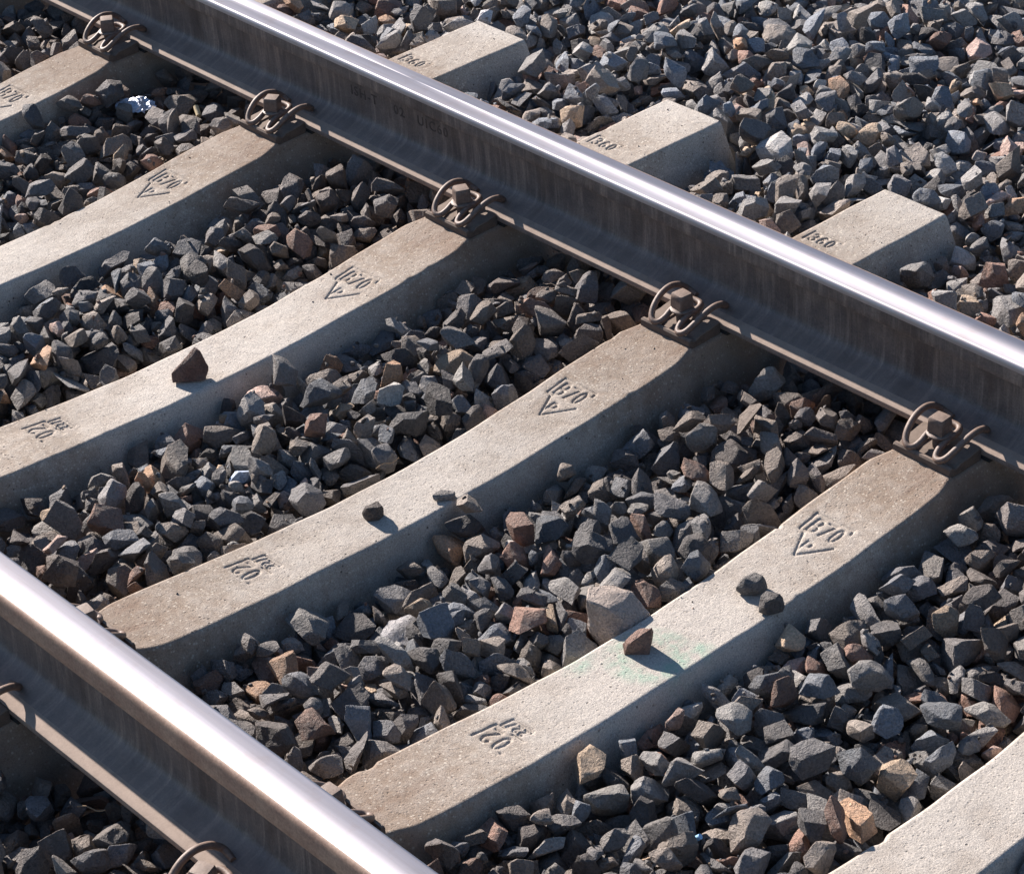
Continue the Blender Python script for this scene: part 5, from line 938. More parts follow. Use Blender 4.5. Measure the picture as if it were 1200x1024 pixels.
2629,1671,138,88,2,2,51,23,1937,3450,160,47,81,14,63,28,2549,3956,178,40,2,38,51,18,3738,2292,131,44,80,79,64,21,1843,2685,145,63,2,44,60,18,2956,1964,118,48,5,40,58,11,3111,1868,136,52,86,48,61,0,2425,2690,153,60,84,87,65,8,1405,2646,150,35,84,60,56,22,2425,3805,183,45,76,32,56,16,
1379,2738,130,5,11,75,56,0,3043,2705,173,61,1,14,57,24,3232,3724,146,55,77,34,65,7,1425,2588,143,68,2,23,66,20,2335,3661,164,13,17,41,55,20,3064,1725,141,55,75,10,56,2,3062,3546,166,37,76,46,48,27,3684,2296,158,58,12,56,59,26,1883,2492,144,60,84,40,49,5,2539,3248,177,0,88,60,42,25,
2554,1847,141,74,84,45,45,8,2558,2768,135,77,0,66,68,1,2995,2650,155,75,9,7,48,6,3738,1909,137,63,89,44,44,28,2562,2174,121,62,4,14,39,4,3283,3343,132,54,7,13,42,9,3843,2260,136,12,2,66,49,15,4364,2339,113,66,86,38,67,13,1884,2388,113,1,79,10,64,21,2190,3534,133,7,5,84,60,0,
2825,3810,176,12,5,42,57,29,2905,3361,179,57,85,10,37,3,3107,3116,167,89,82,44,64,6,3150,1994,118,20,84,49,49,1,3143,1421,174,12,81,85,63,4,3085,3264,187,80,1,8,44,12,3111,1452,195,76,5,89,62,13,2413,3127,145,86,17,88,73,20,2740,3887,172,17,89,23,58,2,3054,1762,129,30,81,15,49,5,
2954,3848,167,45,87,19,61,9,1294,2760,123,47,9,41,46,6,1757,2448,150,0,2,3,63,1,2539,3551,131,56,1,73,73,20,2573,3957,161,66,86,72,61,17,3056,1566,158,23,3,62,67,7,3111,2396,149,35,19,89,41,19,3163,3786,178,38,89,2,45,10,3142,2201,156,87,3,82,44,9,3437,3350,154,23,0,40,46,23,
3534,1129,116,61,85,14,44,6,4070,2081,107,41,87,71,53,6,2500,3281,183,34,5,46,60,13,2546,1840,109,76,12,54,45,26,2577,3585,145,13,83,85,67,28,3096,2721,133,56,9,89,43,16,3443,3404,178,46,2,20,61,10,2612,2482,143,12,1,80,45,14,3115,1513,119,45,88,32,34,21,3138,2324,161,51,7,69,60,2,
3772,2475,126,53,19,26,42,17,3746,1846,136,42,5,63,45,7,4214,1829,103,9,89,38,36,29,3054,2391,149,47,87,87,47,16,3521,1763,107,45,0,35,59,28,3667,1936,129,78,83,73,55,29,3286,3381,123,54,78,51,62,27,4096,2278,126,60,5,2,49,28,4079,1859,110,1,13,72,43,4,3534,1074,115,16,84,53,47,13,
4280,1579,161,55,77,37,62,28,2477,1731,191,89,0,74,55,3,1677,3191,206,77,73,34,64,4,1417,2418,157,9,0,0,66,22,3447,3504,173,63,83,89,56,22,3764,3044,186,66,83,6,47,21,3498,1235,140,83,13,20,62,29,3629,3284,189,11,3,29,48,21,1733,2528,119,60,85,81,53,6,2294,3204,168,51,87,79,49,15,
2466,2590,159,80,89,29,63,13,3009,3998,173,29,87,65,73,13,1757,2386,139,53,88,63,62,13,1989,2149,161,19,0,26,40,15,1948,3355,180,2,12,13,31,11,2207,3392,127,2,12,84,73,2,2948,1614,136,85,6,16,42,2,3001,3399,184,9,0,45,63,17,3172,2199,155,49,85,1,35,5,2546,3983,162,64,76,31,54,13,
2424,3483,177,8,7,22,59,29,2406,2341,172,26,2,89,42,1,3001,2216,141,3,10,7,55,1,3298,3675,161,73,3,44,49,16,3683,2575,167,83,81,24,32,14,2883,1917,111,81,16,75,54,25,3145,3565,160,38,8,85,49,10,1702,2778,155,49,7,66,51,3,2691,3740,167,86,10,31,56,10,3126,2536,139,24,2,88,61,10,
3305,3354,146,35,88,29,49,9,1868,3324,141,35,84,20,44,21,2420,2599,160,57,6,88,54,14,2406,3204,152,88,0,69,73,14,2413,3463,218,7,87,21,25,20,2699,3865,172,69,70,80,67,24,2682,4023,184,10,81,44,40,18,2902,3205,149,39,4,67,66,8,3384,3447,201,86,0,35,46,2,3464,1883,107,67,75,18,41,3,
4128,2433,127,74,5,17,52,25,2146,3541,155,50,0,43,39,24,2402,3674,182,39,81,83,61,22,2780,4148,174,54,6,53,49,16,2929,1834,117,89,83,86,53,24,3018,2038,127,72,85,67,54,1,3052,2239,139,14,78,4,54,19,2658,3934,174,74,81,63,63,6,2699,3836,173,10,12,23,36,1,3112,2332,117,83,81,54,66,1,
3064,2292,126,75,2,61,72,9,3079,3575,154,20,4,70,55,2,3133,2211,111,86,81,16,56,29,3491,2671,134,6,3,37,31,7,3488,2055,115,36,84,75,61,23,3682,1892,127,87,86,56,49,4,3667,1106,156,2,82,43,50,21,3817,2728,116,23,89,24,38,20,1370,2694,141,49,6,26,67,14,2910,2785,165,88,4,48,73,27,
3116,1693,161,50,2,40,42,1,1726,3260,138,39,89,9,73,29,1836,2387,126,21,78,40,37,8,2313,2590,157,16,85,48,58,29,2409,2262,117,68,75,52,70,28,2817,3927,172,15,82,23,35,12,2826,4103,184,7,79,0,60,20,2990,3807,166,86,88,26,49,29,3501,1602,143,86,18,4,29,29,3502,1725,104,45,0,27,58,20,
3642,1732,142,63,81,33,48,19,4169,1821,123,45,21,58,32,10,3118,1561,175,28,87,33,39,13,3192,3405,131,13,10,63,45,8,3543,2767,115,2,88,74,49,26,3643,2281,118,7,4,88,59,23,3759,2168,129,82,1,35,62,10,1115,2658,154,21,75,40,44,11,1780,2252,147,7,82,55,40,23,2855,3707,142,42,9,58,73,7,
3079,3638,184,39,8,19,56,5,3648,2343,132,65,9,1,39,21,3792,2760,114,69,15,11,23,4,4329,1986,128,42,6,72,35,3,1673,2526,170,8,84,31,61,5,3012,1550,156,79,3,73,40,24,3191,3372,130,28,2,9,51,29,3544,2176,112,27,4,31,45,28,3749,1682,112,84,4,4,64,27,3780,2302,112,17,73,85,39,6,
4260,1971,119,6,7,13,55,14,4081,1578,149,30,79,0,36,9,4074,1887,102,46,89,48,48,14,3592,1572,111,82,88,19,53,27,3683,2589,131,42,86,38,69,8,4390,2200,127,36,7,10,25,6,3185,1682,134,44,82,14,46,7,4116,1841,100,84,0,39,42,19,2487,3875,203,76,9,46,64,22,2352,1821,170,61,82,12,58,15,
2699,3622,179,5,75,73,56,14,3688,1226,191,3,9,82,73,29,1784,2182,132,82,82,57,61,23,2091,3500,166,71,5,19,39,21,3260,3329,129,62,6,14,66,29,2317,2292,142,73,89,54,50,21,2542,1726,101,14,4,24,41,18,2720,3536,167,50,73,68,49,10,2996,2597,150,81,88,26,59,24,2504,3301,160,40,1,39,61,2,
2280,3658,154,78,5,52,63,4,2424,2564,156,7,85,8,44,23,2748,3838,189,64,2,44,63,16,2140,3350,161,60,89,27,62,17,3020,3327,198,39,4,44,36,27,3472,1798,108,41,11,19,48,14,1688,2538,137,86,4,31,33,7,2000,2468,144,4,5,29,33,1,1949,2409,151,85,0,4,51,9,2207,3728,159,26,89,44,63,9,
2498,2375,167,56,8,32,42,1,2561,1955,107,0,87,26,62,22,2702,3328,147,63,4,58,66,18,3004,3499,171,27,88,83,65,7,3166,1913,145,63,12,34,49,9,3078,2440,165,18,76,77,44,26,2009,2654,125,47,85,36,60,10,1806,2294,120,53,7,56,35,12,2494,2421,140,51,88,83,41,7,2396,2575,172,79,85,56,41,16,
2572,4037,152,40,11,12,70,28,2884,1813,106,80,3,64,60,24,3119,3724,177,34,7,5,48,28,3571,2098,122,43,1,26,49,12,1270,2536,180,83,85,83,41,5,1968,3334,171,80,86,76,40,12,2298,2068,124,3,73,10,71,11,2283,1995,123,32,14,34,66,11,2801,3708,160,36,12,63,58,3,2801,3607,153,34,1,38,58,26,
2750,3531,179,40,1,81,37,14,3041,2070,125,76,16,37,64,16,2972,3710,159,22,11,7,60,12,3044,3634,184,24,8,76,54,6,3118,3798,165,88,77,23,30,21,4258,2104,148,10,75,83,37,3,1985,3184,165,18,82,35,73,4,2395,3098,152,57,75,27,37,6,2435,3642,186,45,15,5,65,18,2532,3170,127,44,86,52,63,25,
2615,3201,126,37,9,11,55,10,2597,3401,149,37,75,77,68,9,2533,3604,158,60,3,43,61,26,2440,1940,111,43,89,47,57,12,2734,3471,183,76,5,37,41,4,2892,2096,103,18,2,38,51,0,2949,3796,138,56,76,12,63,16,3171,3570,168,70,79,79,35,22,3162,2642,123,51,2,5,60,11,3723,1561,157,54,83,12,31,23,
1995,2561,142,38,85,74,37,19,2493,2462,143,30,82,10,60,28,2363,3665,173,39,78,44,41,22,2765,3554,189,38,88,12,44,13,2916,3794,167,3,86,69,66,24,3080,3333,185,57,4,64,37,0,3068,3810,199,56,73,24,35,4,3102,3405,136,55,12,4,63,28,3138,2022,118,77,2,17,62,27,3424,3383,158,4,89,63,64,5,
3443,3428,161,54,86,38,61,13,3698,2666,140,59,89,67,61,8,3809,2633,151,8,5,67,53,17,4150,2378,112,15,2,1,66,15,4111,2076,131,37,78,19,39,8,1353,2625,177,19,4,33,35,4,1677,3101,175,55,17,3,49,16,2324,2337,135,11,3,54,58,18,2318,2445,135,52,1,79,71,13,2497,3374,135,23,0,63,45,13,
2436,1837,138,84,87,10,27,25,2575,2611,136,71,82,24,44,7,3013,2096,134,31,4,38,43,20,3077,3778,199,43,7,41,32,19,3058,3445,179,56,2,37,53,3,3189,3167,122,39,10,8,56,16,3630,1947,105,17,87,14,64,2,3580,3091,168,40,83,70,57,11,3772,1947,111,38,88,71,56,16,3679,1515,164,8,80,78,52,0,
3816,2565,125,61,81,3,47,7,4209,1858,115,86,13,22,65,2,1763,2541,115,0,4,82,58,19,1959,2798,138,87,71,34,46,9,2439,3905,165,43,6,29,70,22,3121,2303,118,44,82,85,73,9,3636,2036,116,86,88,33,59,28,3691,2762,125,49,78,31,49,14,3486,3389,127,15,16,3,48,22,3766,3102,153,9,7,11,41,25,
4276,2349,100,44,1,43,53,3,4325,1819,105,14,83,81,54,14,1859,3359,135,5,77,61,49,20,1697,3143,153,1,10,4,67,7,2519,1894,122,66,3,1,26,7,2556,1768,104,53,89,46,55,0,2483,3251,131,60,79,11,64,1,2977,1566,147,65,9,63,65,1,3071,2532,145,14,89,47,66,10,3120,3601,154,66,6,36,43,21,
3129,3750,150,47,19,42,55,17,3051,2113,141,10,4,37,41,8,4100,1654,129,46,12,54,69,3,1137,2717,130,48,11,72,60,29,2137,3546,189,6,88,69,43,11,2546,1812,107,9,89,75,61,0,2895,1954,105,51,6,29,49,22,2775,3377,136,84,11,40,67,4,3112,2671,141,75,78,53,63,0,3298,3492,152,41,1,59,39,12,
4159,2192,101,15,83,66,54,26,4092,1830,112,13,17,77,45,27,2763,3625,158,62,77,72,48,11,2981,3214,128,89,81,19,45,23,3138,1613,113,62,88,11,61,15,3155,2074,103,77,83,44,42,7,3615,2087,127,84,6,40,43,28,3619,1491,146,17,20,39,44,22,3705,1512,128,2,82,46,61,29,3657,1924,126,6,72,55,55,29,
4078,1790,110,35,88,5,56,23,4102,2183,118,47,4,86,53,21,4314,2417,140,36,3,30,53,13,4095,1958,124,55,0,72,40,19,4431,2259,102,46,4,25,47,14,2854,4218,166,82,0,57,24,21,3140,3245,128,24,1,28,69,1,4145,2189,119,42,78,79,51,13,4673,2033,155,37,0,47,63,6,2416,3851,199,53,84,42,62,12,
3545,3411,151,0,12,52,59,12,3587,1241,142,48,87,42,61,18,2129,3597,183,49,7,58,62,29,1210,2565,184,71,14,86,51,5,2643,3892,183,37,85,12,68,8,3196,1967,108,89,0,87,71,4,3659,1059,147,33,81,48,60,25,2097,3557,173,72,87,32,62,8,2873,3731,181,15,83,49,40,22,1165,2585,189,16,82,58,48,13,
2121,3330,132,34,6,24,61,6,2522,3814,166,35,82,49,59,28,2411,2575,185,23,2,54,39,14,3085,2048,135,70,5,29,64,9,2956,3507,171,7,5,75,55,8,2162,3326,130,63,88,7,63,28,2351,2115,140,89,15,83,64,5,2443,2484,158,45,81,61,30,17,2463,3850,160,69,13,41,73,10,3074,2207,125,46,17,87,70,6,
2881,1657,119,76,10,18,55,9,2345,3733,181,3,84,37,50,22,2400,3295,166,33,86,14,44,2,2754,3585,154,87,4,85,73,0,1217,2677,157,63,11,73,58,21,2001,2131,144,3,85,10,46,16,2035,2186,150,40,2,13,69,15,2099,3481,170,87,85,53,33,7,2506,3252,167,13,86,15,53,28,3092,2524,179,39,87,82,28,7,
1981,2389,141,73,89,63,47,5,1938,2734,166,27,86,77,63,23,2304,2760,142,39,88,87,58,12,2324,2250,126,6,8,80,60,7,2821,4176,183,38,86,28,45,5,2908,3822,195,7,86,65,62,29,2961,3193,147,73,16,12,60,27,3617,1046,124,30,89,22,53,24,3588,1011,143,80,0,2,56,4,1309,2655,158,53,79,53,46,19,
2439,2784,144,46,9,25,66,5,2406,3519,207,37,87,10,62,12,2568,2641,119,88,1,23,50,6,2955,2684,125,41,1,12,66,24,3022,1907,136,74,7,10,59,28,2889,3917,148,44,81,34,44,12,3022,3268,173,80,1,50,62,25,3203,2753,116,54,8,48,36,0,3658,2176,127,75,10,88,53,6,3489,3357,125,51,82,57,61,13,
4262,2055,111,71,1,49,50,16,4114,1831,142,5,82,74,67,0,1784,2685,116,45,0,35,60,20,1836,2676,117,65,1,22,51,8,1675,2437,141,34,88,19,48,26,2159,3454,153,46,4,89,39,4,2550,1748,120,6,11,88,36,24,2939,1888,105,75,81,86,43,10,2918,3706,145,58,4,69,42,4,3059,2042,151,36,1,32,57,0,
3781,2286,138,86,9,34,30,11,4152,2296,138,38,81,28,52,13,1670,2393,153,65,15,70,40,3,2362,3732,191,27,83,74,25,9,2726,3336,193,36,2,69,49,17,3422,3495,169,80,20,69,46,18,3539,2666,146,88,80,54,40,18,3764,1773,116,2,86,80,73,0,3747,1533,124,61,86,41,61,1,3784,2766,134,49,4,62,57,26,
4396,1907,112,22,87,0,47,21,1968,2455,125,73,85,57,70,22,1894,2293,139,35,1,71,41,26,1956,2480,159,10,3,22,41,14,2431,2642,170,82,76,87,60,14,2962,2251,128,3,4,20,53,7,3127,3826,162,40,84,54,55,13,3117,2642,150,56,72,38,37,24,3199,1679,109,64,11,51,43,10,3516,1631,119,43,5,15,54,17,
3814,2186,126,70,7,19,47,8,1687,3150,177,49,3,41,44,3,1971,2424,133,51,71,15,39,14,2658,3500,169,79,84,89,40,6,3624,1151,117,84,4,44,43,24,3766,2314,128,19,14,89,26,11,1909,2330,146,69,6,31,40,20,2373,3141,133,1,3,84,65,6,2584,2363,128,14,2,28,49,17,3008,2789,122,50,84,51,49,14,
3067,1554,115,51,3,27,47,26,3013,3838,162,9,1,12,47,0,3617,2207,124,50,89,9,67,3,3617,1716,137,47,86,73,66,17,4292,2239,101,0,0,21,52,14,4188,1913,120,48,88,41,55,26,1240,2723,147,81,13,74,66,14,1822,2435,137,13,3,17,50,0,3685,2791,133,51,82,33,62,22,3586,1704,137,76,86,66,42,0,
4219,2177,99,80,84,8,27,17,1960,2517,119,24,87,52,46,26,4309,2298,100,62,0,30,53,15,4100,1871,107,62,77,66,43,19,1745,2366,121,14,16,2,45,28,1793,3394,164,0,2,48,67,28,2322,3798,193,85,3,30,66,21,4444,1749,175,35,11,17,43,7,1751,3333,167,64,78,89,67,23,1762,3069,148,25,3,63,66,12,
3040,3167,152,76,88,76,73,19,3065,3987,191,48,4,49,51,11,1718,3232,193,48,77,76,47,29,2503,3927,180,72,3,78,43,1,2504,2352,134,36,2,14,61,11,3577,2623,133,13,0,8,59,1,2949,1659,145,25,19,46,58,24,2927,2119,109,87,77,65,61,16,3172,3355,170,7,8,48,55,11,2315,1900,139,39,84,82,68,20,
3247,3763,149,2,81,43,58,7,3722,1093,163,79,17,23,49,20,2905,1795,124,4,84,74,51,22,3075,2182,159,44,84,22,41,9,3504,2232,117,85,89,25,40,10,2664,3995,197,53,12,80,40,21,2877,2375,117,13,5,32,46,25,3130,2728,147,34,89,22,63,22,3834,2432,136,47,81,83,38,9,2058,3342,171,19,86,58,53,8,
2012,3088,160,66,11,73,52,17,2461,3338,180,49,87,25,53,25,2443,3385,191,85,3,0,48,1,3047,1863,114,73,8,58,67,12,3478,1602,132,57,76,62,54,28,3666,2720,144,61,87,8,41,14,2541,2491,148,69,0,49,47,9,2553,3337,123,70,8,42,40,11,3118,2045,157,74,1,30,51,15,3383,3338,118,26,1,68,41,8,
3739,2602,146,82,87,17,58,16,2397,2357,143,17,4,10,41,7,2415,3730,188,33,3,82,66,15,2587,3350,137,82,86,33,59,28,2631,3788,147,48,0,24,65,23,2891,4038,172,48,0,20,34,11,2696,3526,174,69,82,14,38,3,3074,1793,112,43,88,22,56,25,3184,1586,123,0,83,52,56,5,3228,2362,130,7,6,15,56,7,
3113,3904,149,70,14,81,63,6,3344,3642,161,48,80,72,48,28,3481,1834,107,85,8,42,44,2,1400,2765,131,11,88,39,63,9,1946,3210,191,45,85,25,47,29,2547,2152,114,39,2,85,32,0,2460,3804,143,56,82,2,64,8,3122,3918,176,79,3,75,46,3,3030,2190,148,0,0,25,39,1,3244,3352,121,73,85,57,63,22,
3645,1996,103,48,2,86,65,26,3572,2438,125,57,75,74,36,2,4201,2196,106,58,2,58,40,21,4125,1795,115,88,10,58,69,9,4099,2650,153,11,7,67,68,29,1092,2626,150,85,86,29,47,9,2470,2481,151,51,9,46,39,8,2466,3473,183,56,14,69,49,3,2582,3309,118,7,87,53,62,18,3078,1536,130,40,10,87,56,13,
3137,3336,116,0,79,40,61,21,3159,1939,115,68,82,11,53,15,3129,2415,136,86,4,8,42,3,3674,2320,121,66,74,51,61,1,3523,2633,143,28,87,40,37,19,3780,2723,118,88,1,43,54,12,4121,2261,144,83,79,7,60,15,1364,2487,143,25,85,57,54,24,1888,2446,118,73,80,9,60,7,1764,2320,118,40,82,9,41,9,
1906,2423,139,63,74,32,39,6,1994,3237,160,32,88,51,58,12,2401,1957,172,68,6,86,43,17,2825,3563,136,24,85,0,73,8,2885,2130,100,14,89,3,50,18,3102,2495,157,16,87,62,59,16,3059,1914,145,35,1,20,47,8,3177,2108,114,7,9,46,39,9,3200,3576,130,49,76,10,49,22,3649,2552,161,3,88,69,50,19,
3807,2465,147,71,72,33,34,28,3721,1943,151,50,86,82,50,13,4144,2593,127,76,6,41,63,7,4146,2046,127,75,81,89,43,14,4230,1901,130,7,7,26,58,16,1389,2596,132,70,16,47,51,2,1854,2466,139,4,72,55,60,9,1987,2449,156,4,89,57,48,16,2328,3238,150,28,86,50,60,29,2446,1924,155,65,8,10,52,25,
2400,2178,158,82,13,86,23,11,2664,3613,187,44,1,12,57,7,2948,1910,115,40,89,12,46,3,3113,1583,118,0,83,27,61,16,3107,1572,151,53,3,86,61,12,3195,1557,118,21,0,84,49,4,3130,1961,110,5,1,38,63,0,3090,3489,139,14,18,36,67,21,3163,3769,150,82,77,38,60,11,3587,1226,114,11,2,29,37,25,
3492,2001,97,74,85,71,38,19,3604,1532,124,39,0,48,60,4,3492,3137,135,42,1,46,44,11,3716,2164,115,16,75,53,62,25,3688,1814,127,20,76,65,44,25,3832,1830,122,33,88,6,57,8,4169,2484,132,68,89,26,59,13,1796,2695,134,42,1,39,46,9,1772,2486,132,25,88,2,39,8,1820,2276,119,64,9,5,47,15,
1788,2412,135,6,7,10,51,19,2088,3451,170,47,11,82,38,13,2263,3741,142,35,7,77,50,25,2410,2619,144,28,80,60,55,2,2375,3767,183,19,82,37,54,27,2451,3184,146,3,85,36,49,26,2549,3310,131,27,3,14,36,28,2767,3668,150,64,85,67,48,16,2849,3677,164,14,82,14,45,3,2945,3589,135,0,5,6,58,9,
2950,3755,150,4,89,63,63,25,3036,1660,161,0,83,37,50,10,3149,3104,167,7,84,39,37,29,3204,3756,133,66,6,8,48,1,3431,3400,133,20,3,36,56,13,3727,1920,109,31,83,36,55,12,3792,2276,108,62,84,7,43,4,3602,1857,150,78,83,1,35,27,4131,1862,121,68,1,13,50,25,4158,1884,132,47,6,30,57,10,
4385,2072,155,15,82,19,27,15,1403,2727,142,27,81,40,41,24,1962,2486,129,46,12,49,45,0,2003,2342,143,22,8,68,31,10,2146,3438,122,29,19,27,50,11,2468,2345,112,46,1,38,48,28,2516,2640,135,27,13,67,32,14,2420,2067,126,2,3,41,58,29,2381,1883,165,69,4,71,33,21,2392,3560,208,3,81,5,29,14,
3149,2261,157,63,4,73,38,5,3487,2386,110,73,84,17,63,19,3730,2709,128,7,4,16,56,11,3774,1223,116,82,79,4,56,10,3817,1690,116,48,85,34,67,28,3616,2569,155,20,87,82,36,8,4250,1737,108,32,87,84,69,19,4363,2245,108,26,88,61,36,6,4318,2138,110,18,10,76,44,22,4092,2362,149,49,11,26,30,10,
2876,4148,166,53,6,33,54,26,3155,3355,115,9,3,27,39,13,3695,1193,121,32,2,57,59,14,3701,2231,117,83,79,54,67,11,3833,1560,130,18,85,1,43,18,1767,2247,125,56,6,77,62,26,2328,3386,163,55,86,62,39,18,2718,3449,130,62,77,44,56,15,3632,1113,140,61,8,32,41,1,3577,2465,123,50,20,76,39,1,
3724,1471,125,22,5,8,51,26,3722,1557,140,3,10,59,37,15,3598,1485,158,17,2,1,33,19,4105,2423,109,83,89,72,32,19,4296,1883,114,2,5,3,55,17,1906,3231,161,79,5,21,70,27,3182,1472,114,1,80,61,48,21,3647,2656,127,28,7,73,52,17,3695,2037,105,34,87,59,61,9,3598,3219,112,75,85,20,49,19,
4318,1626,158,73,10,88,53,10,2393,3769,211,38,8,3,59,14,4306,1595,171,19,87,24,51,3,1695,3266,166,53,83,7,62,6,3813,1404,175,53,14,74,66,11,3492,3460,168,17,81,79,48,29,3489,3088,149,5,75,89,50,2,2326,1958,150,3,88,79,67,6,1857,3301,173,56,2,49,50,11,2487,3896,181,42,6,36,60,26,
2600,3105,140,41,18,24,64,12,3639,3085,171,52,83,22,58,8,3063,1991,140,30,5,13,73,3,3187,2058,104,69,88,29,37,16,1203,2566,151,73,82,4,61,0,2873,3506,168,48,1,62,56,27,3056,1403,199,27,0,82,49,7,2307,2545,146,71,78,56,73,28,2399,2498,158,30,1,65,68,9,1989,2812,133,17,17,63,64,11,
2289,3341,159,61,5,77,57,1,3790,2494,140,76,16,37,65,16,1763,2550,138,44,87,7,43,2,1995,2313,146,45,2,59,41,0,2153,3379,142,78,1,88,60,19,2051,3521,166,14,1,6,46,8,2133,3420,146,21,86,62,61,22,2401,1992,161,2,0,48,55,3,2550,2678,117,53,13,29,42,11,2836,3784,160,26,6,24,60,12,
3290,3629,154,63,86,16,52,28,3473,1764,105,68,0,67,45,24,3833,2496,129,23,86,25,50,5,4243,1861,112,51,87,14,64,19,1989,2060,119,11,78,41,38,7,2564,1691,104,64,88,4,42,0,2504,2675,122,60,85,18,61,6,3171,3242,195,63,88,15,60,18,3584,2242,124,80,85,48,59,0,3449,3453,143,44,87,41,67,29,
1170,2658,147,69,12,2,53,22,1405,2490,142,56,12,18,41,24,2299,2723,137,61,5,3,48,10,2481,3476,165,1,80,13,57,13,2562,2232,140,42,82,9,64,17,2508,1852,126,8,8,47,53,25,2531,3264,143,3,76,53,41,21,2713,4151,159,70,75,51,44,6,3255,3647,130,46,87,52,71,1,3484,2803,143,83,5,22,39,8,
3630,2218,139,87,87,35,60,5,4254,2358,110,48,1,45,43,17,1713,2582,130,87,87,56,58,29,1757,3345,130,83,68,69,50,7,2649,3875,188,5,88,52,64,29,2910,3464,182,70,6,84,35,18,3027,3450,159,67,4,6,44,25,3019,1677,180,68,81,79,46,16,3058,3801,173,88,5,17,54,20,3199,3450,151,48,88,62,63,20,
3530,2243,99,62,0,79,68,15,3692,1086,143,74,82,49,35,29,3740,1942,138,85,88,21,36,24,1847,2735,115,52,84,32,51,29,1871,3091,165,76,10,47,61,11,2295,2122,111,79,6,29,48,16,2397,2301,114,44,18,74,48,6,2499,2061,120,65,69,2,53,25,2294,3743,163,48,4,7,61,3,2498,3122,150,26,84,5,47,9,
2512,2023,154,83,2,32,45,3,2210,3614,155,52,7,11,41,5,2701,3661,157,46,0,42,51,7,2810,3769,178,66,80,46,38,3,2870,3813,134,49,16,29,65,28,3214,1756,132,2,2,40,46,16,3152,3527,180,84,8,8,45,3,3210,3717,112,47,1,3,55,29,3505,1480,130,49,87,24,70,3,3791,2095,100,82,87,66,59,27,
3772,2175,101,68,87,41,43,0,3783,1748,134,27,80,52,43,19,4149,2334,112,37,0,14,51,8,1271,2644,140,12,81,72,65,27,1211,2724,143,75,72,48,50,5,1792,3308,137,89,0,44,63,14,1992,3270,152,5,11,80,54,29,1954,3299,164,31,73,38,40,19,1980,2499,164,68,9,52,40,5,2445,3421,140,77,79,46,65,0,
2347,2358,162,39,3,27,54,10,2496,1899,111,22,3,9,60,16,2765,4081,182,2,21,71,27,12,2925,1552,126,1,2,17,70,15,2973,1703,125,56,89,52,67,8,2970,2201,124,78,4,17,61,2,2937,3109,163,62,7,47,44,11,3092,3842,178,49,76,22,49,2,3656,3168,126,2,82,43,71,1,3636,2367,118,53,8,25,39,16,
3615,3249,147,11,4,7,50,19,3726,2686,166,26,20,69,45,21,3746,1435,149,11,77,22,53,7,3828,2056,117,6,79,80,51,2,3779,1541,139,86,88,36,55,29,4208,2210,118,34,85,83,52,22,4151,2436,146,66,76,62,47,18,1784,2307,127,58,85,44,35,2,1758,2214,131,71,10,69,50,8,1850,3351,167,0,0,46,46,12,
2131,3475,168,44,4,89,36,1,2359,2767,127,62,7,60,46,22,2417,3556,150,42,9,78,51,23,2475,4060,120,39,1,47,59,18,2797,3970,161,43,6,23,64,6,2704,4045,176,85,3,79,49,29,2932,1913,97,47,2,87,46,5,2915,2672,130,31,7,30,63,16,2958,3350,145,36,6,31,67,23,3001,3158,140,59,84,65,50,22,
2901,3512,149,50,5,45,72,5,3010,3618,167,3,3,7,59,21,3089,1707,137,31,86,8,54,5,3126,3860,154,1,82,52,52,13,3161,2318,125,16,86,74,67,29,2992,3665,164,3,1,1,52,5,3065,3103,177,5,13,42,33,18,3054,3509,155,6,8,13,44,9,3135,3388,151,0,4,42,45,25,3179,3218,112,48,89,67,52,29,
3153,3238,120,63,87,28,50,19,3152,2169,99,89,78,19,35,21,3168,3632,131,31,89,43,53,8,3547,2390,105,70,3,59,32,15,3464,3404,125,14,78,8,54,14,3717,1890,116,37,86,24,35,8,3747,2503,118,8,10,34,49,2,3722,1125,161,61,87,23,49,16,3820,1550,114,32,87,64,47,19,3643,1602,151,9,79,19,23,23,
4212,1708,113,46,14,53,63,0,1955,2626,133,21,3,49,73,16,2382,1857,119,15,88,58,58,18,2491,3873,151,56,81,37,60,5,2485,3132,164,62,89,10,51,13,2897,4039,149,89,87,3,63,13,2857,3642,159,0,83,34,35,10,2791,4097,184,12,77,61,42,16,3016,3881,174,44,84,37,40,11,3032,2397,157,41,6,38,31,11,
3498,2067,127,37,79,46,37,17,3524,1174,119,7,89,41,57,15,3512,3343,118,52,12,68,35,6,3613,1634,110,1,72,54,33,21,3596,2027,116,36,79,47,64,17,3676,2223,155,40,80,78,45,23,3799,1857,111,77,4,89,56,19,3796,1474,162,65,9,74,49,14,4094,2308,121,41,3,87,61,25,4112,2633,114,33,78,71,27,4,
4157,2539,124,6,87,23,61,23,4342,2308,113,36,86,83,53,27,1350,2739,122,77,7,63,73,17,1757,3229,129,0,88,20,62,22,1765,3297,141,27,0,79,51,29,2102,3418,155,62,77,69,52,11,2459,3824,145,17,70,53,72,25,2478,1840,148,54,88,81,45,24,2776,4027,135,76,86,59,64,6,2794,4172,170,57,4,82,57,17,
2968,1998,101,0,0,33,54,5,2996,2320,135,15,89,52,38,25,3089,3634,148,19,80,75,61,25,3188,3318,118,5,89,63,49,0,3415,3397,171,52,1,23,53,5,3646,1514,131,53,0,70,45,7,3716,3147,126,13,82,61,54,2,3452,3509,139,74,4,26,52,13,3760,2732,142,15,14,16,32,27,4159,1771,102,44,87,67,54,19,
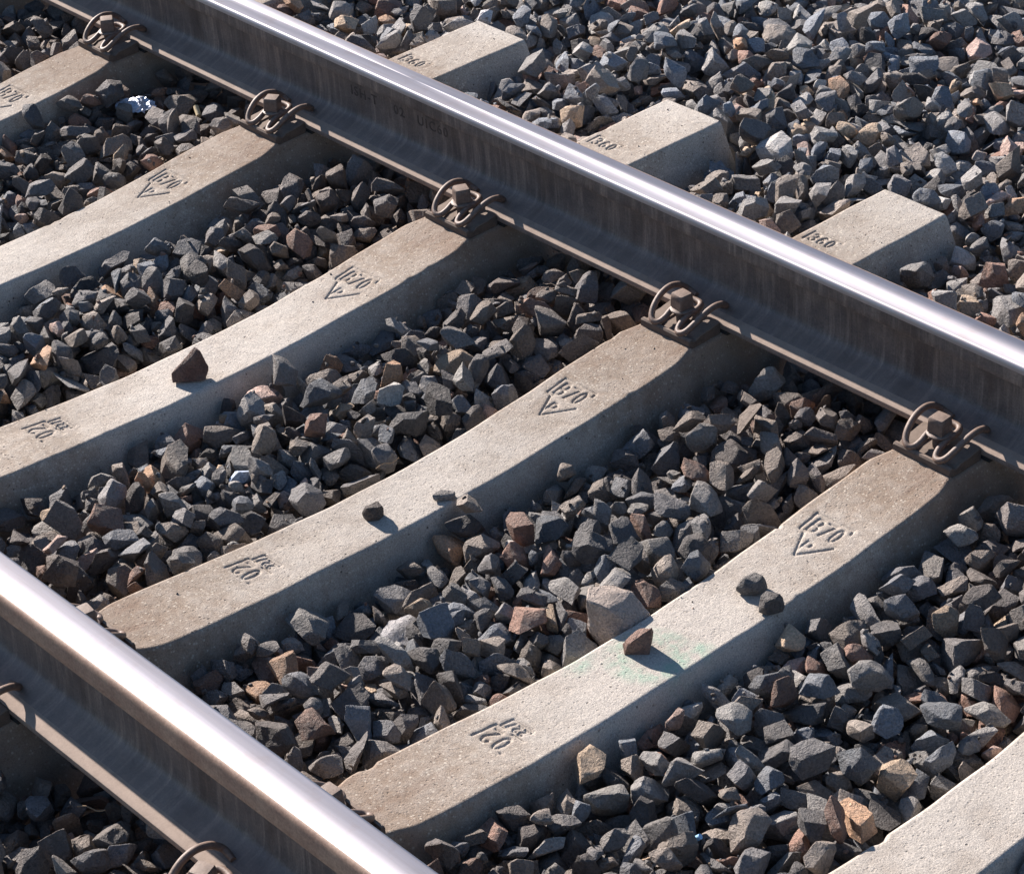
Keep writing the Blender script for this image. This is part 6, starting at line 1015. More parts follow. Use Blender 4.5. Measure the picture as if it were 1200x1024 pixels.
4407,2327,121,19,1,52,50,5,1780,3344,153,56,10,71,41,25,2490,2416,157,38,5,54,31,27,3085,1902,122,82,88,73,50,7,3684,2598,166,42,8,84,30,14,3804,2054,117,89,9,63,27,17,4231,2530,120,88,0,27,61,12,4080,2360,133,23,86,38,43,7,2517,1726,107,30,1,67,45,7,3634,1839,102,51,85,17,32,9,
4209,1915,97,63,1,33,45,15,4329,2192,103,18,81,42,31,19,4113,2074,98,50,88,80,35,29,2180,3730,183,54,4,64,67,25,2328,3029,198,50,5,7,61,11,4437,2314,130,41,84,62,59,18,2655,4048,187,60,8,43,66,16,3803,1201,133,17,86,15,61,20,2906,4211,177,68,9,12,63,20,2368,3057,165,35,4,48,62,12,
2436,3882,185,45,8,63,41,7,1995,2499,127,51,1,81,50,23,1260,2528,163,30,84,42,40,18,1730,3307,154,79,87,6,61,20,2232,3730,165,43,1,0,64,3,3064,3061,173,15,10,65,45,18,2365,1892,147,1,15,5,54,9,2887,4005,164,85,11,87,41,16,3162,3825,154,49,87,21,48,22,3726,3087,153,53,5,5,61,1,
2232,3449,145,24,84,74,50,6,2447,3422,181,43,3,34,50,11,2987,1653,149,77,4,62,61,9,3021,2048,158,50,4,29,39,2,3558,3255,144,5,3,75,62,22,4307,2241,127,54,5,45,45,27,4200,1535,147,54,89,40,50,26,2349,2341,147,40,84,59,60,3,2315,3332,176,35,9,70,40,29,2451,3593,197,1,84,27,59,9,
2884,2413,117,4,74,12,37,20,3609,2375,136,54,13,11,43,16,3822,2481,134,86,74,2,55,9,2004,2396,119,85,10,17,62,5,2113,3446,167,77,18,52,37,29,2152,3616,146,39,80,66,72,12,2529,1872,111,36,2,41,54,12,2665,3320,142,31,1,60,53,2,3063,2664,145,11,71,7,42,22,3088,3337,163,13,81,69,58,11,
3142,2237,169,76,9,63,43,6,3823,2545,117,50,88,2,31,8,4093,2042,111,20,89,46,65,4,4309,1717,118,52,88,55,57,29,1906,2726,132,84,10,60,57,2,2416,2386,148,49,88,61,41,6,2765,3729,157,39,85,27,62,20,3040,3766,171,48,13,1,62,22,3159,3134,165,46,88,19,57,16,2968,3969,151,55,77,13,44,0,
3164,3278,138,60,10,64,65,24,1834,3314,159,89,89,59,46,29,2435,2091,165,59,86,87,48,4,2696,3370,153,68,1,11,60,24,2721,3618,145,58,0,11,64,12,2626,3226,134,11,79,74,43,20,2700,3426,161,52,4,42,60,19,2882,2243,103,40,4,59,62,14,2894,1561,117,64,0,5,52,4,2890,3749,151,45,84,48,60,4,
3163,3181,148,12,7,12,58,18,3145,3802,159,56,9,47,47,14,3797,1797,106,66,81,5,48,1,3819,2518,110,2,4,80,37,29,4294,1844,104,9,86,55,44,5,4093,2637,117,57,5,21,35,7,1925,2138,110,30,88,66,55,25,1862,3229,160,77,74,32,46,0,2458,2244,132,12,87,54,62,20,2506,3547,180,34,4,42,39,19,
2480,3318,190,26,1,63,31,25,2740,3338,162,26,72,84,42,16,2972,1901,107,85,5,23,72,17,2999,1862,126,62,89,39,38,7,3052,2165,148,73,77,14,34,11,3211,3205,120,56,89,24,46,19,3471,3402,143,78,85,13,38,19,3643,2623,130,69,88,44,52,23,3644,2771,120,87,89,89,60,12,3694,2718,135,54,89,20,54,19,
3633,2162,155,84,15,26,62,15,4201,2451,152,25,10,88,57,17,1152,2633,136,31,13,89,66,16,1771,3363,136,38,11,59,37,9,1873,2671,133,11,83,83,51,29,1999,3128,138,5,10,28,69,1,1988,2640,162,73,7,66,53,6,1983,3314,158,69,8,65,49,22,2127,3370,178,40,87,1,44,18,2023,3282,149,13,87,24,45,23,
2459,2133,130,7,7,14,49,2,2493,2627,124,32,3,7,48,16,2503,3354,119,20,85,80,45,24,2671,3619,157,41,0,54,56,16,2719,3455,161,49,6,8,39,4,2920,2387,120,30,82,25,62,12,3121,2146,127,62,2,63,52,17,3510,1509,113,47,1,14,65,29,3570,2267,114,66,74,10,53,0,3559,3378,135,14,84,65,64,16,
3762,1887,122,87,2,33,61,5,3804,2840,119,59,77,23,61,28,3699,1929,138,49,88,45,49,13,3843,2079,125,40,80,68,51,29,4315,2347,113,0,86,89,52,8,4068,2130,111,58,78,40,47,1,4090,2467,150,35,87,41,59,27,1303,2634,153,49,89,87,31,29,1859,3157,145,50,87,3,66,17,1699,3284,141,14,78,77,40,0,
1819,2337,132,40,86,83,30,22,2063,3551,159,27,4,41,43,27,1993,2608,176,86,86,27,41,1,2213,3460,115,20,77,23,47,21,2319,2662,149,35,80,51,64,4,2336,2794,148,48,80,53,52,28,2422,3505,149,38,0,55,48,6,2411,1979,143,49,7,27,64,11,2445,3379,153,37,5,28,50,8,2473,2027,108,55,13,52,64,14,
2485,3321,132,51,89,83,60,23,2815,3547,164,89,81,69,49,16,2684,3710,184,33,87,44,38,24,2904,3485,186,2,11,24,50,3,2566,3614,177,63,84,75,60,28,3076,3284,125,82,4,33,63,29,3076,3400,145,2,0,17,57,7,3108,2263,131,11,4,56,63,4,3089,2603,156,8,2,7,39,24,3004,3719,179,40,87,20,53,22,
3180,3687,117,87,1,23,39,24,3354,3492,169,88,78,81,47,18,3660,2543,132,24,87,7,68,24,3721,2400,127,36,78,44,65,9,3504,3405,137,14,88,32,33,8,3803,2302,145,75,0,34,52,18,4182,2099,100,16,87,22,35,20,1132,2768,142,44,5,59,55,16,1349,2525,134,50,3,72,50,4,1320,2593,147,12,89,38,48,3,
1332,2502,149,77,84,5,48,14,1885,2479,122,60,3,86,62,17,1682,2282,109,64,85,42,45,20,1874,2291,121,53,84,5,48,27,1991,3087,155,35,78,30,42,0,1943,3248,175,68,83,69,51,28,1999,3343,151,30,86,88,46,20,2470,2213,114,81,0,29,58,8,2478,2247,115,87,85,85,38,20,2436,3254,164,70,84,29,63,2,
2493,1986,102,89,10,16,39,25,2472,1939,143,73,4,30,56,27,2525,3361,138,53,83,22,44,15,2308,3192,147,83,4,89,58,20,2563,2053,105,41,0,29,52,7,2511,1801,113,77,85,30,45,26,2681,3490,141,72,88,85,54,14,2626,3443,138,4,84,41,54,22,2553,3461,142,89,1,18,51,29,2749,3689,170,87,77,78,55,3,
2935,1797,106,46,1,58,62,16,2939,2295,109,83,83,81,55,1,3047,3177,126,85,0,60,67,14,2817,4079,137,14,0,21,64,18,2982,2453,135,52,84,83,51,8,3041,3580,162,2,7,24,57,5,3092,1927,128,58,8,8,33,1,3165,1932,133,35,2,51,52,2,3407,3465,160,64,13,39,64,13,3585,1030,113,50,2,53,43,26,
3528,1928,114,77,6,77,27,26,3532,3191,138,84,0,17,40,14,3698,1718,106,45,1,85,64,14,3678,2257,103,62,76,39,52,28,3683,1930,105,11,88,67,53,17,3786,1901,100,1,79,54,48,21,3699,1970,139,81,81,14,48,10,3728,2488,163,73,3,40,56,17,3792,2200,137,12,2,58,60,2,3785,1830,140,31,5,16,44,28,
4094,1722,97,84,6,18,39,9,4322,2254,104,49,3,14,48,22,4191,2366,128,31,83,6,59,17,4302,1996,158,83,89,77,37,9,1342,2801,146,44,10,12,58,11,2118,3635,161,18,7,24,39,15,2028,2238,139,76,21,27,47,5,2333,2783,117,45,3,81,44,27,2506,1976,134,39,84,76,33,11,2461,2207,141,86,88,40,36,8,
2416,2220,142,52,8,66,50,13,2419,3355,174,86,83,29,56,4,2469,3455,188,0,88,43,44,26,2421,3398,163,17,19,51,39,9,2552,2205,104,15,1,47,66,15,2503,3644,153,17,78,47,61,8,2755,3539,153,67,13,74,66,13,2818,3508,173,85,83,9,48,4,3021,2490,127,86,9,1,59,20,2885,3550,147,0,14,31,73,11,
2925,1968,106,78,86,28,54,22,2977,3180,124,51,5,84,44,8,2901,2393,137,83,82,13,34,23,3063,2106,117,51,79,50,62,5,3126,3634,126,22,85,52,60,24,3073,1750,108,19,4,3,44,28,3101,3442,120,80,3,53,71,15,3029,2781,126,49,17,52,29,1,3108,2173,123,39,16,27,59,19,3110,3287,158,51,3,59,49,23,
3062,3954,191,10,8,86,42,3,3550,2042,106,36,10,60,64,10,3538,2214,115,57,8,48,44,29,3702,2099,106,74,75,43,41,28,3725,2493,140,36,76,37,47,27,3793,2260,124,51,4,82,45,14,3752,2570,139,52,3,74,39,23,3797,1825,115,82,18,64,51,20,4364,1998,107,2,82,59,60,1,4111,1559,118,87,89,31,61,16,
4172,2321,127,43,85,7,49,5,4103,2597,140,53,79,84,41,9,1696,2611,121,68,13,11,54,1,1925,3200,113,86,4,32,39,27,1877,3460,124,52,14,53,57,23,2004,2525,154,14,88,38,51,4,2405,3843,151,12,19,59,61,11,2479,3917,154,55,87,80,55,16,2369,3697,164,46,5,66,50,13,2519,2408,131,8,89,52,36,29,
2460,2637,159,89,5,25,42,22,2582,3910,163,61,2,10,48,19,2510,4087,120,48,89,56,60,11,2563,2290,119,15,77,0,43,18,2571,3864,146,4,86,72,56,18,2755,3358,174,57,73,58,59,3,2827,4239,146,5,86,20,31,6,2895,4019,115,17,77,57,43,21,2930,3404,141,43,11,21,31,26,3063,2269,105,11,86,53,54,0,
3102,3829,131,78,89,44,66,12,3075,3927,139,61,7,40,42,12,3129,3138,162,48,79,34,37,10,3182,1621,109,16,2,10,53,15,3047,3291,132,14,15,47,57,28,3464,3385,165,57,6,61,46,3,3518,3376,120,16,1,18,43,28,3582,1998,97,62,0,49,57,15,3591,2051,108,22,0,24,58,28,3581,2308,114,22,0,69,62,24,
3584,2426,110,83,5,49,37,17,3483,1569,119,38,83,74,49,13,3690,1563,124,43,1,14,63,12,3694,1650,110,78,10,56,52,25,3735,1959,122,73,4,5,61,18,3786,1511,118,0,86,9,47,8,3674,1759,143,47,7,53,61,5,4109,1655,106,18,84,17,42,13,4099,2538,124,34,84,16,58,21,4175,1909,102,0,88,56,47,16,
4228,2098,106,47,4,23,56,20,4400,2175,109,83,4,39,57,2,4293,2404,109,45,12,50,35,23,1133,2599,134,58,1,21,40,0,1847,2828,116,45,89,57,42,6,1840,3459,131,72,13,29,63,28,1964,2398,108,82,88,40,47,27,1742,2574,120,10,7,26,48,17,1873,3421,128,14,77,35,33,0,1941,3203,147,9,5,23,52,28,
2366,2361,119,5,78,85,44,4,2578,1722,124,18,16,65,23,11,2950,1520,137,52,0,19,56,5,3113,2459,138,19,16,59,54,26,3792,2789,117,46,89,9,62,18,3713,2306,135,81,81,82,44,17,4140,1975,103,32,83,6,35,12,4193,2269,101,82,7,49,47,17,4357,1795,123,59,79,18,52,7,4342,1655,151,15,79,61,61,8,
3225,3060,168,25,13,60,46,8,2566,1666,116,24,85,80,63,22,2583,3058,161,33,13,57,59,8,2044,3014,208,73,8,27,63,22,4329,2425,157,81,6,87,37,2,3511,3108,137,60,10,45,64,15,2166,3644,176,16,88,12,41,24,1732,3410,141,60,82,25,62,7,2412,3062,164,86,85,33,60,14,2758,4174,184,87,83,14,65,5,
2914,4154,170,49,0,87,43,7,3193,3101,148,14,87,35,62,10,2926,3093,154,47,88,24,52,9,2885,1698,124,57,80,38,65,15,2913,2465,110,83,6,50,59,9,1775,2668,143,61,3,82,56,12,2688,4077,174,51,79,32,54,15,2967,2429,157,33,87,80,50,10,3021,2763,176,13,4,42,60,3,3210,1901,113,86,6,84,73,29,
1870,2799,163,31,3,5,67,11,2497,1722,165,56,83,72,48,1,2922,3376,177,82,19,22,29,21,1916,2314,122,49,89,67,59,26,2356,2655,145,36,87,56,52,14,2517,3075,161,62,87,12,56,15,2784,3840,178,47,3,33,39,7,2830,4143,162,79,79,50,62,27,2958,3221,143,66,74,53,38,12,3083,2397,146,24,8,33,61,2,
3049,3405,165,23,13,28,68,27,3212,2699,120,16,79,41,34,23,3582,1131,117,74,0,9,34,25,3589,2486,138,76,82,89,47,17,4141,2295,116,80,3,79,54,5,4265,2021,146,60,81,78,47,18,1229,2758,185,8,0,33,73,23,1418,2797,145,55,10,30,65,28,1695,2686,126,65,76,25,47,6,1724,2814,122,12,84,51,64,14,
2000,3357,165,41,0,73,46,14,2468,2079,111,71,14,58,57,24,2356,3553,177,87,12,58,61,23,2469,2711,161,80,5,4,46,26,2502,3464,179,48,6,72,34,22,2542,2602,110,50,3,44,52,23,3095,2377,125,10,11,24,58,0,3049,3599,200,49,2,86,50,7,3005,2242,153,8,7,32,53,13,3183,2190,105,0,85,79,53,10,
3266,3706,146,74,0,66,46,12,3549,1595,113,89,88,2,54,10,3449,3357,127,34,87,54,63,25,3675,2357,121,55,15,71,61,5,3760,1725,129,49,17,16,59,28,3730,2776,174,83,79,3,60,16,1104,2646,136,12,87,32,46,18,1928,3310,138,56,89,5,71,10,2122,3758,134,69,1,2,47,2,2007,2754,129,64,72,8,41,26,
1975,2761,172,76,1,11,70,26,2146,3559,170,89,0,53,40,27,2533,2253,136,45,80,55,51,18,2385,2053,142,30,3,9,62,13,2391,3802,169,76,8,78,49,24,2542,2323,109,69,5,62,35,27,2599,2393,119,63,80,84,42,4,2607,3981,154,32,8,62,52,6,2572,3675,167,32,89,35,54,24,2652,3738,161,65,3,65,63,24,
2941,1718,107,45,8,78,60,14,2892,2285,104,54,89,86,43,18,2959,2487,135,47,85,89,60,7,3040,1718,135,61,81,36,43,21,3040,2593,130,86,71,39,51,6,3049,3685,177,19,6,43,46,0,3207,2726,116,4,89,83,45,7,3178,2154,105,60,80,6,47,7,3403,3360,167,82,84,47,27,10,3512,2435,114,40,3,11,57,27,
3527,2648,127,58,6,80,62,20,3667,2498,132,60,75,2,65,3,3493,2271,107,69,80,66,47,1,3821,2104,159,43,85,6,33,19,4159,2251,137,54,4,77,59,13,4342,2223,119,20,5,24,49,0,1843,2412,109,49,1,7,58,5,1880,2362,132,67,13,43,47,5,1902,3373,136,73,75,71,36,29,1808,3352,140,89,7,58,54,27,
2091,3356,152,53,7,75,63,16,2352,2321,121,79,86,54,62,4,2105,3663,133,75,82,89,63,25,2289,3819,135,75,80,84,50,28,2427,1851,113,79,8,65,63,24,2188,3451,142,58,82,12,35,23,2340,3210,134,50,85,45,36,23,2430,2222,113,80,11,85,55,2,2449,2591,129,4,12,85,60,4,2460,3499,151,80,3,18,60,5,
2442,2159,145,26,8,14,63,2,2334,3705,174,83,87,76,64,5,2337,2414,157,28,13,67,30,25,2427,2088,144,88,88,4,52,5,2562,3158,114,44,87,1,33,11,2597,2775,122,64,82,82,62,7,2798,4256,139,3,88,24,65,10,2862,4053,159,53,85,9,40,26,2825,3701,172,89,87,67,37,16,3012,2399,128,58,79,52,64,14,
2968,1839,108,1,89,78,56,1,2892,1617,117,43,82,24,43,29,2950,3917,144,86,7,42,46,25,2996,2119,123,77,15,69,31,24,3032,2677,147,4,85,41,63,27,3229,1614,118,50,82,62,47,23,3186,1429,136,73,84,45,64,10,3180,3194,127,82,81,69,38,27,3181,3585,155,23,2,38,36,2,3527,2695,127,77,18,41,47,12,
3501,3164,118,14,7,68,56,4,3680,3111,164,28,14,45,49,19,3684,3223,176,5,0,5,66,0,3756,2202,143,15,7,86,44,11,4356,2193,104,43,89,19,39,1,1268,2770,139,80,4,26,67,23,1306,2551,115,32,85,54,54,9,1833,2210,108,86,2,50,61,4,1694,2508,129,18,2,14,61,27,1812,2802,136,49,85,2,60,15,
1918,2455,123,4,79,58,44,18,1974,2264,124,3,89,10,43,2,2001,2252,144,46,14,39,43,27,2133,3388,123,37,76,87,40,12,2040,3331,131,34,87,30,64,1,2123,3459,128,22,88,51,51,21,2058,3414,138,76,4,43,64,21,2378,2633,121,36,79,64,51,6,2382,3256,143,67,84,5,61,10,2448,2012,129,6,85,27,65,15,
2608,3712,163,45,2,57,49,0,2342,2048,143,44,4,32,38,26,2485,2716,134,9,83,31,41,18,2467,3638,186,85,12,88,42,2,2430,3376,173,4,17,10,29,11,2263,1907,110,70,14,5,28,6,2473,2300,108,6,82,8,61,20,2684,3529,140,76,15,36,54,24,2638,4083,149,82,84,74,45,28,2773,3489,159,19,86,64,73,21,
2770,4116,167,33,8,12,61,1,2819,3427,169,42,0,58,41,23,2729,3461,174,48,77,58,47,3,2991,2028,119,28,7,63,45,25,3029,2314,129,46,5,5,41,16,2970,3451,162,10,77,47,48,24,3078,1636,121,4,82,8,71,16,3089,3740,155,14,21,43,52,7,3142,3151,133,32,86,84,38,1,2988,2496,170,22,11,47,58,2,
3074,3233,148,36,4,28,55,10,3161,3732,153,88,82,43,47,19,3081,3426,169,2,81,65,50,29,3184,3657,150,42,76,14,37,17,3166,1720,142,10,85,74,36,28,3229,2253,117,29,87,75,67,25,3467,3337,148,45,2,60,36,5,3389,3566,161,38,71,55,28,23,3577,1852,128,84,1,49,55,27,3569,1987,122,65,17,39,41,28,
3515,1454,131,44,86,46,43,23,3698,2517,127,21,74,75,62,8,3472,2033,112,40,9,86,43,20,3705,2300,106,66,87,28,54,0,3758,2457,115,74,82,24,43,7,3772,2556,130,20,85,89,49,28,3707,1583,171,48,1,9,51,24,3845,2212,138,0,7,30,63,2,4256,1700,106,88,88,34,53,10,4253,1843,108,58,16,81,38,28,
4359,2272,107,48,79,8,43,27,4077,2336,125,78,10,13,38,29,4188,2148,122,30,85,11,70,10,4328,1795,117,37,78,26,41,6,1301,2650,118,45,0,73,63,20,1357,2629,120,10,83,52,60,0,1103,2654,118,14,88,21,60,0,1373,2810,131,4,1,20,45,29,1787,2451,121,4,88,11,64,7,1830,2483,116,3,7,3,44,27,
1826,2531,115,47,1,16,72,29,1729,2288,127,43,2,81,52,22,1698,2544,116,86,2,67,39,24,1800,3211,140,54,7,36,61,20,1770,3404,129,87,85,65,44,26,1979,2355,114,87,12,43,62,25,2148,3757,155,14,6,69,61,10,2050,3545,177,79,4,50,38,9,2249,3416,127,86,11,23,41,6,2303,2796,120,59,84,66,45,16,
2225,3484,137,59,7,41,50,10,2422,3924,120,54,89,10,65,0,2099,3372,116,45,0,14,42,28,2427,2601,117,45,1,2,69,5,2394,1823,116,82,86,82,60,9,2450,2397,122,43,10,68,66,3,2485,1749,139,78,88,51,66,22,2514,2718,143,51,82,27,43,6,2354,2034,129,79,82,0,44,20,2374,2572,155,85,86,84,48,0,
2489,2634,148,37,2,87,54,10,2407,2557,147,51,86,9,25,27,2554,3364,131,71,86,58,30,19,2583,3546,170,81,88,47,49,26,2420,2354,148,29,88,1,34,20,2602,3660,138,10,19,58,50,21,2437,2184,115,38,75,36,60,6,2485,3448,148,34,13,6,68,26,2539,3560,152,82,87,46,64,25,2581,2230,121,51,89,21,57,29,
2566,3822,150,5,2,4,61,26,2875,3443,137,69,86,85,53,23,2838,3628,175,65,8,68,46,27,2789,3643,158,14,0,67,29,25,2881,3666,117,60,85,52,45,6,3006,2771,118,39,12,13,33,2,2979,3425,156,81,5,13,48,11,2990,1779,102,56,0,27,39,29,2951,2180,111,86,2,8,42,3,3035,3397,136,83,1,5,66,27,
2985,3356,140,87,0,23,48,28,2975,3506,137,7,0,61,36,8,2985,2686,143,36,83,57,49,9,3018,3697,119,20,84,63,32,19,3051,3217,137,45,16,6,36,4,3071,3274,158,64,12,59,53,19,2990,3772,148,73,79,3,32,25,3141,2338,131,49,8,46,24,10,3049,2647,158,74,87,36,32,14,3107,2758,177,86,6,37,54,25,
3005,2150,141,19,4,61,23,11,2999,2477,151,4,71,16,39,15,3087,1837,152,9,8,35,25,20,3096,3762,170,38,80,69,52,3,3184,3266,109,89,0,89,41,3,3151,3469,127,67,19,59,40,4,3168,1621,127,40,82,60,29,11,3113,1774,111,75,76,53,49,3,3142,2531,116,52,4,62,27,12,3350,3457,152,65,2,65,54,28,
3115,2078,123,22,89,28,72,9,3521,1961,101,16,83,89,53,26,3670,2732,118,44,1,81,44,12,3451,3319,125,73,13,61,53,26,3600,1967,110,8,87,27,42,28,3614,3227,171,19,88,75,61,2,3680,2289,109,57,14,27,45,10,3669,2507,129,26,69,4,38,0,3780,2683,118,9,86,5,57,17,3661,2738,136,77,83,87,36,19,
3726,2066,126,58,11,31,51,15,3779,1607,125,25,15,17,34,27,3842,2342,131,59,0,85,26,6,3854,2021,134,54,84,61,31,6,4156,2060,103,86,7,40,41,12,4259,2025,110,26,86,1,51,8,4099,2452,122,60,8,55,49,20,4134,2490,134,83,1,66,55,27,4220,2125,113,23,84,32,30,21,4247,2096,121,54,87,73,39,18,
1734,2772,117,2,86,49,57,11,1780,2337,110,48,87,74,67,17,1822,2725,118,58,4,15,51,29,1967,3215,113,39,7,78,39,10,1702,3199,125,19,88,8,60,0,1952,2584,122,18,0,54,51,28,1928,3275,152,76,89,48,60,8,1911,2349,118,4,5,6,48,26,1990,2773,119,62,1,31,42,22,2050,3661,130,84,79,63,71,21,
1935,2366,129,3,11,78,40,20,1897,3118,156,17,83,41,52,8,2085,3466,150,72,4,70,49,12,1924,2594,159,57,79,18,53,13,2152,3552,124,29,20,69,51,21,2365,2788,117,36,7,46,41,26,2365,3222,130,52,7,56,47,25,2454,1806,108,58,14,24,55,11,2403,2192,112,74,1,44,56,12,2190,3650,148,11,74,82,46,21,
2387,2074,103,58,88,65,63,0,2372,3293,132,75,9,38,52,21,2404,2434,126,29,1,78,66,12,2444,2729,123,69,4,40,60,28,2459,3167,120,42,85,2,47,8,2477,3611,164,24,15,0,66,29,2430,2101,125,89,87,34,47,20,2455,3286,171,9,3,16,60,20,2450,3547,144,16,77,16,24,6,2585,2257,129,15,79,50,24,14,
2479,3274,118,4,10,60,35,5,2478,3433,117,39,4,55,62,27,2522,2044,103,22,84,15,40,26,2523,2716,124,71,87,60,30,27,2646,3523,137,82,76,68,43,11,2555,3396,129,47,78,74,38,8,2696,3557,156,71,3,31,47,6,2836,3520,117,43,0,55,57,2,2842,3958,156,24,80,62,48,28,2825,3687,151,65,87,83,47,29,
2759,3918,151,51,88,83,40,11,2824,3895,159,57,83,89,48,7,2784,3922,172,38,88,61,40,9,2654,3408,150,89,1,40,51,10,2719,3958,187,3,88,26,55,1,2740,3622,171,4,75,58,48,13,2962,3401,131,41,84,60,61,12,3011,2140,111,89,89,33,65,0,2900,3604,127,19,75,71,41,24,2976,1758,116,54,3,62,54,17,
3055,2380,121,40,79,20,55,7,3031,2563,136,41,11,21,66,17,2928,3860,149,75,89,73,58,2,3048,3956,153,21,69,30,57,12,2959,3829,141,21,3,55,38,22,2993,3978,145,29,81,82,45,10,3084,1449,124,54,7,20,43,16,3104,2130,103,69,1,59,40,24,3032,3881,139,14,89,41,64,20,3106,1698,133,55,13,54,47,5,
3026,3381,172,89,82,70,36,20,3028,2504,153,42,2,43,41,9,3182,1698,106,46,85,71,38,23,3192,3803,138,75,88,29,50,0,3105,2682,113,1,3,53,56,3,3134,3184,120,88,1,3,63,2,3123,3456,133,37,83,67,50,4,3532,3358,108,51,2,81,36,23,3587,2773,114,88,1,0,45,17,3643,1761,102,0,79,48,40,16,
3547,2203,97,83,89,74,38,27,3491,3438,123,34,87,43,50,1,3604,1628,130,15,82,50,34,21,3670,1145,113,50,2,0,52,29,3593,3279,143,55,87,34,65,15,3632,1884,121,70,89,29,43,9,3703,1488,151,34,72,5,43,20,3680,3143,146,60,82,16,52,1,3830,1757,113,8,77,16,55,16,3814,2337,101,0,1,41,60,3,
3676,1581,149,28,9,32,31,16,3823,1492,115,23,82,76,43,13,3821,2818,116,32,5,59,31,26,3834,1929,122,43,2,11,55,29,4141,2284,102,47,1,12,62,29,4143,2494,113,2,89,30,61,18,4203,2243,97,88,2,44,38,5,4200,2529,110,50,2,11,64,5,4321,2216,107,23,20,43,40,21,4089,2484,117,1,0,65,48,28,
4263,2292,113,56,1,44,47,26,4396,1865,103,89,0,58,59,4,4080,1605,121,72,5,77,57,27,4171,2202,135,78,3,14,49,21,4273,1753,115,87,13,6,33,15,4197,2502,126,86,3,79,40,17,4320,1779,127,25,5,47,33,22,4322,2208,148,15,83,88,34,21,1326,2814,114,5,85,6,39,17,1287,2661,143,39,78,19,34,20,
1763,2216,100,13,87,18,37,0,1787,2235,101,1,0,35,42,22,1781,2779,115,45,0,3,54,20,1818,3275,117,77,80,78,45,16,1957,2288,107,43,89,46,63,4,1775,2197,104,57,6,8,42,23,1725,2386,132,38,0,76,34,11,1887,2220,112,74,9,50,41,8,2088,3582,125,7,82,39,65,0,1868,2638,146,29,12,14,30,26,
1882,2202,124,6,86,88,54,3,1972,2292,136,75,87,5,47,16,2262,3614,152,19,3,79,65,17,2170,3490,116,89,6,58,45,12,2212,3741,121,42,4,39,64,27,2305,3135,121,35,87,6,45,8,2338,2429,114,16,3,68,62,15,2249,3811,128,24,85,61,51,26,2373,3604,135,78,4,53,67,9,2412,2115,104,14,8,45,46,18,
2441,2055,110,56,3,30,41,25,2524,2828,115,0,7,86,55,19,2370,3627,157,17,3,4,48,15,2437,2358,104,83,6,77,31,17,2349,3532,165,26,87,2,42,20,2489,2033,140,73,4,63,27,15,2470,3568,203,62,83,43,46,12,2540,3457,117,86,2,34,57,2,2543,3656,123,38,83,50,67,9,2507,1841,101,58,81,77,33,28,
2489,3218,127,18,77,52,47,16,2680,3689,124,50,79,13,42,0,2458,3377,125,83,0,6,64,4,2682,3902,157,34,78,30,54,27,2777,4302,131,14,1,57,50,0,2865,3608,166,33,1,61,46,25,2655,3645,165,60,75,53,43,8,2739,3954,139,86,0,16,52,5,2895,3736,121,49,16,39,40,28,2959,1553,117,68,0,51,44,24,
2917,3852,123,53,2,66,61,22,2962,1756,111,25,89,25,40,3,3077,2492,115,89,0,53,52,14,2917,2625,113,1,88,38,40,20,2980,2129,99,87,87,84,34,5,2984,2812,148,48,3,26,62,10,2976,3566,147,0,86,74,73,23,3023,2454,136,7,5,2,54,10,3013,1721,125,31,8,65,45,10,3035,3320,141,24,88,84,44,16,
3095,2426,136,50,10,30,44,5,3118,2221,128,31,13,58,62,13,3135,2777,119,58,78,7,38,19,3048,3819,142,78,15,11,44,24,3068,3610,158,7,87,69,41,19,3049,3336,163,88,0,69,52,18,3122,3709,123,24,79,51,72,21,3156,2431,119,32,87,6,46,18,3120,3793,139,23,86,48,54,4,3381,3604,129,46,2,57,56,20,
3114,1714,117,84,6,39,45,6,3189,2441,135,88,16,68,35,27,3519,1620,108,87,3,8,61,5,3527,2797,112,48,88,24,40,29,3549,2093,100,43,0,7,36,2,3565,1960,133,52,2,42,24,12,3589,1504,132,75,3,41,46,27,3643,2685,123,11,12,50,42,0,3469,1935,105,5,88,71,56,17,3479,2254,107,64,80,77,39,18,
3743,1807,119,25,8,52,60,5,3739,2261,100,59,88,65,39,0,3719,2550,124,78,8,2,52,10,3742,2733,121,60,72,15,29,26,3787,1540,116,35,82,59,41,17,3755,3120,168,68,16,46,36,19,3651,2601,170,16,13,54,35,22,4142,2235,111,80,5,32,62,25,4270,1904,107,55,9,0,35,21,4115,1766,94,0,1,28,34,3,
4139,1933,109,39,79,2,41,28,4244,1928,108,39,0,87,66,13,4071,1996,98,14,82,35,35,26,4377,2079,107,14,84,11,52,17,4435,1896,100,2,0,65,54,18,4366,1462,199,81,12,15,69,21,4239,2577,199,3,4,20,73,24,2595,1587,162,20,78,6,69,21,4682,1694,141,86,86,20,62,8,4433,1500,193,24,81,23,73,11,
4368,1610,154,40,79,15,65,8,3701,884,195,9,0,12,62,3,4721,1871,142,37,79,47,64,2,3841,827,205,69,5,20,61,12,4773,1709,149,9,87,23,61,12,4245,1490,175,46,82,44,60,8,4364,2477,183,58,13,9,73,14,4437,1602,158,82,9,65,67,18,4742,2022,176,61,14,79,71,12,3817,3222,178,6,19,63,72,12,
3867,3420,185,76,77,67,64,21,4715,1952,156,20,88,21,62,4,3830,1011,198,29,87,22,62,12,3772,924,191,87,13,6,66,27,4430,2423,171,73,11,64,57,25,3504,891,186,13,71,50,63,21,4431,1708,145,68,7,23,70,6,4345,1567,190,75,20,82,73,27,4424,2365,152,66,79,15,63,14,4419,1642,160,46,3,80,64,1,
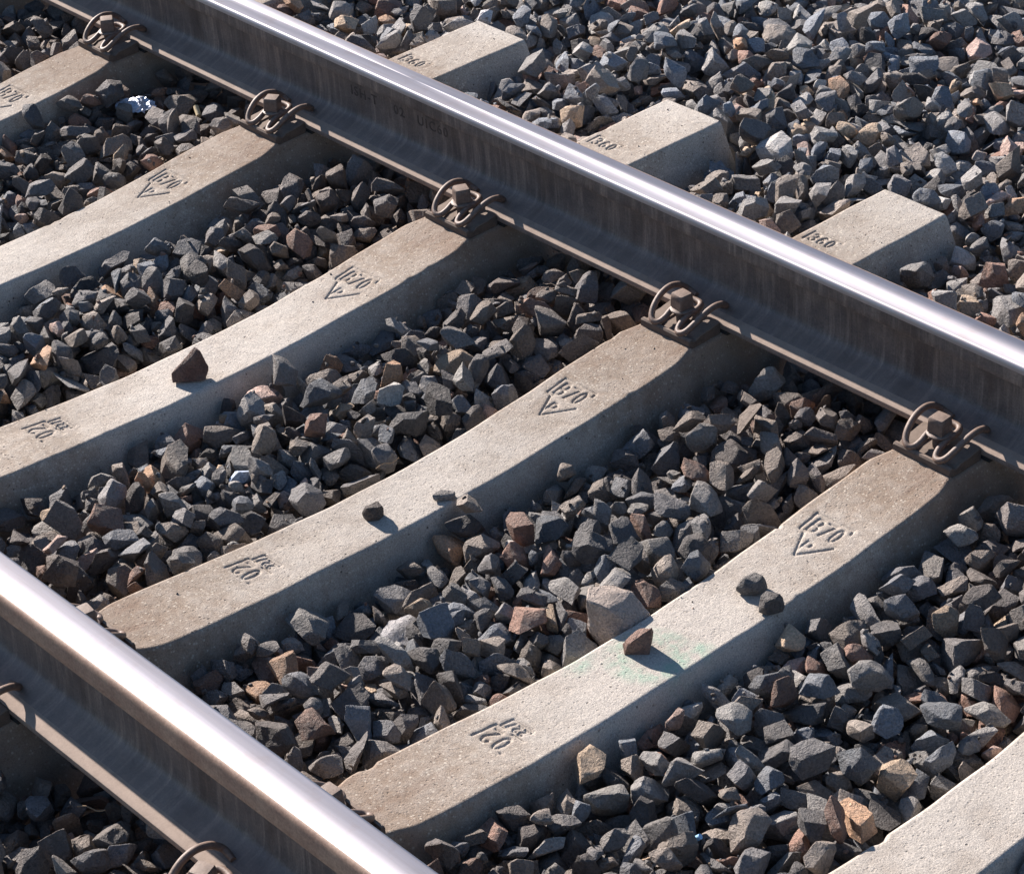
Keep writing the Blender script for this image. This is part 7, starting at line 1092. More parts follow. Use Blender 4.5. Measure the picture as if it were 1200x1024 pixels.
4667,1830,140,1,11,39,61,11,3716,705,157,58,81,65,67,6,4404,1486,162,39,75,32,73,25,1931,1939,190,3,11,64,72,12,3796,978,198,32,5,31,60,28,4701,1814,122,84,80,72,64,23,2291,1652,179,23,76,46,73,25,4898,1945,148,41,1,19,68,27,1799,2127,161,0,74,76,66,21,4971,1956,132,3,86,24,73,3,
3452,3578,207,50,12,88,68,16,3024,1119,165,40,3,77,61,6,2495,1615,182,72,85,71,63,16,3678,727,180,30,6,53,69,24,2415,1694,184,21,82,56,69,2,4313,1553,171,45,82,49,62,26,3805,742,174,84,0,63,70,26,3703,3255,226,17,12,31,62,12,4823,1820,131,25,76,47,59,20,2418,1739,189,24,84,7,68,14,
3116,915,143,37,2,73,73,12,3708,3598,169,49,1,39,71,23,2017,1909,156,15,3,80,73,8,4104,1140,124,33,88,70,62,14,4744,1937,118,47,6,31,66,6,4795,2208,180,76,11,70,73,8,4712,2179,138,51,86,69,72,12,4835,1874,152,43,76,30,59,26,2468,1587,205,53,68,86,73,4,3146,1029,163,22,77,4,68,8,
4192,1155,146,70,81,46,63,23,2433,1541,187,11,72,15,61,12,2498,4195,225,41,16,41,73,6,3555,3534,194,10,77,6,58,11,2343,4302,181,62,84,78,73,21,2474,1511,164,68,2,58,71,1,3465,3767,217,62,6,54,73,28,3820,3123,170,4,3,0,61,3,3155,1184,170,65,11,5,56,20,4142,1150,122,36,70,3,47,11,
4136,2697,155,6,11,82,61,16,4231,1196,143,7,88,54,60,20,4791,1792,142,23,0,42,45,8,3206,1084,152,5,89,33,73,8,3757,1009,174,17,84,56,73,22,2014,3564,221,10,79,56,62,8,4429,2661,168,70,6,22,69,20,3734,780,175,23,86,45,57,21,1721,3405,194,59,89,12,69,7,3690,831,162,80,10,83,62,24,
3824,927,194,38,88,3,71,3,4807,1865,148,10,2,82,66,15,4351,2605,174,74,87,87,70,7,3547,804,169,2,83,4,70,0,3601,973,187,74,88,2,63,25,4092,1198,133,33,7,20,55,0,3217,1153,150,22,4,21,59,0,4715,1836,122,31,85,73,44,12,2149,3665,214,47,87,36,73,1,2551,4183,203,50,9,62,68,21,
1718,3522,182,85,11,67,65,24,3472,3878,189,40,8,55,62,6,4286,2643,165,87,1,80,62,24,1360,2303,164,52,11,57,62,24,1690,3299,236,64,3,64,69,21,1925,2078,178,75,86,75,57,6,1909,1759,134,75,85,21,72,26,3548,620,119,7,77,27,65,21,3820,913,160,65,84,77,54,6,4969,2213,107,32,84,66,67,9,
3488,1035,153,57,4,23,61,5,3687,3384,195,34,88,32,66,3,4764,2073,156,39,6,11,54,6,3070,1167,159,47,2,68,72,19,3553,3605,190,4,0,5,65,0,3622,942,183,39,87,6,52,8,4748,1972,135,52,70,71,59,28,4847,2110,153,27,89,43,71,21,4850,2070,163,14,86,59,51,8,1083,2234,135,75,11,76,70,8,
3771,3163,190,52,1,1,70,11,4845,1945,150,42,89,34,67,19,4671,2122,168,42,10,62,66,10,1241,2352,178,77,11,75,63,21,1097,2317,157,46,82,32,71,3,1402,3098,220,80,76,26,73,21,3373,4037,180,75,3,9,66,12,3505,745,170,58,88,66,68,21,4411,2477,193,79,5,29,73,23,4752,1836,127,54,86,83,51,29,
2560,1641,151,67,7,87,69,1,3505,3845,168,59,4,45,60,24,4692,1585,120,59,77,29,69,28,1963,1851,162,44,89,46,58,23,3808,962,146,80,83,86,72,7,3797,3261,205,13,6,59,58,19,1113,2516,181,82,88,36,69,8,2251,3835,211,80,18,61,67,1,4209,1113,130,86,75,33,69,16,4895,1979,156,35,7,10,59,0,
3303,3841,210,0,81,83,69,24,3631,3367,205,50,80,80,62,25,4789,1607,128,16,89,89,63,11,3171,4033,180,27,73,37,64,21,3302,3898,191,35,8,83,61,21,1930,3743,208,39,85,40,73,24,3066,974,162,86,85,59,73,28,1557,3344,200,6,16,19,73,25,2447,3906,220,57,5,83,73,9,3598,3572,167,45,6,87,62,1,
3794,3395,165,47,1,41,65,4,3836,871,174,13,4,79,48,25,1406,3334,189,26,76,89,63,11,1781,3488,177,62,17,44,62,11,3198,4079,181,47,14,62,53,6,3744,753,157,86,83,15,69,3,1706,3342,177,80,7,19,70,25,2156,3780,194,30,83,10,59,6,3550,3865,143,53,87,21,55,6,3644,3457,187,36,1,80,73,26,
3762,3498,188,42,86,42,64,28,4877,2063,142,57,2,75,60,0,1898,3549,178,33,4,46,70,8,3140,1148,161,56,83,14,47,6,4428,2481,156,46,2,17,73,17,4673,1960,141,80,87,12,52,21,1265,2437,179,62,89,89,73,16,1739,3580,171,87,83,29,72,10,2357,1699,176,9,84,23,63,24,2355,3951,220,79,7,18,73,28,
3418,3668,203,71,8,32,66,24,3458,3707,192,14,75,49,73,4,4400,2644,134,78,82,11,66,11,3354,3814,190,22,88,7,72,19,3560,917,163,84,5,35,63,2,1151,2427,198,24,79,32,65,24,1763,1838,132,73,87,61,72,7,3592,848,179,51,3,44,65,18,3730,3302,199,19,79,33,61,15,3684,963,187,56,13,44,59,20,
4402,2390,161,89,1,36,43,6,4679,2150,139,51,7,19,66,25,4396,1559,153,53,7,23,57,8,1735,3677,165,1,0,60,67,29,2488,1689,181,70,86,59,67,22,2996,1179,148,75,4,7,65,4,4160,1189,137,34,6,88,62,16,2557,4020,194,23,89,60,47,12,2592,1497,133,52,11,72,73,20,2713,4448,188,79,78,72,73,11,
3319,4024,153,17,85,15,73,14,3200,4322,142,86,13,89,63,25,3756,882,183,67,14,10,55,9,4852,1852,109,80,89,40,60,2,1927,2019,154,77,86,42,68,9,2463,3974,189,66,84,52,66,28,2311,1794,188,48,3,87,66,10,3012,4512,133,39,86,22,66,21,3134,4185,185,57,4,30,67,8,3188,4201,193,13,76,6,70,0,
3491,3928,152,19,88,88,64,11,3798,1014,136,82,80,42,71,6,3903,3523,148,23,86,22,73,8,4802,2050,134,46,80,42,67,25,4719,1688,114,46,88,85,68,14,4930,1896,146,78,5,83,54,28,1328,2210,147,35,6,71,70,20,2540,1521,172,46,87,42,58,25,3178,914,142,21,77,55,61,9,3338,3680,183,67,9,63,56,24,
4301,2472,169,40,6,28,71,25,4787,1950,147,16,86,53,56,26,1341,2419,162,12,6,20,70,14,1750,2087,156,69,3,83,69,0,3311,4101,153,22,12,36,73,21,1974,1807,149,54,4,53,54,6,3495,3746,183,60,82,45,55,24,4795,1850,113,22,0,39,68,28,4273,1512,144,62,9,72,63,14,4231,3107,127,85,2,36,67,12,
1531,3325,161,68,83,45,72,28,3211,4160,160,66,4,62,64,10,3117,1106,177,49,88,41,70,9,3827,3271,165,50,19,9,56,1,3762,3432,193,37,84,30,58,25,4367,2427,161,49,85,33,57,19,1739,2046,162,75,83,39,68,17,2483,1556,181,19,73,2,57,24,2901,1097,167,24,79,77,70,6,3032,4119,193,68,2,27,69,1,
3338,3938,151,88,6,11,62,12,3663,914,204,34,5,3,63,23,4915,2137,122,47,83,5,57,21,1313,2346,160,41,74,12,61,21,2113,3711,228,81,74,77,62,11,2302,1574,163,83,84,25,60,10,3224,3855,162,44,0,76,65,11,4774,2112,133,57,81,25,56,29,4910,2202,124,52,7,26,54,11,4884,1896,127,6,89,5,64,20,
1802,3705,157,80,8,78,54,12,3580,786,151,9,82,87,63,20,3804,889,174,16,10,31,62,9,4171,1226,144,47,13,15,64,11,4820,2213,145,33,5,41,62,12,4674,2241,124,70,83,14,57,3,1795,3542,166,44,3,71,58,16,3769,859,171,65,79,72,43,16,4858,2241,128,65,0,89,60,8,1430,3220,182,60,16,62,58,24,
1764,1905,138,72,83,62,52,21,1848,1893,163,3,7,84,58,25,4110,2754,144,69,79,0,64,19,4685,1763,105,60,2,2,54,18,4822,2006,141,76,88,28,60,22,4772,1778,118,44,87,76,57,22,4807,1907,149,18,78,70,43,12,1717,1921,149,11,82,16,71,20,2098,3906,190,23,85,60,73,19,2333,3909,196,84,83,89,67,11,
2911,4285,201,52,89,4,63,2,3421,4020,155,80,83,52,64,9,3494,3542,187,15,80,49,58,0,3649,689,145,34,5,85,59,24,3741,3402,197,37,76,63,49,6,4779,2000,128,69,5,30,61,24,4976,2012,148,12,80,76,68,26,3251,4237,139,9,0,84,70,24,3564,939,149,31,3,57,65,9,3825,790,142,12,20,57,66,29,
4336,1499,172,13,86,60,70,24,4307,2531,182,10,78,68,59,18,1320,2149,130,82,15,34,62,6,2089,3667,206,10,18,51,64,3,2421,1645,179,30,80,56,59,19,3169,1155,140,21,86,26,48,29,3054,1087,157,83,87,54,44,24,3157,3914,181,61,4,16,53,8,3825,1000,168,59,89,62,57,20,4214,2677,158,79,14,59,45,3,
4388,2437,164,17,5,13,46,0,1258,2220,171,14,80,83,62,6,2527,1617,178,80,6,20,47,28,2331,1613,176,51,8,78,44,6,2610,1552,137,65,80,88,66,19,2837,4313,219,11,87,23,62,4,3036,4574,130,82,84,16,62,6,3128,4103,200,9,79,59,72,3,3107,997,162,5,15,76,67,25,3396,3746,182,88,86,78,73,6,
3528,3686,171,1,1,81,64,8,3499,3596,204,25,1,24,62,14,3467,3535,161,16,83,52,62,24,3741,813,159,7,75,16,59,1,3795,797,159,74,1,82,53,6,3819,1074,169,66,14,48,69,17,4252,2728,137,12,14,47,61,3,4824,2293,116,21,89,80,67,24,4109,1091,124,25,85,54,46,21,4374,1705,152,50,0,70,58,21,
1274,3104,190,89,0,39,67,25,2023,3697,201,32,1,72,60,2,2548,4085,185,11,89,44,60,6,3643,829,172,22,0,42,64,13,4944,2090,132,45,11,49,64,0,1411,3142,173,72,0,65,70,8,1882,1931,148,85,0,29,56,12,1924,3648,194,41,15,87,73,11,3353,3741,209,37,87,68,62,14,3587,662,137,45,83,79,52,6,
3806,809,176,49,85,59,66,3,3772,1058,184,25,84,80,66,13,4886,1775,137,27,88,16,63,8,1699,3613,181,84,5,11,66,4,1824,3633,160,14,77,78,67,25,2567,4280,172,74,14,64,62,2,3589,835,129,56,87,34,73,1,3709,923,167,86,0,86,56,1,3971,3401,135,54,15,86,67,8,3816,3372,132,42,84,81,71,1,
3315,3743,192,89,1,84,57,7,3726,3238,188,1,84,65,61,22,4035,3341,125,11,78,64,73,22,4767,2165,129,87,2,31,57,21,4836,1930,123,51,86,58,62,7,709,2652,158,50,85,31,62,16,1861,2002,159,1,77,53,72,11,2891,4334,215,61,1,21,62,22,3982,3340,128,55,89,39,59,21,1099,2369,164,81,6,69,67,27,
1349,2373,148,3,73,5,56,28,2289,1795,155,45,88,12,68,16,2719,4134,197,71,83,41,61,28,3543,3981,142,53,1,25,72,26,3505,681,135,64,9,39,71,7,3720,944,173,74,79,68,56,27,3771,3228,183,60,89,17,61,29,4994,2066,112,86,2,69,67,14,4721,1724,121,70,11,86,46,12,4367,2529,181,2,10,76,63,5,
4395,2571,164,7,86,57,50,18,1802,3591,173,5,11,79,54,0,2083,3809,213,33,88,82,64,26,3161,3964,187,36,7,18,60,0,3533,880,133,17,76,6,73,24,3498,630,119,44,1,69,61,2,3552,3457,167,5,87,15,53,8,3732,3468,184,62,9,7,63,10,3864,3352,147,40,74,52,51,4,3920,3376,142,52,1,68,63,26,
4741,2334,141,85,11,33,59,12,4280,2541,148,32,75,8,60,6,1171,2254,135,40,5,47,73,26,1142,3260,161,75,6,44,65,29,1422,3193,204,77,3,40,52,12,1684,3498,183,69,3,26,54,6,1805,1786,129,83,3,48,58,16,2842,4407,211,2,86,49,63,11,3537,3502,175,40,84,13,55,11,4674,2075,143,60,77,51,63,2,
4865,1994,143,83,10,63,60,0,1805,1946,128,28,89,32,73,16,1797,1816,129,73,4,5,61,29,3183,3953,170,45,13,31,42,6,3580,3834,126,80,7,84,59,19,3686,663,146,71,89,89,67,27,3762,3585,152,23,12,85,62,22,4723,2392,128,89,17,60,58,21,4818,1805,115,13,87,46,46,4,4853,1600,121,63,83,25,64,7,
4946,2036,143,73,2,63,61,29,4811,2377,116,48,80,45,55,3,799,2564,157,3,2,63,69,8,1732,1874,145,73,1,12,55,1,1734,1995,156,18,5,84,61,29,2145,3988,191,47,1,64,65,23,2537,1562,146,16,81,50,51,11,2520,1564,167,3,4,63,53,19,2523,4300,172,62,2,73,67,1,3139,4043,207,37,4,37,58,22,
3475,3782,177,63,11,78,71,0,3628,807,155,34,4,6,51,19,3892,3424,145,6,2,3,59,22,4109,3135,130,57,77,41,65,19,4721,1995,131,44,0,8,65,4,4330,2574,162,39,84,45,54,4,4282,1441,173,12,82,13,53,1,1270,2266,167,43,88,0,51,8,2083,4108,131,32,80,0,70,6,2473,4056,204,21,86,80,57,8,
2494,4086,197,41,82,36,53,8,2602,4302,156,27,3,55,55,12,3045,4169,177,12,79,31,66,20,3265,4307,136,23,6,13,59,6,3802,882,121,76,2,62,59,24,3832,1041,169,70,0,14,58,17,3649,859,169,66,2,5,50,14,4272,2506,180,41,4,65,51,26,4940,2281,105,54,1,54,61,23,1416,3085,171,32,8,66,66,9,
2111,3754,204,79,84,85,67,25,2021,3499,205,43,89,60,61,5,3106,4452,129,89,88,14,53,21,3152,4259,203,8,2,7,63,4,3500,1044,128,46,88,15,54,21,3808,3517,158,10,76,47,52,21,4697,2047,119,40,88,69,67,1,4120,1207,121,6,4,89,42,11,4107,3094,147,4,1,41,54,25,4674,1733,115,47,83,25,46,12,
4791,2358,122,35,3,79,66,29,4829,1662,116,55,87,61,66,1,1218,2387,177,7,71,28,73,18,1691,2079,141,83,85,11,72,24,2153,3932,184,18,2,51,70,0,2285,4163,157,83,82,51,72,4,3383,3619,186,41,2,32,60,14,4821,1733,133,82,85,40,62,10,1554,3454,195,77,11,12,47,12,1648,3434,195,79,85,60,48,29,
2137,3707,185,63,7,34,70,8,2477,1458,164,82,3,72,51,12,2453,1451,200,78,14,82,53,21,2913,4433,197,16,4,17,65,0,3039,4064,182,65,85,2,54,28,3103,1081,144,89,89,72,47,3,3261,4027,172,61,75,60,38,12,3593,3436,177,24,82,81,65,2,4391,2686,149,36,80,6,62,11,4885,2300,112,44,87,25,64,18,
4914,2037,148,31,84,28,53,19,748,2730,132,30,85,87,73,25,1089,3113,173,45,75,57,73,23,1328,2293,146,59,16,15,67,29,1682,2238,160,57,89,89,60,14,2101,3571,207,83,86,37,73,27,3382,4089,155,70,83,69,64,27,3490,1018,183,17,9,23,38,2,3565,3770,155,48,89,71,71,5,3740,875,160,44,2,78,64,20,
3655,3650,184,15,82,18,45,20,3795,3685,125,32,87,4,61,25,4160,2730,123,86,2,21,73,2,4730,2288,133,5,2,87,48,12,4423,2560,140,5,88,79,35,21,1288,2110,109,89,1,53,64,6,1157,3297,147,2,5,39,69,7,1401,2204,187,28,5,45,52,1,1768,3786,133,29,7,16,63,14,1927,1890,146,2,71,0,66,11,
2400,3899,188,28,86,29,59,6,3014,4331,192,72,80,61,60,28,3072,4295,194,5,73,70,47,21,3665,884,177,61,0,82,62,2,4846,1738,105,11,79,11,52,21,4317,1230,135,79,13,23,65,26,1647,3701,154,19,75,33,66,20,2544,1595,153,13,83,8,50,21,2363,3855,200,34,81,63,73,17,2733,4184,196,9,86,72,62,6,
3159,1205,144,60,83,30,52,0,3174,1234,123,47,89,82,54,24,3487,3657,196,36,84,15,53,6,4810,1705,106,53,79,44,56,28,4279,2584,163,42,85,31,41,22,4397,2606,167,31,6,66,49,17,4757,1897,132,62,2,18,32,6,4666,1879,115,85,81,71,51,2,4848,2056,138,41,88,18,53,9,4824,2262,159,4,77,64,63,23,
1706,2126,168,46,5,12,50,14,1933,1976,140,17,86,47,61,8,1886,1818,144,38,88,36,63,14,1977,3881,186,47,85,32,67,12,2441,4152,189,78,11,17,62,4,2271,4274,175,81,8,36,73,29,2526,3995,195,1,82,32,55,0,2677,4109,207,49,11,49,53,11,3138,1091,134,33,4,31,53,0,3163,1125,150,55,86,51,44,1,
3048,943,131,3,3,86,67,1,3772,3371,132,79,82,22,61,2,3745,3375,179,88,75,74,54,14,4200,2733,131,21,79,47,53,16,4305,2698,123,36,1,53,60,8,4153,2733,150,14,89,48,43,20,4432,1427,177,13,0,21,58,14,1211,2529,149,87,79,53,73,21,1420,3298,179,30,85,3,54,4,1553,3565,171,78,79,2,59,21,
2640,4574,137,89,16,37,72,24,3099,4019,171,69,7,59,73,4,3030,4233,191,48,3,84,45,6,3699,3434,203,18,1,20,60,13,3855,3511,156,15,76,70,63,12,3656,3499,188,89,2,27,52,16,4748,2315,113,37,86,8,56,6,4292,2680,149,44,87,40,52,29,1181,2140,106,22,81,22,55,21,1266,2186,149,49,0,86,62,26,
1174,3181,173,64,2,22,60,1,1146,2357,160,15,79,66,61,14,1499,3500,190,6,87,83,52,6,1977,3494,196,7,83,57,43,21,2021,3767,215,81,86,63,62,9,2052,3603,208,7,73,19,44,21,2035,4074,170,59,16,71,62,27,2429,1597,193,72,82,68,64,1,2315,1742,170,58,88,71,66,5,2914,4523,146,32,83,62,66,4,
3062,3021,186,20,3,52,69,23,3215,4230,172,42,1,85,57,14,3231,4006,150,3,83,53,45,21,3796,1074,119,46,5,42,67,5,3969,3510,131,6,1,41,73,7,3799,3438,151,57,76,72,65,28,3801,3033,189,49,70,29,48,8,4227,1180,119,89,89,77,47,11,4414,1569,127,12,0,74,57,3,4999,2037,124,65,13,45,50,25,
1324,3354,186,57,10,54,64,17,1507,3324,214,17,87,86,65,18,2297,1558,127,61,88,59,65,16,2435,4197,191,41,77,35,64,0,2787,4555,158,67,79,61,64,1,3164,4311,177,39,11,17,73,10,3184,3885,170,34,82,71,52,2,3614,768,152,79,4,25,51,5,3884,3387,139,64,76,74,49,23,3838,1035,219,31,3,1,42,10,
3826,3057,181,60,1,71,61,20,4412,2515,155,43,73,76,44,12,4883,1699,112,82,86,30,53,1,4923,1926,127,47,85,69,45,29,1400,2199,136,54,84,67,69,28,1890,2054,163,56,5,16,65,20,2518,1663,182,63,3,38,46,9,2540,4368,153,35,1,80,67,26,3184,1188,117,88,79,20,53,21,3689,3532,173,45,15,23,69,23,
3671,3741,139,39,86,42,48,12,4230,1234,129,5,86,13,66,23,4268,2760,143,78,6,36,68,19,4757,1884,117,86,83,70,37,16,4746,1585,119,13,89,85,51,14,4718,2125,133,18,2,5,47,17,1360,2454,181,45,5,19,63,4,1443,2239,176,89,4,58,55,3,1683,1995,155,23,2,27,61,15,1996,1695,119,81,1,3,73,24,
2109,3640,184,36,8,31,55,8,2541,4129,183,79,3,20,56,23,3254,4181,150,49,0,33,62,18,3510,860,168,63,1,75,42,27,4791,2156,146,74,2,61,43,14,4914,1760,105,6,87,48,61,26,4880,2162,108,30,82,72,56,12,4164,1079,128,55,1,71,51,6,1600,3560,183,50,4,6,55,11,1805,1774,102,0,87,17,71,23,
2533,1450,155,71,16,41,60,24,2362,1640,175,36,86,31,53,7,2265,1762,161,50,0,16,41,28,2485,4136,198,9,6,32,57,1,2275,3697,187,64,74,0,73,1,2338,1538,142,70,8,4,55,29,2895,4375,186,79,6,30,60,6,2869,1424,171,34,85,66,66,5,3178,4003,167,10,78,82,62,26,3526,3607,216,33,84,73,50,4,
3734,3032,189,12,7,14,49,8,4189,3067,122,89,6,33,65,12,4407,1512,123,85,0,42,63,7,4398,2583,127,28,3,57,61,12,4308,1443,155,23,88,20,63,27,4254,1548,149,72,14,6,38,11,697,2496,126,60,10,77,59,24,1992,2019,135,51,84,54,43,12,1969,2016,167,74,8,54,44,23,2569,4124,163,81,12,55,68,5,
3026,4411,167,72,77,68,64,16,3460,4030,125,52,5,15,50,6,3508,3816,145,42,87,22,55,9,3541,3747,170,15,11,10,47,28,3693,3015,174,68,21,64,57,24,4280,1198,131,46,11,34,61,28,4360,1573,141,10,85,40,52,3,4235,2647,158,33,8,25,59,29,1134,2218,106,75,8,26,62,25,1322,3028,187,58,12,10,72,1,
1541,3411,201,21,84,86,52,25,1794,3818,152,72,77,27,62,10,2189,3852,193,78,13,31,63,8,2397,1569,167,68,9,14,71,25,2304,3967,198,62,75,75,69,1,2269,1716,159,22,13,33,57,19,2839,4217,213,56,15,75,49,12,2937,1150,125,9,89,71,43,21,3059,1067,124,13,78,79,68,22,2957,4484,169,13,84,51,71,23,
3094,4009,207,37,3,39,48,2,3190,4131,175,17,7,82,44,0,3177,963,122,66,1,88,62,4,3622,3599,160,32,89,3,54,2,3714,3282,175,60,86,34,58,7,4151,1098,108,45,2,70,71,3,825,2517,165,41,1,89,53,24,588,2624,142,38,84,19,51,25,1636,3528,178,33,85,75,54,6,1698,2193,161,58,89,16,40,28,
2004,1864,144,66,13,13,40,12,1967,3642,197,6,76,39,53,29,1981,1999,160,42,88,7,55,29,2378,4068,180,80,88,89,47,12,2841,4484,181,23,83,9,63,17,2791,4230,198,1,0,7,61,6,3554,3549,164,21,82,1,45,21,3550,3719,171,36,14,6,45,0,3589,752,127,22,74,36,54,6,3633,3835,120,69,86,44,55,28,
4372,1744,117,47,70,87,58,12,4821,1864,121,36,12,68,30,27,4831,2163,146,1,0,80,50,27,4247,2601,159,7,84,31,45,20,4388,2517,196,13,89,42,50,22,1092,2414,140,60,83,74,71,21,798,2735,143,32,11,75,68,10,1116,2559,145,80,1,27,51,21,1297,2285,151,39,86,26,61,4,2336,4140,166,49,4,79,73,2,
2514,2990,218,62,20,24,57,25,2810,4190,204,50,3,57,57,22,2905,1040,126,1,88,34,71,15,3117,1171,159,4,4,15,60,22,3101,4261,189,41,0,16,60,14,3455,3967,150,52,6,47,65,25,3850,3410,142,66,84,74,63,2,4902,2009,104,45,0,69,63,20,4410,1693,112,36,83,76,54,6,4300,3102,127,24,83,28,72,22,
4244,1452,156,8,1,0,62,18,4716,2435,115,45,0,79,58,20,1184,2310,145,73,2,66,52,28,1742,3470,160,49,3,41,50,11,1733,3780,133,67,78,24,61,6,2302,4246,151,53,8,65,57,4,2397,3985,178,37,79,9,73,22,2734,4235,197,30,5,47,47,4,2971,1072,116,46,1,56,66,29,3205,1012,117,62,13,15,44,1,
4108,1174,113,0,80,25,31,16,4656,2003,123,86,82,41,34,25,1172,2209,119,41,10,59,61,29,1197,2425,175,89,4,76,48,25,1350,2094,125,56,87,12,51,18,1355,3212,161,39,89,38,59,23,1472,3368,184,74,7,42,65,28,1803,2001,147,64,82,4,54,1,2036,3884,192,87,9,2,58,2,2493,4024,188,24,12,58,59,29,
2550,4224,161,78,8,73,60,3,2298,3926,207,3,6,46,58,29,2952,4189,180,50,81,74,69,4,3133,3937,199,12,84,79,52,20,3192,1056,119,79,89,60,46,18,3573,3725,146,6,1,51,62,18,3418,3943,175,10,0,18,49,23,3500,941,140,63,6,6,52,5,3714,856,161,85,84,31,31,8,4309,2608,144,4,74,84,61,21,
4174,3170,124,40,0,74,53,0,745,2556,132,79,81,70,65,21,1319,2075,107,66,2,43,50,24,1270,3277,149,57,89,32,51,8,1593,3639,149,56,89,4,63,11,1831,2068,154,2,3,29,51,7,1975,1826,131,86,84,40,66,5,2185,3812,194,79,11,28,64,15,1951,3828,181,56,83,53,68,27,2033,3823,198,55,0,29,64,23,
2207,4169,131,54,11,24,60,21,2467,4508,117,38,88,42,54,22,3018,1061,137,88,73,65,60,4,3125,3983,191,57,89,32,52,2,3114,4130,195,30,77,2,61,26,3312,4288,114,45,3,81,63,5,3485,3021,189,48,85,74,50,24,3513,772,123,0,89,60,61,1,3662,3727,117,10,83,50,60,26,3566,3663,151,38,8,57,62,13,
3755,3529,161,77,9,75,53,19,3805,1097,154,81,11,86,47,26,3787,3217,198,7,4,77,33,25,4117,3081,118,18,2,49,61,0,4885,2118,111,12,82,10,61,15,4345,1557,138,68,4,23,71,15,4255,2651,147,26,2,64,57,18,1185,2345,154,71,74,29,50,16,1147,2405,166,39,4,10,62,20,1904,3993,147,1,16,62,50,12,
2409,1422,176,21,7,64,67,6,2406,1507,151,47,10,72,59,8,2575,4102,165,66,6,76,49,7,2659,4329,177,45,89,49,73,2,2847,4346,191,35,82,11,64,12,2934,1176,124,62,5,66,50,27,3114,1001,120,80,1,41,60,7,3109,1134,142,85,7,69,52,24,3149,4480,111,81,6,63,57,9,3611,663,118,42,3,36,49,4,
3739,3347,169,87,79,4,52,26,3670,3283,197,54,5,25,56,6,4384,2390,136,35,89,84,64,15,4432,2417,143,29,84,74,50,25,4345,2501,172,58,12,84,54,3,1206,2193,108,45,0,73,60,28,756,2434,120,30,78,67,51,21,1169,3116,173,73,15,63,37,12,1368,3055,188,39,83,57,68,5,1421,2392,171,60,85,38,57,17,
1570,3431,182,46,2,13,54,27,1628,3578,170,84,10,73,54,24,1775,1996,124,60,3,13,59,29,2444,1415,153,62,86,62,54,12,2517,1662,155,88,83,13,59,27,2867,4295,155,80,80,7,56,21,3600,710,128,19,85,1,69,14,3502,833,138,19,3,76,64,18,3547,686,119,88,89,60,64,10,3806,3170,162,17,8,76,56,2,
3713,3377,185,59,88,12,36,22,3898,3475,128,21,3,74,65,16,4864,2202,121,78,87,89,51,0,1257,2481,167,83,87,77,58,19,1870,1714,109,18,89,46,65,13,1852,1816,117,89,3,13,70,29,1720,2214,145,22,83,10,58,22,1969,1980,136,44,80,14,49,18,2031,1723,142,47,16,17,67,29,1901,2006,176,77,86,24,44,9,
2184,4015,161,42,89,36,41,11,2846,4271,176,38,76,27,70,18,2913,4318,168,4,4,9,69,11,2922,4564,154,89,73,57,53,19,2940,1214,118,11,82,0,53,21,2903,1216,116,42,0,62,49,20,3104,1209,168,12,6,11,63,13,3164,998,122,64,9,38,45,9,3141,1052,120,52,88,53,62,0,3265,4265,119,38,88,29,47,23,
3173,1048,139,0,0,84,41,2,3509,3632,194,1,85,13,56,29,3286,3969,153,2,7,15,45,21,3493,3705,181,13,87,28,49,9,3751,3626,121,39,1,5,55,8,3683,946,165,66,81,47,35,2,3681,3251,189,5,76,70,61,26,4735,1756,98,51,2,20,66,23,4909,1976,122,51,5,38,54,14,4167,2761,155,9,5,15,46,20,
4230,2735,131,49,78,12,52,22,4681,2284,103,2,0,31,37,28,1288,2192,112,5,10,84,71,27,1230,2419,153,14,82,51,56,4,1118,3177,155,85,14,15,73,15,1100,2603,167,74,11,56,42,8,1239,2502,177,43,6,46,50,10,1420,2382,154,89,4,2,64,5,2013,3595,186,6,4,77,61,25,2144,3845,202,8,18,77,61,19,
2262,4252,131,9,86,56,73,7,2343,4238,152,3,1,58,48,6,2582,1473,160,78,88,30,52,10,2703,4373,180,27,78,21,61,24,2847,4566,148,82,85,79,67,28,2915,4269,160,34,10,7,56,10,2874,4501,173,85,83,30,62,16,3067,4102,167,55,2,66,63,12,3213,1227,121,35,80,24,57,13,3416,4107,129,62,4,17,55,19,
3545,3641,162,35,11,51,64,3,3515,4037,128,4,1,20,72,22,3516,3433,165,19,80,77,34,6,3597,3624,163,32,84,53,39,20,3539,973,166,38,82,11,60,3,3607,3332,178,17,85,27,53,24,3792,833,144,89,10,57,72,23,3761,3249,164,54,84,21,64,12,4271,2787,117,87,1,23,57,2,4356,2633,142,48,86,34,57,18,
4797,1778,100,50,4,85,49,1,4862,2106,121,1,12,52,71,19,4673,1908,115,22,85,80,53,27,4705,1787,111,15,78,71,39,29,621,2674,135,29,76,28,61,24,586,2741,124,51,2,58,63,20,1434,3339,147,11,88,80,69,2,1635,3489,190,59,4,35,73,15,1861,1878,125,78,1,56,60,27,1949,1943,160,14,84,63,40,26,
1986,3706,203,53,82,71,43,16,2386,4104,185,22,2,80,38,25,2588,1385,170,46,7,74,73,11,2413,4108,184,2,7,75,64,15,3000,4480,141,4,0,46,65,20,3383,4122,117,42,6,68,62,14,3409,3883,165,7,13,80,50,2,3641,3694,137,37,79,35,46,21,3552,977,159,62,9,69,39,10,3577,906,130,31,74,3,52,19,
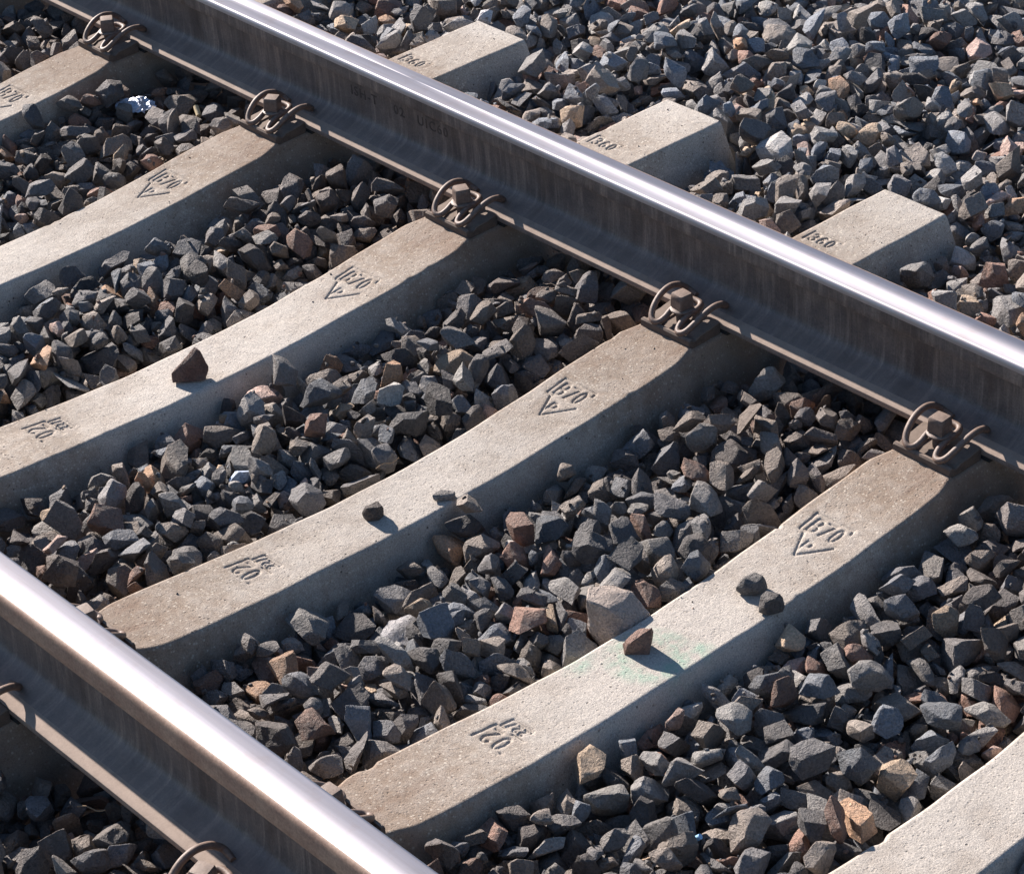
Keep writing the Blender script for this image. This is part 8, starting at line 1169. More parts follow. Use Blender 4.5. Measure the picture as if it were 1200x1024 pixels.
3661,3353,179,68,9,74,39,14,3627,714,156,58,78,24,48,0,4335,2679,133,37,72,10,55,13,4356,2471,144,25,4,70,55,2,4696,1945,101,36,83,29,29,6,4888,2236,110,38,86,46,67,9,4431,1538,123,41,81,38,34,0,710,2455,119,87,2,45,61,2,1091,2458,170,74,7,56,66,1,1648,3322,186,9,89,5,58,21,
2466,4326,165,74,85,11,49,12,2744,4373,192,66,12,18,57,2,2946,4405,174,9,9,69,50,4,3009,4090,165,50,84,47,67,28,2978,3045,181,78,80,14,68,23,3248,4102,142,51,20,80,50,28,3340,3751,174,78,11,29,54,9,3614,3795,124,80,82,66,62,17,3712,974,150,42,87,12,62,5,3809,3074,145,59,11,84,60,8,
4185,1174,114,41,87,31,53,3,4360,2676,136,42,9,67,40,18,4331,2791,118,49,87,58,52,7,4840,1890,114,50,84,36,59,9,4366,2735,135,38,78,41,44,1,4404,2553,150,67,7,21,39,12,4398,2783,134,39,17,89,64,21,4694,1659,116,63,0,83,54,22,4674,1856,108,29,86,89,39,28,5038,2028,142,38,84,23,32,6,
1133,2279,153,83,9,30,50,20,1554,3553,148,35,7,7,73,9,1673,3413,170,42,71,28,62,7,1547,3500,176,64,88,81,54,7,1843,3667,136,10,89,81,55,12,1792,3485,144,66,78,66,61,18,1857,3525,156,85,88,40,43,4,1938,3496,191,2,75,60,39,28,2029,1750,148,30,80,37,61,17,2306,4288,137,35,0,72,63,12,
2847,4248,195,68,9,34,55,25,2678,4650,127,39,82,77,64,4,3038,4284,175,58,89,86,52,18,2997,1090,145,77,5,2,61,17,3132,4090,180,50,79,77,56,25,3096,878,118,85,86,53,38,11,3167,4419,118,1,89,49,44,6,3274,3801,159,10,80,28,61,18,3212,3807,160,8,7,34,56,12,3186,3924,162,6,0,48,61,5,
3555,3909,145,86,10,3,59,5,3518,732,111,49,2,2,61,5,3501,3052,150,24,85,41,48,21,3662,3644,147,54,86,18,67,7,3622,2999,180,89,0,88,69,18,3767,3379,174,31,16,47,46,9,4242,1564,137,12,0,2,46,20,4204,2703,146,55,4,1,44,8,4849,2027,121,84,4,14,47,12,4792,2015,149,44,0,68,37,13,
1377,2377,134,4,82,26,63,8,1325,3469,127,63,88,30,63,1,1089,3171,169,27,89,53,52,26,1263,2396,153,27,5,47,43,12,1990,1742,134,73,84,14,54,0,1969,1922,149,80,2,21,58,2,2013,3538,191,19,6,77,59,0,1939,1805,162,48,86,3,47,18,2188,3795,155,15,82,51,67,26,2411,4445,120,8,81,45,53,11,
2270,4322,132,36,85,37,69,21,2654,4081,188,16,6,41,59,9,2944,1101,138,39,87,11,46,21,3075,4333,191,77,89,30,45,9,3367,3688,194,41,84,59,45,5,3577,3700,166,5,7,14,40,5,3498,886,157,48,4,11,55,10,3720,3619,147,20,85,12,68,13,3711,3421,173,36,85,13,69,26,3783,1082,157,57,78,75,48,7,
4770,1684,107,84,12,14,51,25,4989,2005,96,43,89,55,51,3,4399,2737,122,45,85,87,52,25,4824,1951,166,12,1,18,37,15,1303,3208,154,43,8,3,61,9,755,2652,144,39,9,36,50,11,1098,3245,153,13,12,28,66,29,1693,2146,177,39,79,15,44,15,1350,3407,168,38,11,9,60,12,1727,2160,157,31,78,62,41,26,
2012,3758,193,19,0,33,48,2,2298,3857,194,14,86,45,64,13,2552,1497,159,68,81,86,52,10,2604,1630,132,84,89,24,41,1,2909,4387,162,9,11,57,62,17,2525,4471,129,8,17,56,54,3,2674,4116,180,50,10,84,51,11,2786,4321,195,73,86,52,56,0,2678,4607,124,79,6,18,47,16,2962,1147,145,88,2,43,37,2,
3081,1106,143,4,74,31,38,6,3102,4348,166,34,83,64,62,13,3222,3950,154,20,1,86,66,0,3479,3499,159,62,7,53,51,20,3349,3782,182,30,89,82,53,22,3607,3949,120,60,80,72,52,7,3505,914,136,27,1,54,63,13,3514,725,136,4,89,73,55,17,3756,1074,149,50,8,16,56,14,3692,785,154,82,6,75,36,12,
4220,1484,156,45,80,55,52,17,4399,1643,132,26,12,61,62,16,4678,1817,107,45,86,73,45,25,4724,2077,125,65,88,21,60,28,4741,1767,117,84,83,53,31,16,4947,2185,99,86,1,76,38,20,4918,1861,128,67,84,22,52,28,667,2546,115,4,78,57,53,21,1401,2341,144,30,10,41,51,10,1235,2130,107,81,4,40,54,7,
1781,2063,150,78,18,36,46,13,2082,3531,206,26,86,34,43,13,2563,3013,159,73,77,38,67,16,2468,4189,165,71,89,18,61,1,2455,1684,177,15,4,17,42,4,3012,1160,131,36,77,80,61,2,3141,3010,194,19,86,78,56,16,3201,4114,163,29,88,12,45,5,3229,4210,158,52,72,7,39,8,3201,3912,143,5,3,43,63,4,
3364,3952,173,85,87,69,57,17,3500,973,138,69,6,8,47,9,3715,1034,160,7,78,79,32,12,3693,973,163,21,89,76,44,15,3721,3357,178,59,8,26,38,0,3873,3471,167,52,1,55,54,29,4303,2494,119,6,7,74,36,28,4364,1664,117,39,88,11,59,11,4332,2731,127,2,0,78,35,24,4769,1632,127,80,77,10,60,18,
4680,1932,107,51,87,0,51,13,4957,2148,114,59,89,43,42,16,1212,3228,164,8,86,84,58,5,1473,3410,185,42,6,42,62,25,1605,3413,184,84,83,41,43,8,1492,3573,153,83,84,58,62,10,1742,2100,113,56,6,77,63,24,1705,1961,141,5,7,53,60,2,2081,3838,195,49,3,13,45,6,2114,3997,172,8,89,56,57,22,
2136,4024,163,29,12,86,51,17,2165,4159,122,63,77,20,50,19,2521,1424,137,60,2,46,71,23,2924,1062,127,18,74,36,47,16,2944,4357,150,42,88,25,53,9,3199,3034,158,31,76,89,47,28,3236,4078,162,6,2,83,48,18,3175,4280,168,1,10,17,55,29,3125,4137,163,5,84,7,64,9,3385,4014,144,14,8,37,53,26,
3571,3893,118,21,0,15,41,28,3641,788,131,78,80,55,53,19,3722,880,129,8,1,19,62,11,3704,3677,140,45,85,71,49,16,3642,3042,173,10,84,47,61,23,3821,3157,128,36,77,6,62,13,4008,3365,133,56,86,17,47,4,3803,3334,119,56,12,73,57,11,4393,1743,147,48,11,89,38,26,4890,2011,128,68,79,69,52,28,
4087,3086,126,61,3,62,53,9,723,2576,148,69,18,29,49,28,1350,3339,158,84,8,80,63,20,760,2515,140,57,87,13,48,29,1806,1872,112,51,84,29,64,5,1976,2001,110,87,89,34,57,8,1953,2045,123,60,14,74,67,13,1988,1766,149,67,81,0,44,16,1960,3021,194,16,87,71,46,8,2012,1636,123,30,3,49,63,12,
2056,3822,196,48,12,5,70,3,2188,3811,170,80,83,49,49,13,2278,3867,172,50,12,89,62,12,2363,3039,190,59,86,83,56,22,2451,4017,191,49,87,54,67,5,2329,4055,174,46,87,76,47,26,2476,3059,163,14,4,81,50,10,2539,1525,134,7,83,79,55,23,2647,4392,163,3,6,32,65,2,2730,4339,180,17,8,84,56,15,
2667,4262,170,59,8,33,35,21,3044,4454,124,70,78,41,60,27,3097,4574,132,58,12,37,56,27,3057,4221,172,53,74,35,39,6,3152,1065,143,76,0,49,49,15,3218,946,121,89,76,36,37,6,3181,4004,141,61,4,45,55,0,3533,3466,181,37,7,43,42,19,3577,3502,142,2,84,56,50,20,3782,3417,119,55,12,18,63,14,
3797,3298,162,40,17,69,63,17,3808,3188,118,17,3,17,57,18,3824,3644,113,72,84,17,50,19,4182,1525,122,61,85,25,54,28,4191,2617,162,26,73,0,62,0,4322,2762,131,41,79,45,31,27,4350,2596,138,44,89,34,59,29,1373,2164,111,17,87,16,44,21,1958,1756,113,22,89,58,68,8,1820,2135,133,51,85,60,46,7,
1904,3821,159,54,85,24,68,16,1735,3867,120,10,5,14,51,2,1980,3772,170,26,10,14,70,20,2323,1712,158,63,8,59,58,21,2463,1594,149,45,1,55,49,3,2506,4238,186,71,0,65,73,13,2448,1657,170,65,88,34,46,19,2401,1462,168,37,80,54,62,29,2980,4388,150,18,77,82,59,21,2966,1234,143,71,5,51,43,25,
3116,3071,167,45,0,56,52,11,3087,4400,142,36,8,79,61,16,3228,1397,173,70,84,66,67,7,3268,4066,134,38,15,86,59,5,3548,1022,152,64,15,63,60,22,3761,3021,166,57,0,51,52,11,3771,3196,162,56,81,44,46,28,3741,953,168,61,81,70,53,9,3846,3576,138,4,89,35,64,20,4423,2491,123,28,89,68,50,24,
4756,2212,120,19,79,45,63,23,4144,1452,135,79,87,72,62,28,4304,2736,130,0,2,65,35,22,4687,1979,105,89,1,51,51,6,4798,1932,130,53,2,62,43,0,4169,1408,151,40,89,61,48,8,4278,1406,161,17,80,54,42,25,719,2606,150,10,74,62,64,14,822,2474,147,36,15,62,54,3,1243,2247,128,73,0,42,59,16,
1146,2447,170,80,83,34,61,19,1398,3366,175,70,14,50,60,3,1333,3515,115,71,83,11,60,19,1667,3546,186,87,89,52,51,7,1808,3468,144,70,85,59,48,29,1709,1845,135,82,86,43,54,10,1951,1978,165,88,87,68,35,27,1973,3527,193,38,87,30,49,27,2124,3821,197,0,1,27,63,17,2297,1616,140,63,89,9,62,6,
2290,1450,138,65,77,68,57,12,2550,1466,132,77,10,37,62,16,2587,4188,149,14,0,70,52,12,2587,1459,137,37,3,26,49,14,2692,4183,177,41,79,48,69,20,2690,4306,191,38,6,34,41,12,2760,4472,165,27,1,74,58,6,2995,1217,142,84,77,76,43,10,3394,3856,169,2,84,24,42,25,3575,3805,115,40,1,83,47,4,
3522,3475,152,48,17,88,59,21,3498,3020,150,79,2,12,66,1,3568,706,149,52,4,48,40,5,3540,799,127,78,82,62,48,5,3742,3558,131,45,11,73,66,5,3813,3291,121,69,8,34,60,17,3710,988,178,73,83,30,42,3,4414,2533,116,80,10,18,53,25,4909,2192,100,34,3,76,51,10,4972,2130,102,37,1,84,36,27,
4394,1594,122,70,10,19,48,4,4698,2230,101,50,88,18,53,17,4869,1915,113,82,13,52,48,28,4403,1427,156,68,84,43,65,4,4728,2079,152,7,86,24,29,25,4801,2132,139,35,13,65,47,22,704,2716,149,10,11,46,50,18,766,2682,133,12,1,4,63,15,1272,3358,127,3,7,23,40,4,1353,2248,138,4,0,87,62,17,
1291,3096,161,31,88,16,52,18,1425,3276,148,66,2,12,43,1,1686,2158,141,86,88,87,69,8,1856,1752,107,26,1,52,63,15,1914,3713,165,37,87,53,68,1,1984,3457,182,74,89,78,42,12,1949,3701,196,41,81,85,52,5,1947,3550,191,72,11,44,38,4,2152,3945,147,86,0,60,61,8,2520,1487,141,56,78,20,37,6,
2475,1654,157,20,80,89,61,20,2591,4249,140,5,76,70,73,22,2922,4335,190,89,88,59,39,29,3024,1213,115,0,79,22,56,21,2897,3073,136,20,83,20,62,8,2949,4548,119,69,0,41,44,8,2958,4457,149,48,5,75,54,26,3027,1232,176,35,79,1,68,26,3175,3870,148,53,7,15,53,4,3218,1123,123,61,86,29,43,16,
3560,3929,123,35,88,46,64,13,3484,3602,170,76,6,22,41,12,3799,3259,128,47,78,74,34,6,4849,1886,95,0,0,22,58,3,4849,2142,96,51,2,34,50,23,4153,3106,123,6,14,50,39,11,4375,1252,109,85,5,32,47,9,4181,1461,139,61,2,35,39,28,4685,2013,120,88,88,2,36,24,4140,3177,115,17,89,21,39,0,
666,2782,117,13,0,32,71,18,1233,2317,138,26,88,70,39,12,1088,3029,184,28,10,37,67,7,1141,2592,163,45,3,86,67,0,1155,2533,160,48,89,44,35,28,1659,1944,134,74,11,30,41,1,1733,1947,120,75,8,87,55,23,1802,2031,146,61,88,84,53,7,1857,3774,146,89,89,86,61,11,1855,1836,137,25,87,53,46,24,
1964,3709,172,28,1,72,64,0,2028,3657,186,3,88,8,50,14,1956,4038,119,43,2,60,64,29,2228,3849,159,62,6,27,53,1,2488,1502,139,76,14,28,43,14,2600,1529,127,73,84,1,51,15,2920,1751,117,86,75,80,61,19,3026,1098,121,34,82,11,61,17,2986,4227,167,80,85,57,34,0,
]
REC = np.array(DATA, dtype=float).reshape(-1, 8)
SX = REC[:, :3]/1000. - np.array([4.5, 2.0, .4])
SE = np.radians(REC[:, 3:6]*4)
SS = REC[:, 6]/1000.
SV = REC[:, 7].astype(int)
rec = REC
tr = random.Random(21)
# shares of the colours in the track and on the far shoulder
W_IN = [24, 20, 18, 20, 4, 1.6, 1.0, 6, 1.2, 0.4, 8, 0]
W_OUT = [16, 21, 18, 20, 9, 4.5, 1.6, 6, 2.2, 0.6, 5, 0]
ST = [tr.choices(range(12), W_OUT if p[1] > .85 else W_IN)[0] for p in SX]
# stones whose colour stands out in the photograph: (stone, colour number)
for i_, c_ in [(89, 6), (50, 5), (1658, 8), (2, 5), (8, 6), (2606, 5), (1538, 5), (2050, 7), (374, 5), (3039, 9), (688, 11), (107, 9), (1742, 5), (1366, 8), (17, 7), (547, 4), (986, 9), (131, 9), (759, 4), (95, 3), (1326, 8), (437, 4), (855, 7), (1011, 6), (225, 3), (15, 5), (550, 8), (41, 4), (540, 4), (1572, 7), (516, 4), (1612, 4), (1648, 4), (804, 4), (1995, 0), (589, 3), (261, 4), (154, 2), (655, 2), (1783, 4), (2738, 4), (2430, 4)]: ST[i_] = c_

def eulm(e):
    (ca, cb, cc), (sa, sb, sc_) = np.cos(e), np.sin(e)
    Rx = np.array([[1, 0, 0], [0, ca, -sa], [0, sa, ca]]); Ry = np.array([[cb, 0, sb], [0, 1, 0], [-sb, 0, cb]]); Rz = np.array([[cc, -sc_, 0], [sc_, cc, 0], [0, 0, 1]])
    return Rz @ Ry @ Rx
SR = [eulm(e) for e in SE]
print('stones', len(rec))

def build_cloud(name, items, lib, mat=M_STONE, smooth=27):
    """items: (variant, R, scale, pos, colour) joined into one mesh"""
    Vs, Fs, Cs = [], [], []
    o = 0
    for v, R, s, p, c in items:
        V, F = lib[v]
        Vs.append((V*s) @ R.T + p); Fs.append(F + o); Cs.append(np.tile(np.append(c, 1.), (len(V), 1)))
        o += len(V)
    V = np.concatenate(Vs); F = np.concatenate(Fs); C = np.concatenate(Cs)
    me = bpy.data.meshes.new(name)
    me.vertices.add(len(V)); me.vertices.foreach_set('co', V.astype('f4').ravel())
    me.loops.add(F.size); me.loops.foreach_set('vertex_index', F.astype('i4').ravel())
    me.polygons.add(len(F)); me.polygons.foreach_set('loop_start', np.arange(0, F.size, 3, dtype='i4'))
    me.update(calc_edges=True)
    a = me.color_attributes.new('tint', 'FLOAT_COLOR', 'POINT')
    a.data.foreach_set('color', C.astype('f4').ravel())
    if smooth:
        me.polygons.foreach_set('use_smooth', np.ones(len(F), bool))
        me.set_sharp_from_angle(angle=math.radians(smooth))
    me.materials.append(mat)
    me.validate()
    return me

def inside(x, y, m):
    Q = [(-3.51, .71), (-1.67, 2.28), (.15, 0.0), (-.88, -1.0)]
    mx = -9
    for i in range(4):
        a = Q[i]; b = Q[(i+1) % 4]
        ex, ey = b[0]-a[0], b[1]-a[1]
        l_ = math.hypot(ex, ey)
        mx = max(mx, ((x-a[0])*-ey + (y-a[1])*ex)/l_)
    return mx < m

CLEAR = []
def near_special(p):
    return any((p[0]-a)**2 + (p[1]-b)**2 < r*r and p[2] > zz for a, b, r, zz in CLEAR)

# --- stones that lie in the open, on or against the sleepers, each shaped by hand:
# (x, y, rest height, turn, corner points in mm, colour, bury in mm, label); local x runs to the right as seen in the photograph
SPECIAL = [
    ('ballast_stone', -1.7139, -0.0395, -0.213, 0.873, [(-34, -14, 0), (26, -9, 0), (30, 14, 0), (-32, 10, 0), (22, 0, 56), (13, 9, 60), (35, 0, 24), (-34, -2, 14), (-8, 10, 38)], (0.16, 0.085, 0.065), 2, 'reddish brown pointed stone standing on the left edge of a sleeper'),
    ('ballast_stone', -1.1361, -0.0883, -0.218, 1.073, (37, 30, 27, 4, 0.8), (0.085, 0.068, 0.06), 2, 'small dark blocky stone on the sleeper top, left of the flat one'),
    ('ballast_stone', -1.0909, 0.0288, -0.216, 0.873, [(-19, -8, 4), (20, -8, 0), (17, 8, 0), (-12, 9, 0), (-21, -3, 9), (16, -6, 9), (18, 3, 10), (-6, 8, 13), (-14, -8, 0)], (0.33, 0.3, 0.27), 1.5, 'small flat pale-topped stone on the sleeper top, right of the blocky one'),
    ('ballast_stone', -0.5385, 0.1915, -0.21, 0.873, (54, 42, 25, 8, 0.6), (0.17, 0.16, 0.15), 2, 'grey cracked stone on the green-stained sleeper, left of the darkest one'),
    ('ballast_stone', -0.4806, 0.1747, -0.211, 1.173, (46, 38, 33, 21, 0.75), (0.105, 0.098, 0.095), 2, 'darkest blocky stone on the green-stained sleeper near its shaded edge'),
    ('ballast_stone', -0.6507, 0.0081, -0.262, 0.973, (100, 80, 86, 12, 0.8), (0.55, 0.45, 0.38), 0.0, 'large pinkish tan boulder against the left edge of the green-stained sleeper'),
    ('ballast_stone', -0.5622, -0.0335, -0.2165, 0.873, [(-24, -12, 0), (14, -14, 0), (20, 10, 2), (-18, 12, 0), (-26, 0, 14), (-12, -12, 24), (6, -8, 36), (22, 2, 40), (24, 8, 28), (2, 10, 34), (-14, 8, 20)], (0.25, 0.145, 0.11), 3, 'reddish brown knobbly stone on the green stain beside the pinkish boulder'),
    ('ballast_stone', -0.6433, 0.1227, -0.245, 0.873, [(-30, -10, 0), (10, -20, 0), (16, 14, 0), (-24, 16, 0), (-22, 0, 24), (-4, 6, 36), (26, -6, 26), (2, -14, 24)], (0.17, 0.155, 0.145), 0.0, 'grey wedge-shaped stone overlapping the left edge of the green-stained sleeper'),
    ('ballast_stone', -1.5916, 0.1143, -0.272, 0.873, [(4, -6, 0), (24, -2, 0), (24, 6, 0), (6, 6, 0), (-22, -3, 50), (-10, -5, 52), (-20, 4, 50), (-8, 5, 50)], (0.34, 0.32, 0.285), 0, 'pale grey slab leaning upright beside the pointed-stone sleeper'),
    ('ballast_stone', -1.6288, 0.0878, -0.272, 0.873, [(-11, -8, 0), (12, -8, 0), (12, 8, 0), (-9, 8, 0), (-9, -2, 44), (-3, 2, 47), (7, 0, 26)], (0.2, 0.185, 0.165), 0, 'grey upright splinter just left of the pale leaning slab'),
    ('ballast_stone', -1.7021, -0.0398, -0.272, 0.873, (52, 40, 38, 31, 0.7), (0.15, 0.105, 0.085), 0.0, 'dark brown stone in the shade below the pointed stone'),
    ('ballast_stone', -1.0782, -0.0476, -0.27, 0.873, [(-18, -14, 0), (20, -10, 0), (18, 12, 0), (-16, 14, 0), (-18, -8, 20), (14, 4, 40), (18, 8, 38), (-10, 10, 30), (10, -8, 24)], (0.4, 0.37, 0.33), 0.0, 'pale-topped wedge against the shaded side of the two-stone sleeper'),
    ('ballast_stone', -0.461, 0.1943, -0.27, 0.873, [(2, -10, 0), (26, -4, 0), (24, 10, 0), (0, 10, 0), (-22, -4, 34), (-10, 4, 40), (-20, 6, 32), (-6, -6, 32)], (0.3, 0.275, 0.25), 0.0, 'pale long stone leaning by the shaded side of the green-stained sleeper'),
]
def chunk_points(w, d, h, seed, top=.62):
    r = random.Random(seed)
    P = []
    for k in range(6):
        a = k*math.pi/3 + r.uniform(-.3, .3)
        P.append((w/2*.93*math.cos(a), d/2*.93*math.sin(a), 0))
    for k in range(7):
        a = k*math.pi*2/7 + r.uniform(-.35, .35)
        q = r.uniform(.82, 1.08)
        P.append((w/2*q*math.cos(a), d/2*q*math.sin(a), h*r.uniform(.25, .55)))
    tx, ty = r.uniform(-.15, .15)*w, r.uniform(-.1, .1)*d
    for k in range(5):
        a = k*math.pi*2/5 + r.uniform(-.4, .4)
        P.append((tx + w/2*top*math.cos(a), ty + d/2*top*math.sin(a), h*r.uniform(.74, 1.0)))
    return P
hand = 0
for nm, x, y, z, turn, pts, col, bury, lab in SPECIAL:
    if isinstance(pts, tuple): pts = chunk_points(*pts)
    bm = bmesh.new()
    for p in pts: bm.verts.new((p[0]/1000, p[1]/1000, p[2]/1000))
    bm = hull_of(bm)
    xs_ = [v.co.x for v in bm.verts]
    size = max(xs_) - min(xs_)
    sc_ = 1/size
    for v in bm.verts: v.co *= sc_
    bmesh.ops.dissolve_limit(bm, angle_limit=.10, verts=bm.verts[:], edges=bm.edges[:])
    V, F = refine(bm, 2, hand*13+5, .030)
    V = V/sc_
    c_, s_ = math.cos(turn), math.sin(turn)
    V = V @ np.array([[c_, -s_, 0], [s_, c_, 0], [0, 0, 1]]).T
    V[:, 2] -= V[:, 2].min()
    me = build_cloud(nm, [(0, np.eye(3), 1., np.zeros(3), np.array(col))], [(V, F)])
    o = link(nm, me)
    o.location = (x, y, z - bury/1000)
    tag(o, lab, 'stone', 'ballast stones')
    CLEAR.append((x, y, size*.45, z-.03))
    hand += 1

# --- 300 stones that show largest: one object each; their places in words
def shape_word(v):
    V = XL[v][0]; d = np.sort(V.max(0)-V.min(0))[::-1]
    if d[2] < .50: return 'flat'
    if d[1] < .68: return 'long'
    return 'blocky'
def place_words(x, y):
    k = math.floor((x-X0)/.6)
    bay = {-1: 'between green-stained and two-stone sleepers', -2: 'between two-stone and pointed-stone sleepers', -3: 'between pointed-stone and B70 sleepers',
           -4: 'left of the bare B70 sleeper', 0: 'right of green-stained sleeper'}
    if y < -.76: return 'before the lower left rail'
    if y < .72:
        row = 'by upper rail' if y > .42 else 'above mid-bay' if y > .10 else 'below mid-bay' if y > -.25 else 'by lower rail'
        return row + ', ' + bay.get(k, 'at the left edge')
    end = {-1: 'right of the rightmost sleeper end', 0: 'right of the rightmost sleeper end', -2: 'between middle and right sleeper ends', -3: 'between left and middle sleeper ends', -4: 'left of the left sleeper end'}
    if y < 1.32: return 'beyond upper rail, ' + end.get(k, 'at the far left')
    if y < 1.62: return 'behind the sleeper ends, ' + {-1: 'far right', -2: 'right part', -3: 'middle part', -4: 'left part'}.get(k, 'far right')
    return 'on the far ballast shoulder, ' + {-1: 'far right', -2: 'right part', -3: 'middle part'}.get(k, 'left part')
rs = random.Random(11)
cells = {}
solo, mass = [], []
for i in range(len(rec)):
    p = SX[i]
    c = tint_col(ST[i], p[1], rs)
    if near_special(p): continue
    it = (SV[i], SR[i], SS[i], p, c, ST[i])
    if len(solo) < 300-hand and i < 330: solo.append(it)
    else: mass.append(it)
for it in solo:
    key = (shape_word(it[0]) + ' ' + TINTS[it[5]][0], place_words(it[3][0], it[3][1]))
    cells.setdefault(key, []).append(it)
RANK = ['largest', 'second largest', 'third largest', 'fourth largest', 'fifth largest', 'sixth largest', 'seventh largest', 'eighth largest', 'ninth largest', 'tenth largest', 'eleventh largest', 'twelfth largest']
for (desc, place), its in cells.items():
    its.sort(key=lambda a: -a[2])
    for r, it in enumerate(its):
        v, R, s, p, c, t = it
        me = build_cloud('ballast_stone', [(v, R, s, np.zeros(3), c)], HI)
        o = link('ballast_stone', me)
        o.location = p
        pre = (RANK[min(r, len(RANK)-1)] + ' ') if len(its) > 1 else ''
        tag(o, pre + desc + ' stone ' + place, 'stone', 'ballast stones')
me = build_cloud('ballast', [it[:5] for it in mass], LO)
tag(link('ballast', me), 'mass of crushed grey and brown ballast stones between and around the sleepers', 'ballast', kind='stuff')

# --- small chips and grit lying on and between the stones
from mathutils.bvhtree import BVHTree
bv = BVHTree.FromPolygons([v.co[:] for v in me.vertices], [p.vertices[:] for p in me.polygons])
gr = random.Random(77)
chips_ = []
while len(chips_) < 5200:
    x, y = gr.uniform(-3.9, .6), gr.uniform(-1.4, 2.6)
    if not inside(x, y, .12): continue
    k = round((x-X0)/.6); dx = abs(x-X0-.6*k)
    on_sleeper = abs(y) < 1.29 and dx < .078
    if min(abs(y-.757), abs(y+.757)) < .085: continue
    s = min(.022, max(.004, gr.lognormvariate(math.log(.0088), .42)))
    if on_sleeper:
        if gr.random() > .06: continue
        s = gr.uniform(.0015, .0042)
        z = sleeper_profile(y)[0]
        if .59 < abs(y) < .92: continue
    else:
        hit = bv.ray_cast(Vector((x, y, 0)), Vector((0, 0, -1)))[0]
        if hit is None: z = ZB
        else:
            z = hit.z
            if z > -.235 and gr.random() < .6: continue
    v = gr.randrange(NV)
    e = [gr.uniform(0, 6.28) for _ in range(3)]
    t = gr.choices(range(12), W_IN)[0]
    chips_.append((v, eulm(e), s, np.array([x, y, z + s*.12]), tint_col(t, y, gr)*.95))
me = build_cloud('ballast_chips', chips_, XL, smooth=0)
tag(link('ballast_chips', me), 'small stone chips and grit lying between the ballast stones', 'gravel', kind='stuff')

# --- the same ballast carried on outside the picture, coarser
outer = []
bay = [i for i in range(len(rec)) if X0-1.2 <= SX[i][0] < X0-.6 and -.55 < SX[i][1] < 1.98]
R180 = np.diag([-1., -1., 1.])
for kk in range(-8, 6):
    for i in bay:
        c = tint_col(ST[i], SX[i][1], rs)
        p = SX[i] + np.array([.6*kk, 0, 0])
        if not inside(p[0], p[1], .26): outer.append((SV[i], SR[i], SS[i], p, c))
        if SX[i][1] > .50:
            p = np.array([2*(X0-.9)-SX[i][0] + .6*kk, -SX[i][1], SX[i][2]])
            if not inside(p[0], p[1], .26): outer.append((SV[i], R180 @ SR[i], SS[i], p, c))
        if SX[i][1] > 1.40:
            for n_ in (1, 2, 3):
                p = SX[i] + np.array([.6*kk, .58*n_, 0])
                if not inside(p[0], p[1], .26): outer.append((SV[i], SR[i], SS[i], p, c))
                q_ = np.array([2*(X0-.9)-p[0], -p[1], p[2]])
                if n_ < 3 and not inside(q_[0], q_[1], .26): outer.append((SV[i], R180 @ SR[i], SS[i], q_, c))
me = build_cloud('outer_ballast', outer, XL, smooth=0)
tag(link('outer_ballast', me), 'crushed grey ballast stones continuing around the track beyond the picture', 'ballast', kind='stuff')


# ------------------------------------------------------------------ litter and small finds
def small_tube(name, path, r, mat, seg=10, smooth=50):
    bm = bmesh.new()
    tube(bm, [Vector(p) for p in path], r, seg)
    return link(name, bm_mesh(name, bm, smooth, mat))
M_STUB = mat_simple('yellowed_cork', (.62, .50, .30), .8, 200, .2)
M_BLUE = mat_simple('light_blue_plastic', (.30, .55, .80), .4, 200, .1)
M_PURP = mat_simple('purple_plastic_sheath', (.10, .045, .075), .35, 90, .3)
M_FOIL = mat_simple('crumpled_foil', (.50, .54, .62), .5, 200, .3, .5)
M_TWIG = mat_simple('dry_twig', (.34, .24, .15), .9, 200, .3)
x, y = (-2.6182, 0.6405)
o = small_tube('cork_stub', [(-.010, .004, .006), (-.009, .0035, .0055), (.009, -.004, -.006), (.010, -.0045, -.0065)], lambda t: .0058, M_STUB, 14)
o.location = (x, y, -.228); tag(o, 'small cream-coloured cylindrical stub among the stones near the second clip', 'litter')
x, y = (-1.0837, 0.6838)
o = small_tube('cable_sheath', catmull([(-.030, .045, .045), (-.012, .020, .030), (.010, -.012, .012), (.022, -.040, -.012)], 5), .0042, M_PURP)
o.location = (x, y, -.255); tag(o, 'dull purple strip hanging in the shade right of the third sleeper clip', 'litter')
o2 = small_tube('metal_tie', [(-.007, .009, .026), (-.003, .005, .023)], .0056, M_FOIL)
o2.parent = o
x, y = (-0.2061, -0.271)
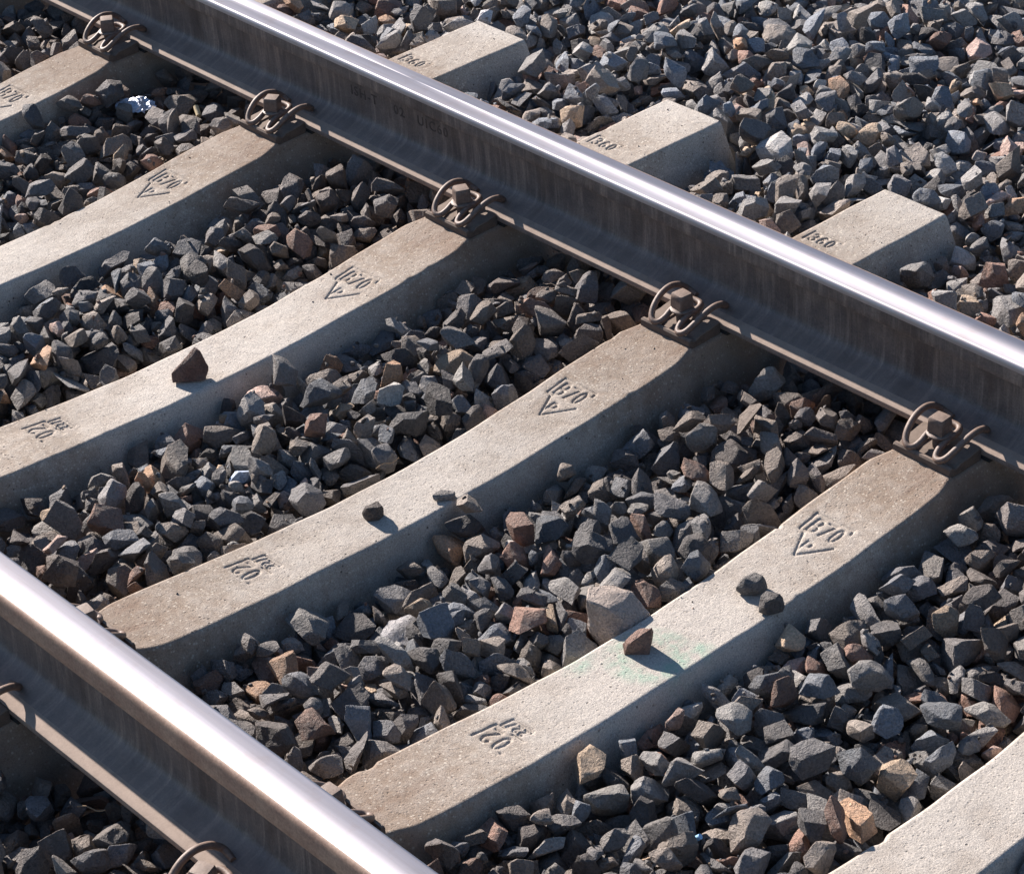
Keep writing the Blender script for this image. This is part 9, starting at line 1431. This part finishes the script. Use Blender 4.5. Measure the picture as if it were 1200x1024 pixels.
o = small_tube('plastic_stub', [(-.006, -.002, -.006), (0, 0, 0), (.006, .003, .006)], .0042, M_BLUE, 12)
o.location = (x, y, -.228); tag(o, 'small light blue plastic stub between stones near the bottom edge', 'litter')
x, y = (-2.046, 1.6635)
bm = bmesh.new(); tube(bm, catmull([(-.012, .006, .004), (-.002, .004, .010), (.008, -.004, .006), (.012, -.012, -.004)], 5), lambda t: .0065*math.sin(.35+2.4*t), 6)
o = link('plastic_scrap', bm_mesh('plastic_scrap', bm, 30, M_BLUE)); o.scale = (1, 1, .5)
o.location = (x, y, -.205); tag(o, 'light blue plastic scrap on the far ballast near the top edge', 'litter')
x, y = (-2.7439, 0.5655)
rf = random.Random(8)
bm = bmesh.new()
gv = [[bm.verts.new(((i-6)*.0042+rf.uniform(-.0015, .0015), (j-4)*.0045+rf.uniform(-.0015, .0015), rf.uniform(-.006, .006) - .0006*((i-6)**2+(j-4)**2)*.25)) for j in range(9)] for i in range(13)]
for i in range(12):
    for j in range(8):
        if (i-5.5)**2/38 + (j-3.5)**2/17 < 1: bm.faces.new((gv[i][j], gv[i+1][j], gv[i+1][j+1], gv[i][j+1]))
bmesh.ops.delete(bm, geom=[v for v in bm.verts if not v.link_faces], context='VERTS')
bmesh.ops.solidify(bm, geom=bm.faces[:], thickness=.0006)
o = link('crumpled_foil', bm_mesh('crumpled_foil', bm, 0, M_FOIL))
o.scale = (1.7, 1.5, .8); o.location = (x, y, -.224); o.rotation_euler = (.2, .1, .9); tag(o, 'crumpled silvery foil on stones near the top left clip', 'litter')
for i, (px_, py_, a_, n_) in enumerate([(-0.8717, -0.84, 0.5, 'thin dry twig lying on stones before the lower left rail'), (-1.2464, 0.0319, 1.4, 'short pale straw among dark stones left of the two-stone sleeper')]):
    ca, sa = math.cos(a_), math.sin(a_)
    o = small_tube('twig', catmull([(-.022*ca, -.022*sa, 0), (-.006*ca-.002, -.006*sa, .003), (.010*ca, .010*sa, -.001), (.024*ca, .024*sa, .004)], 4), .0010, M_TWIG, 6)
    o.location = (px_, py_, -.222); tag(o, n_, 'twig')
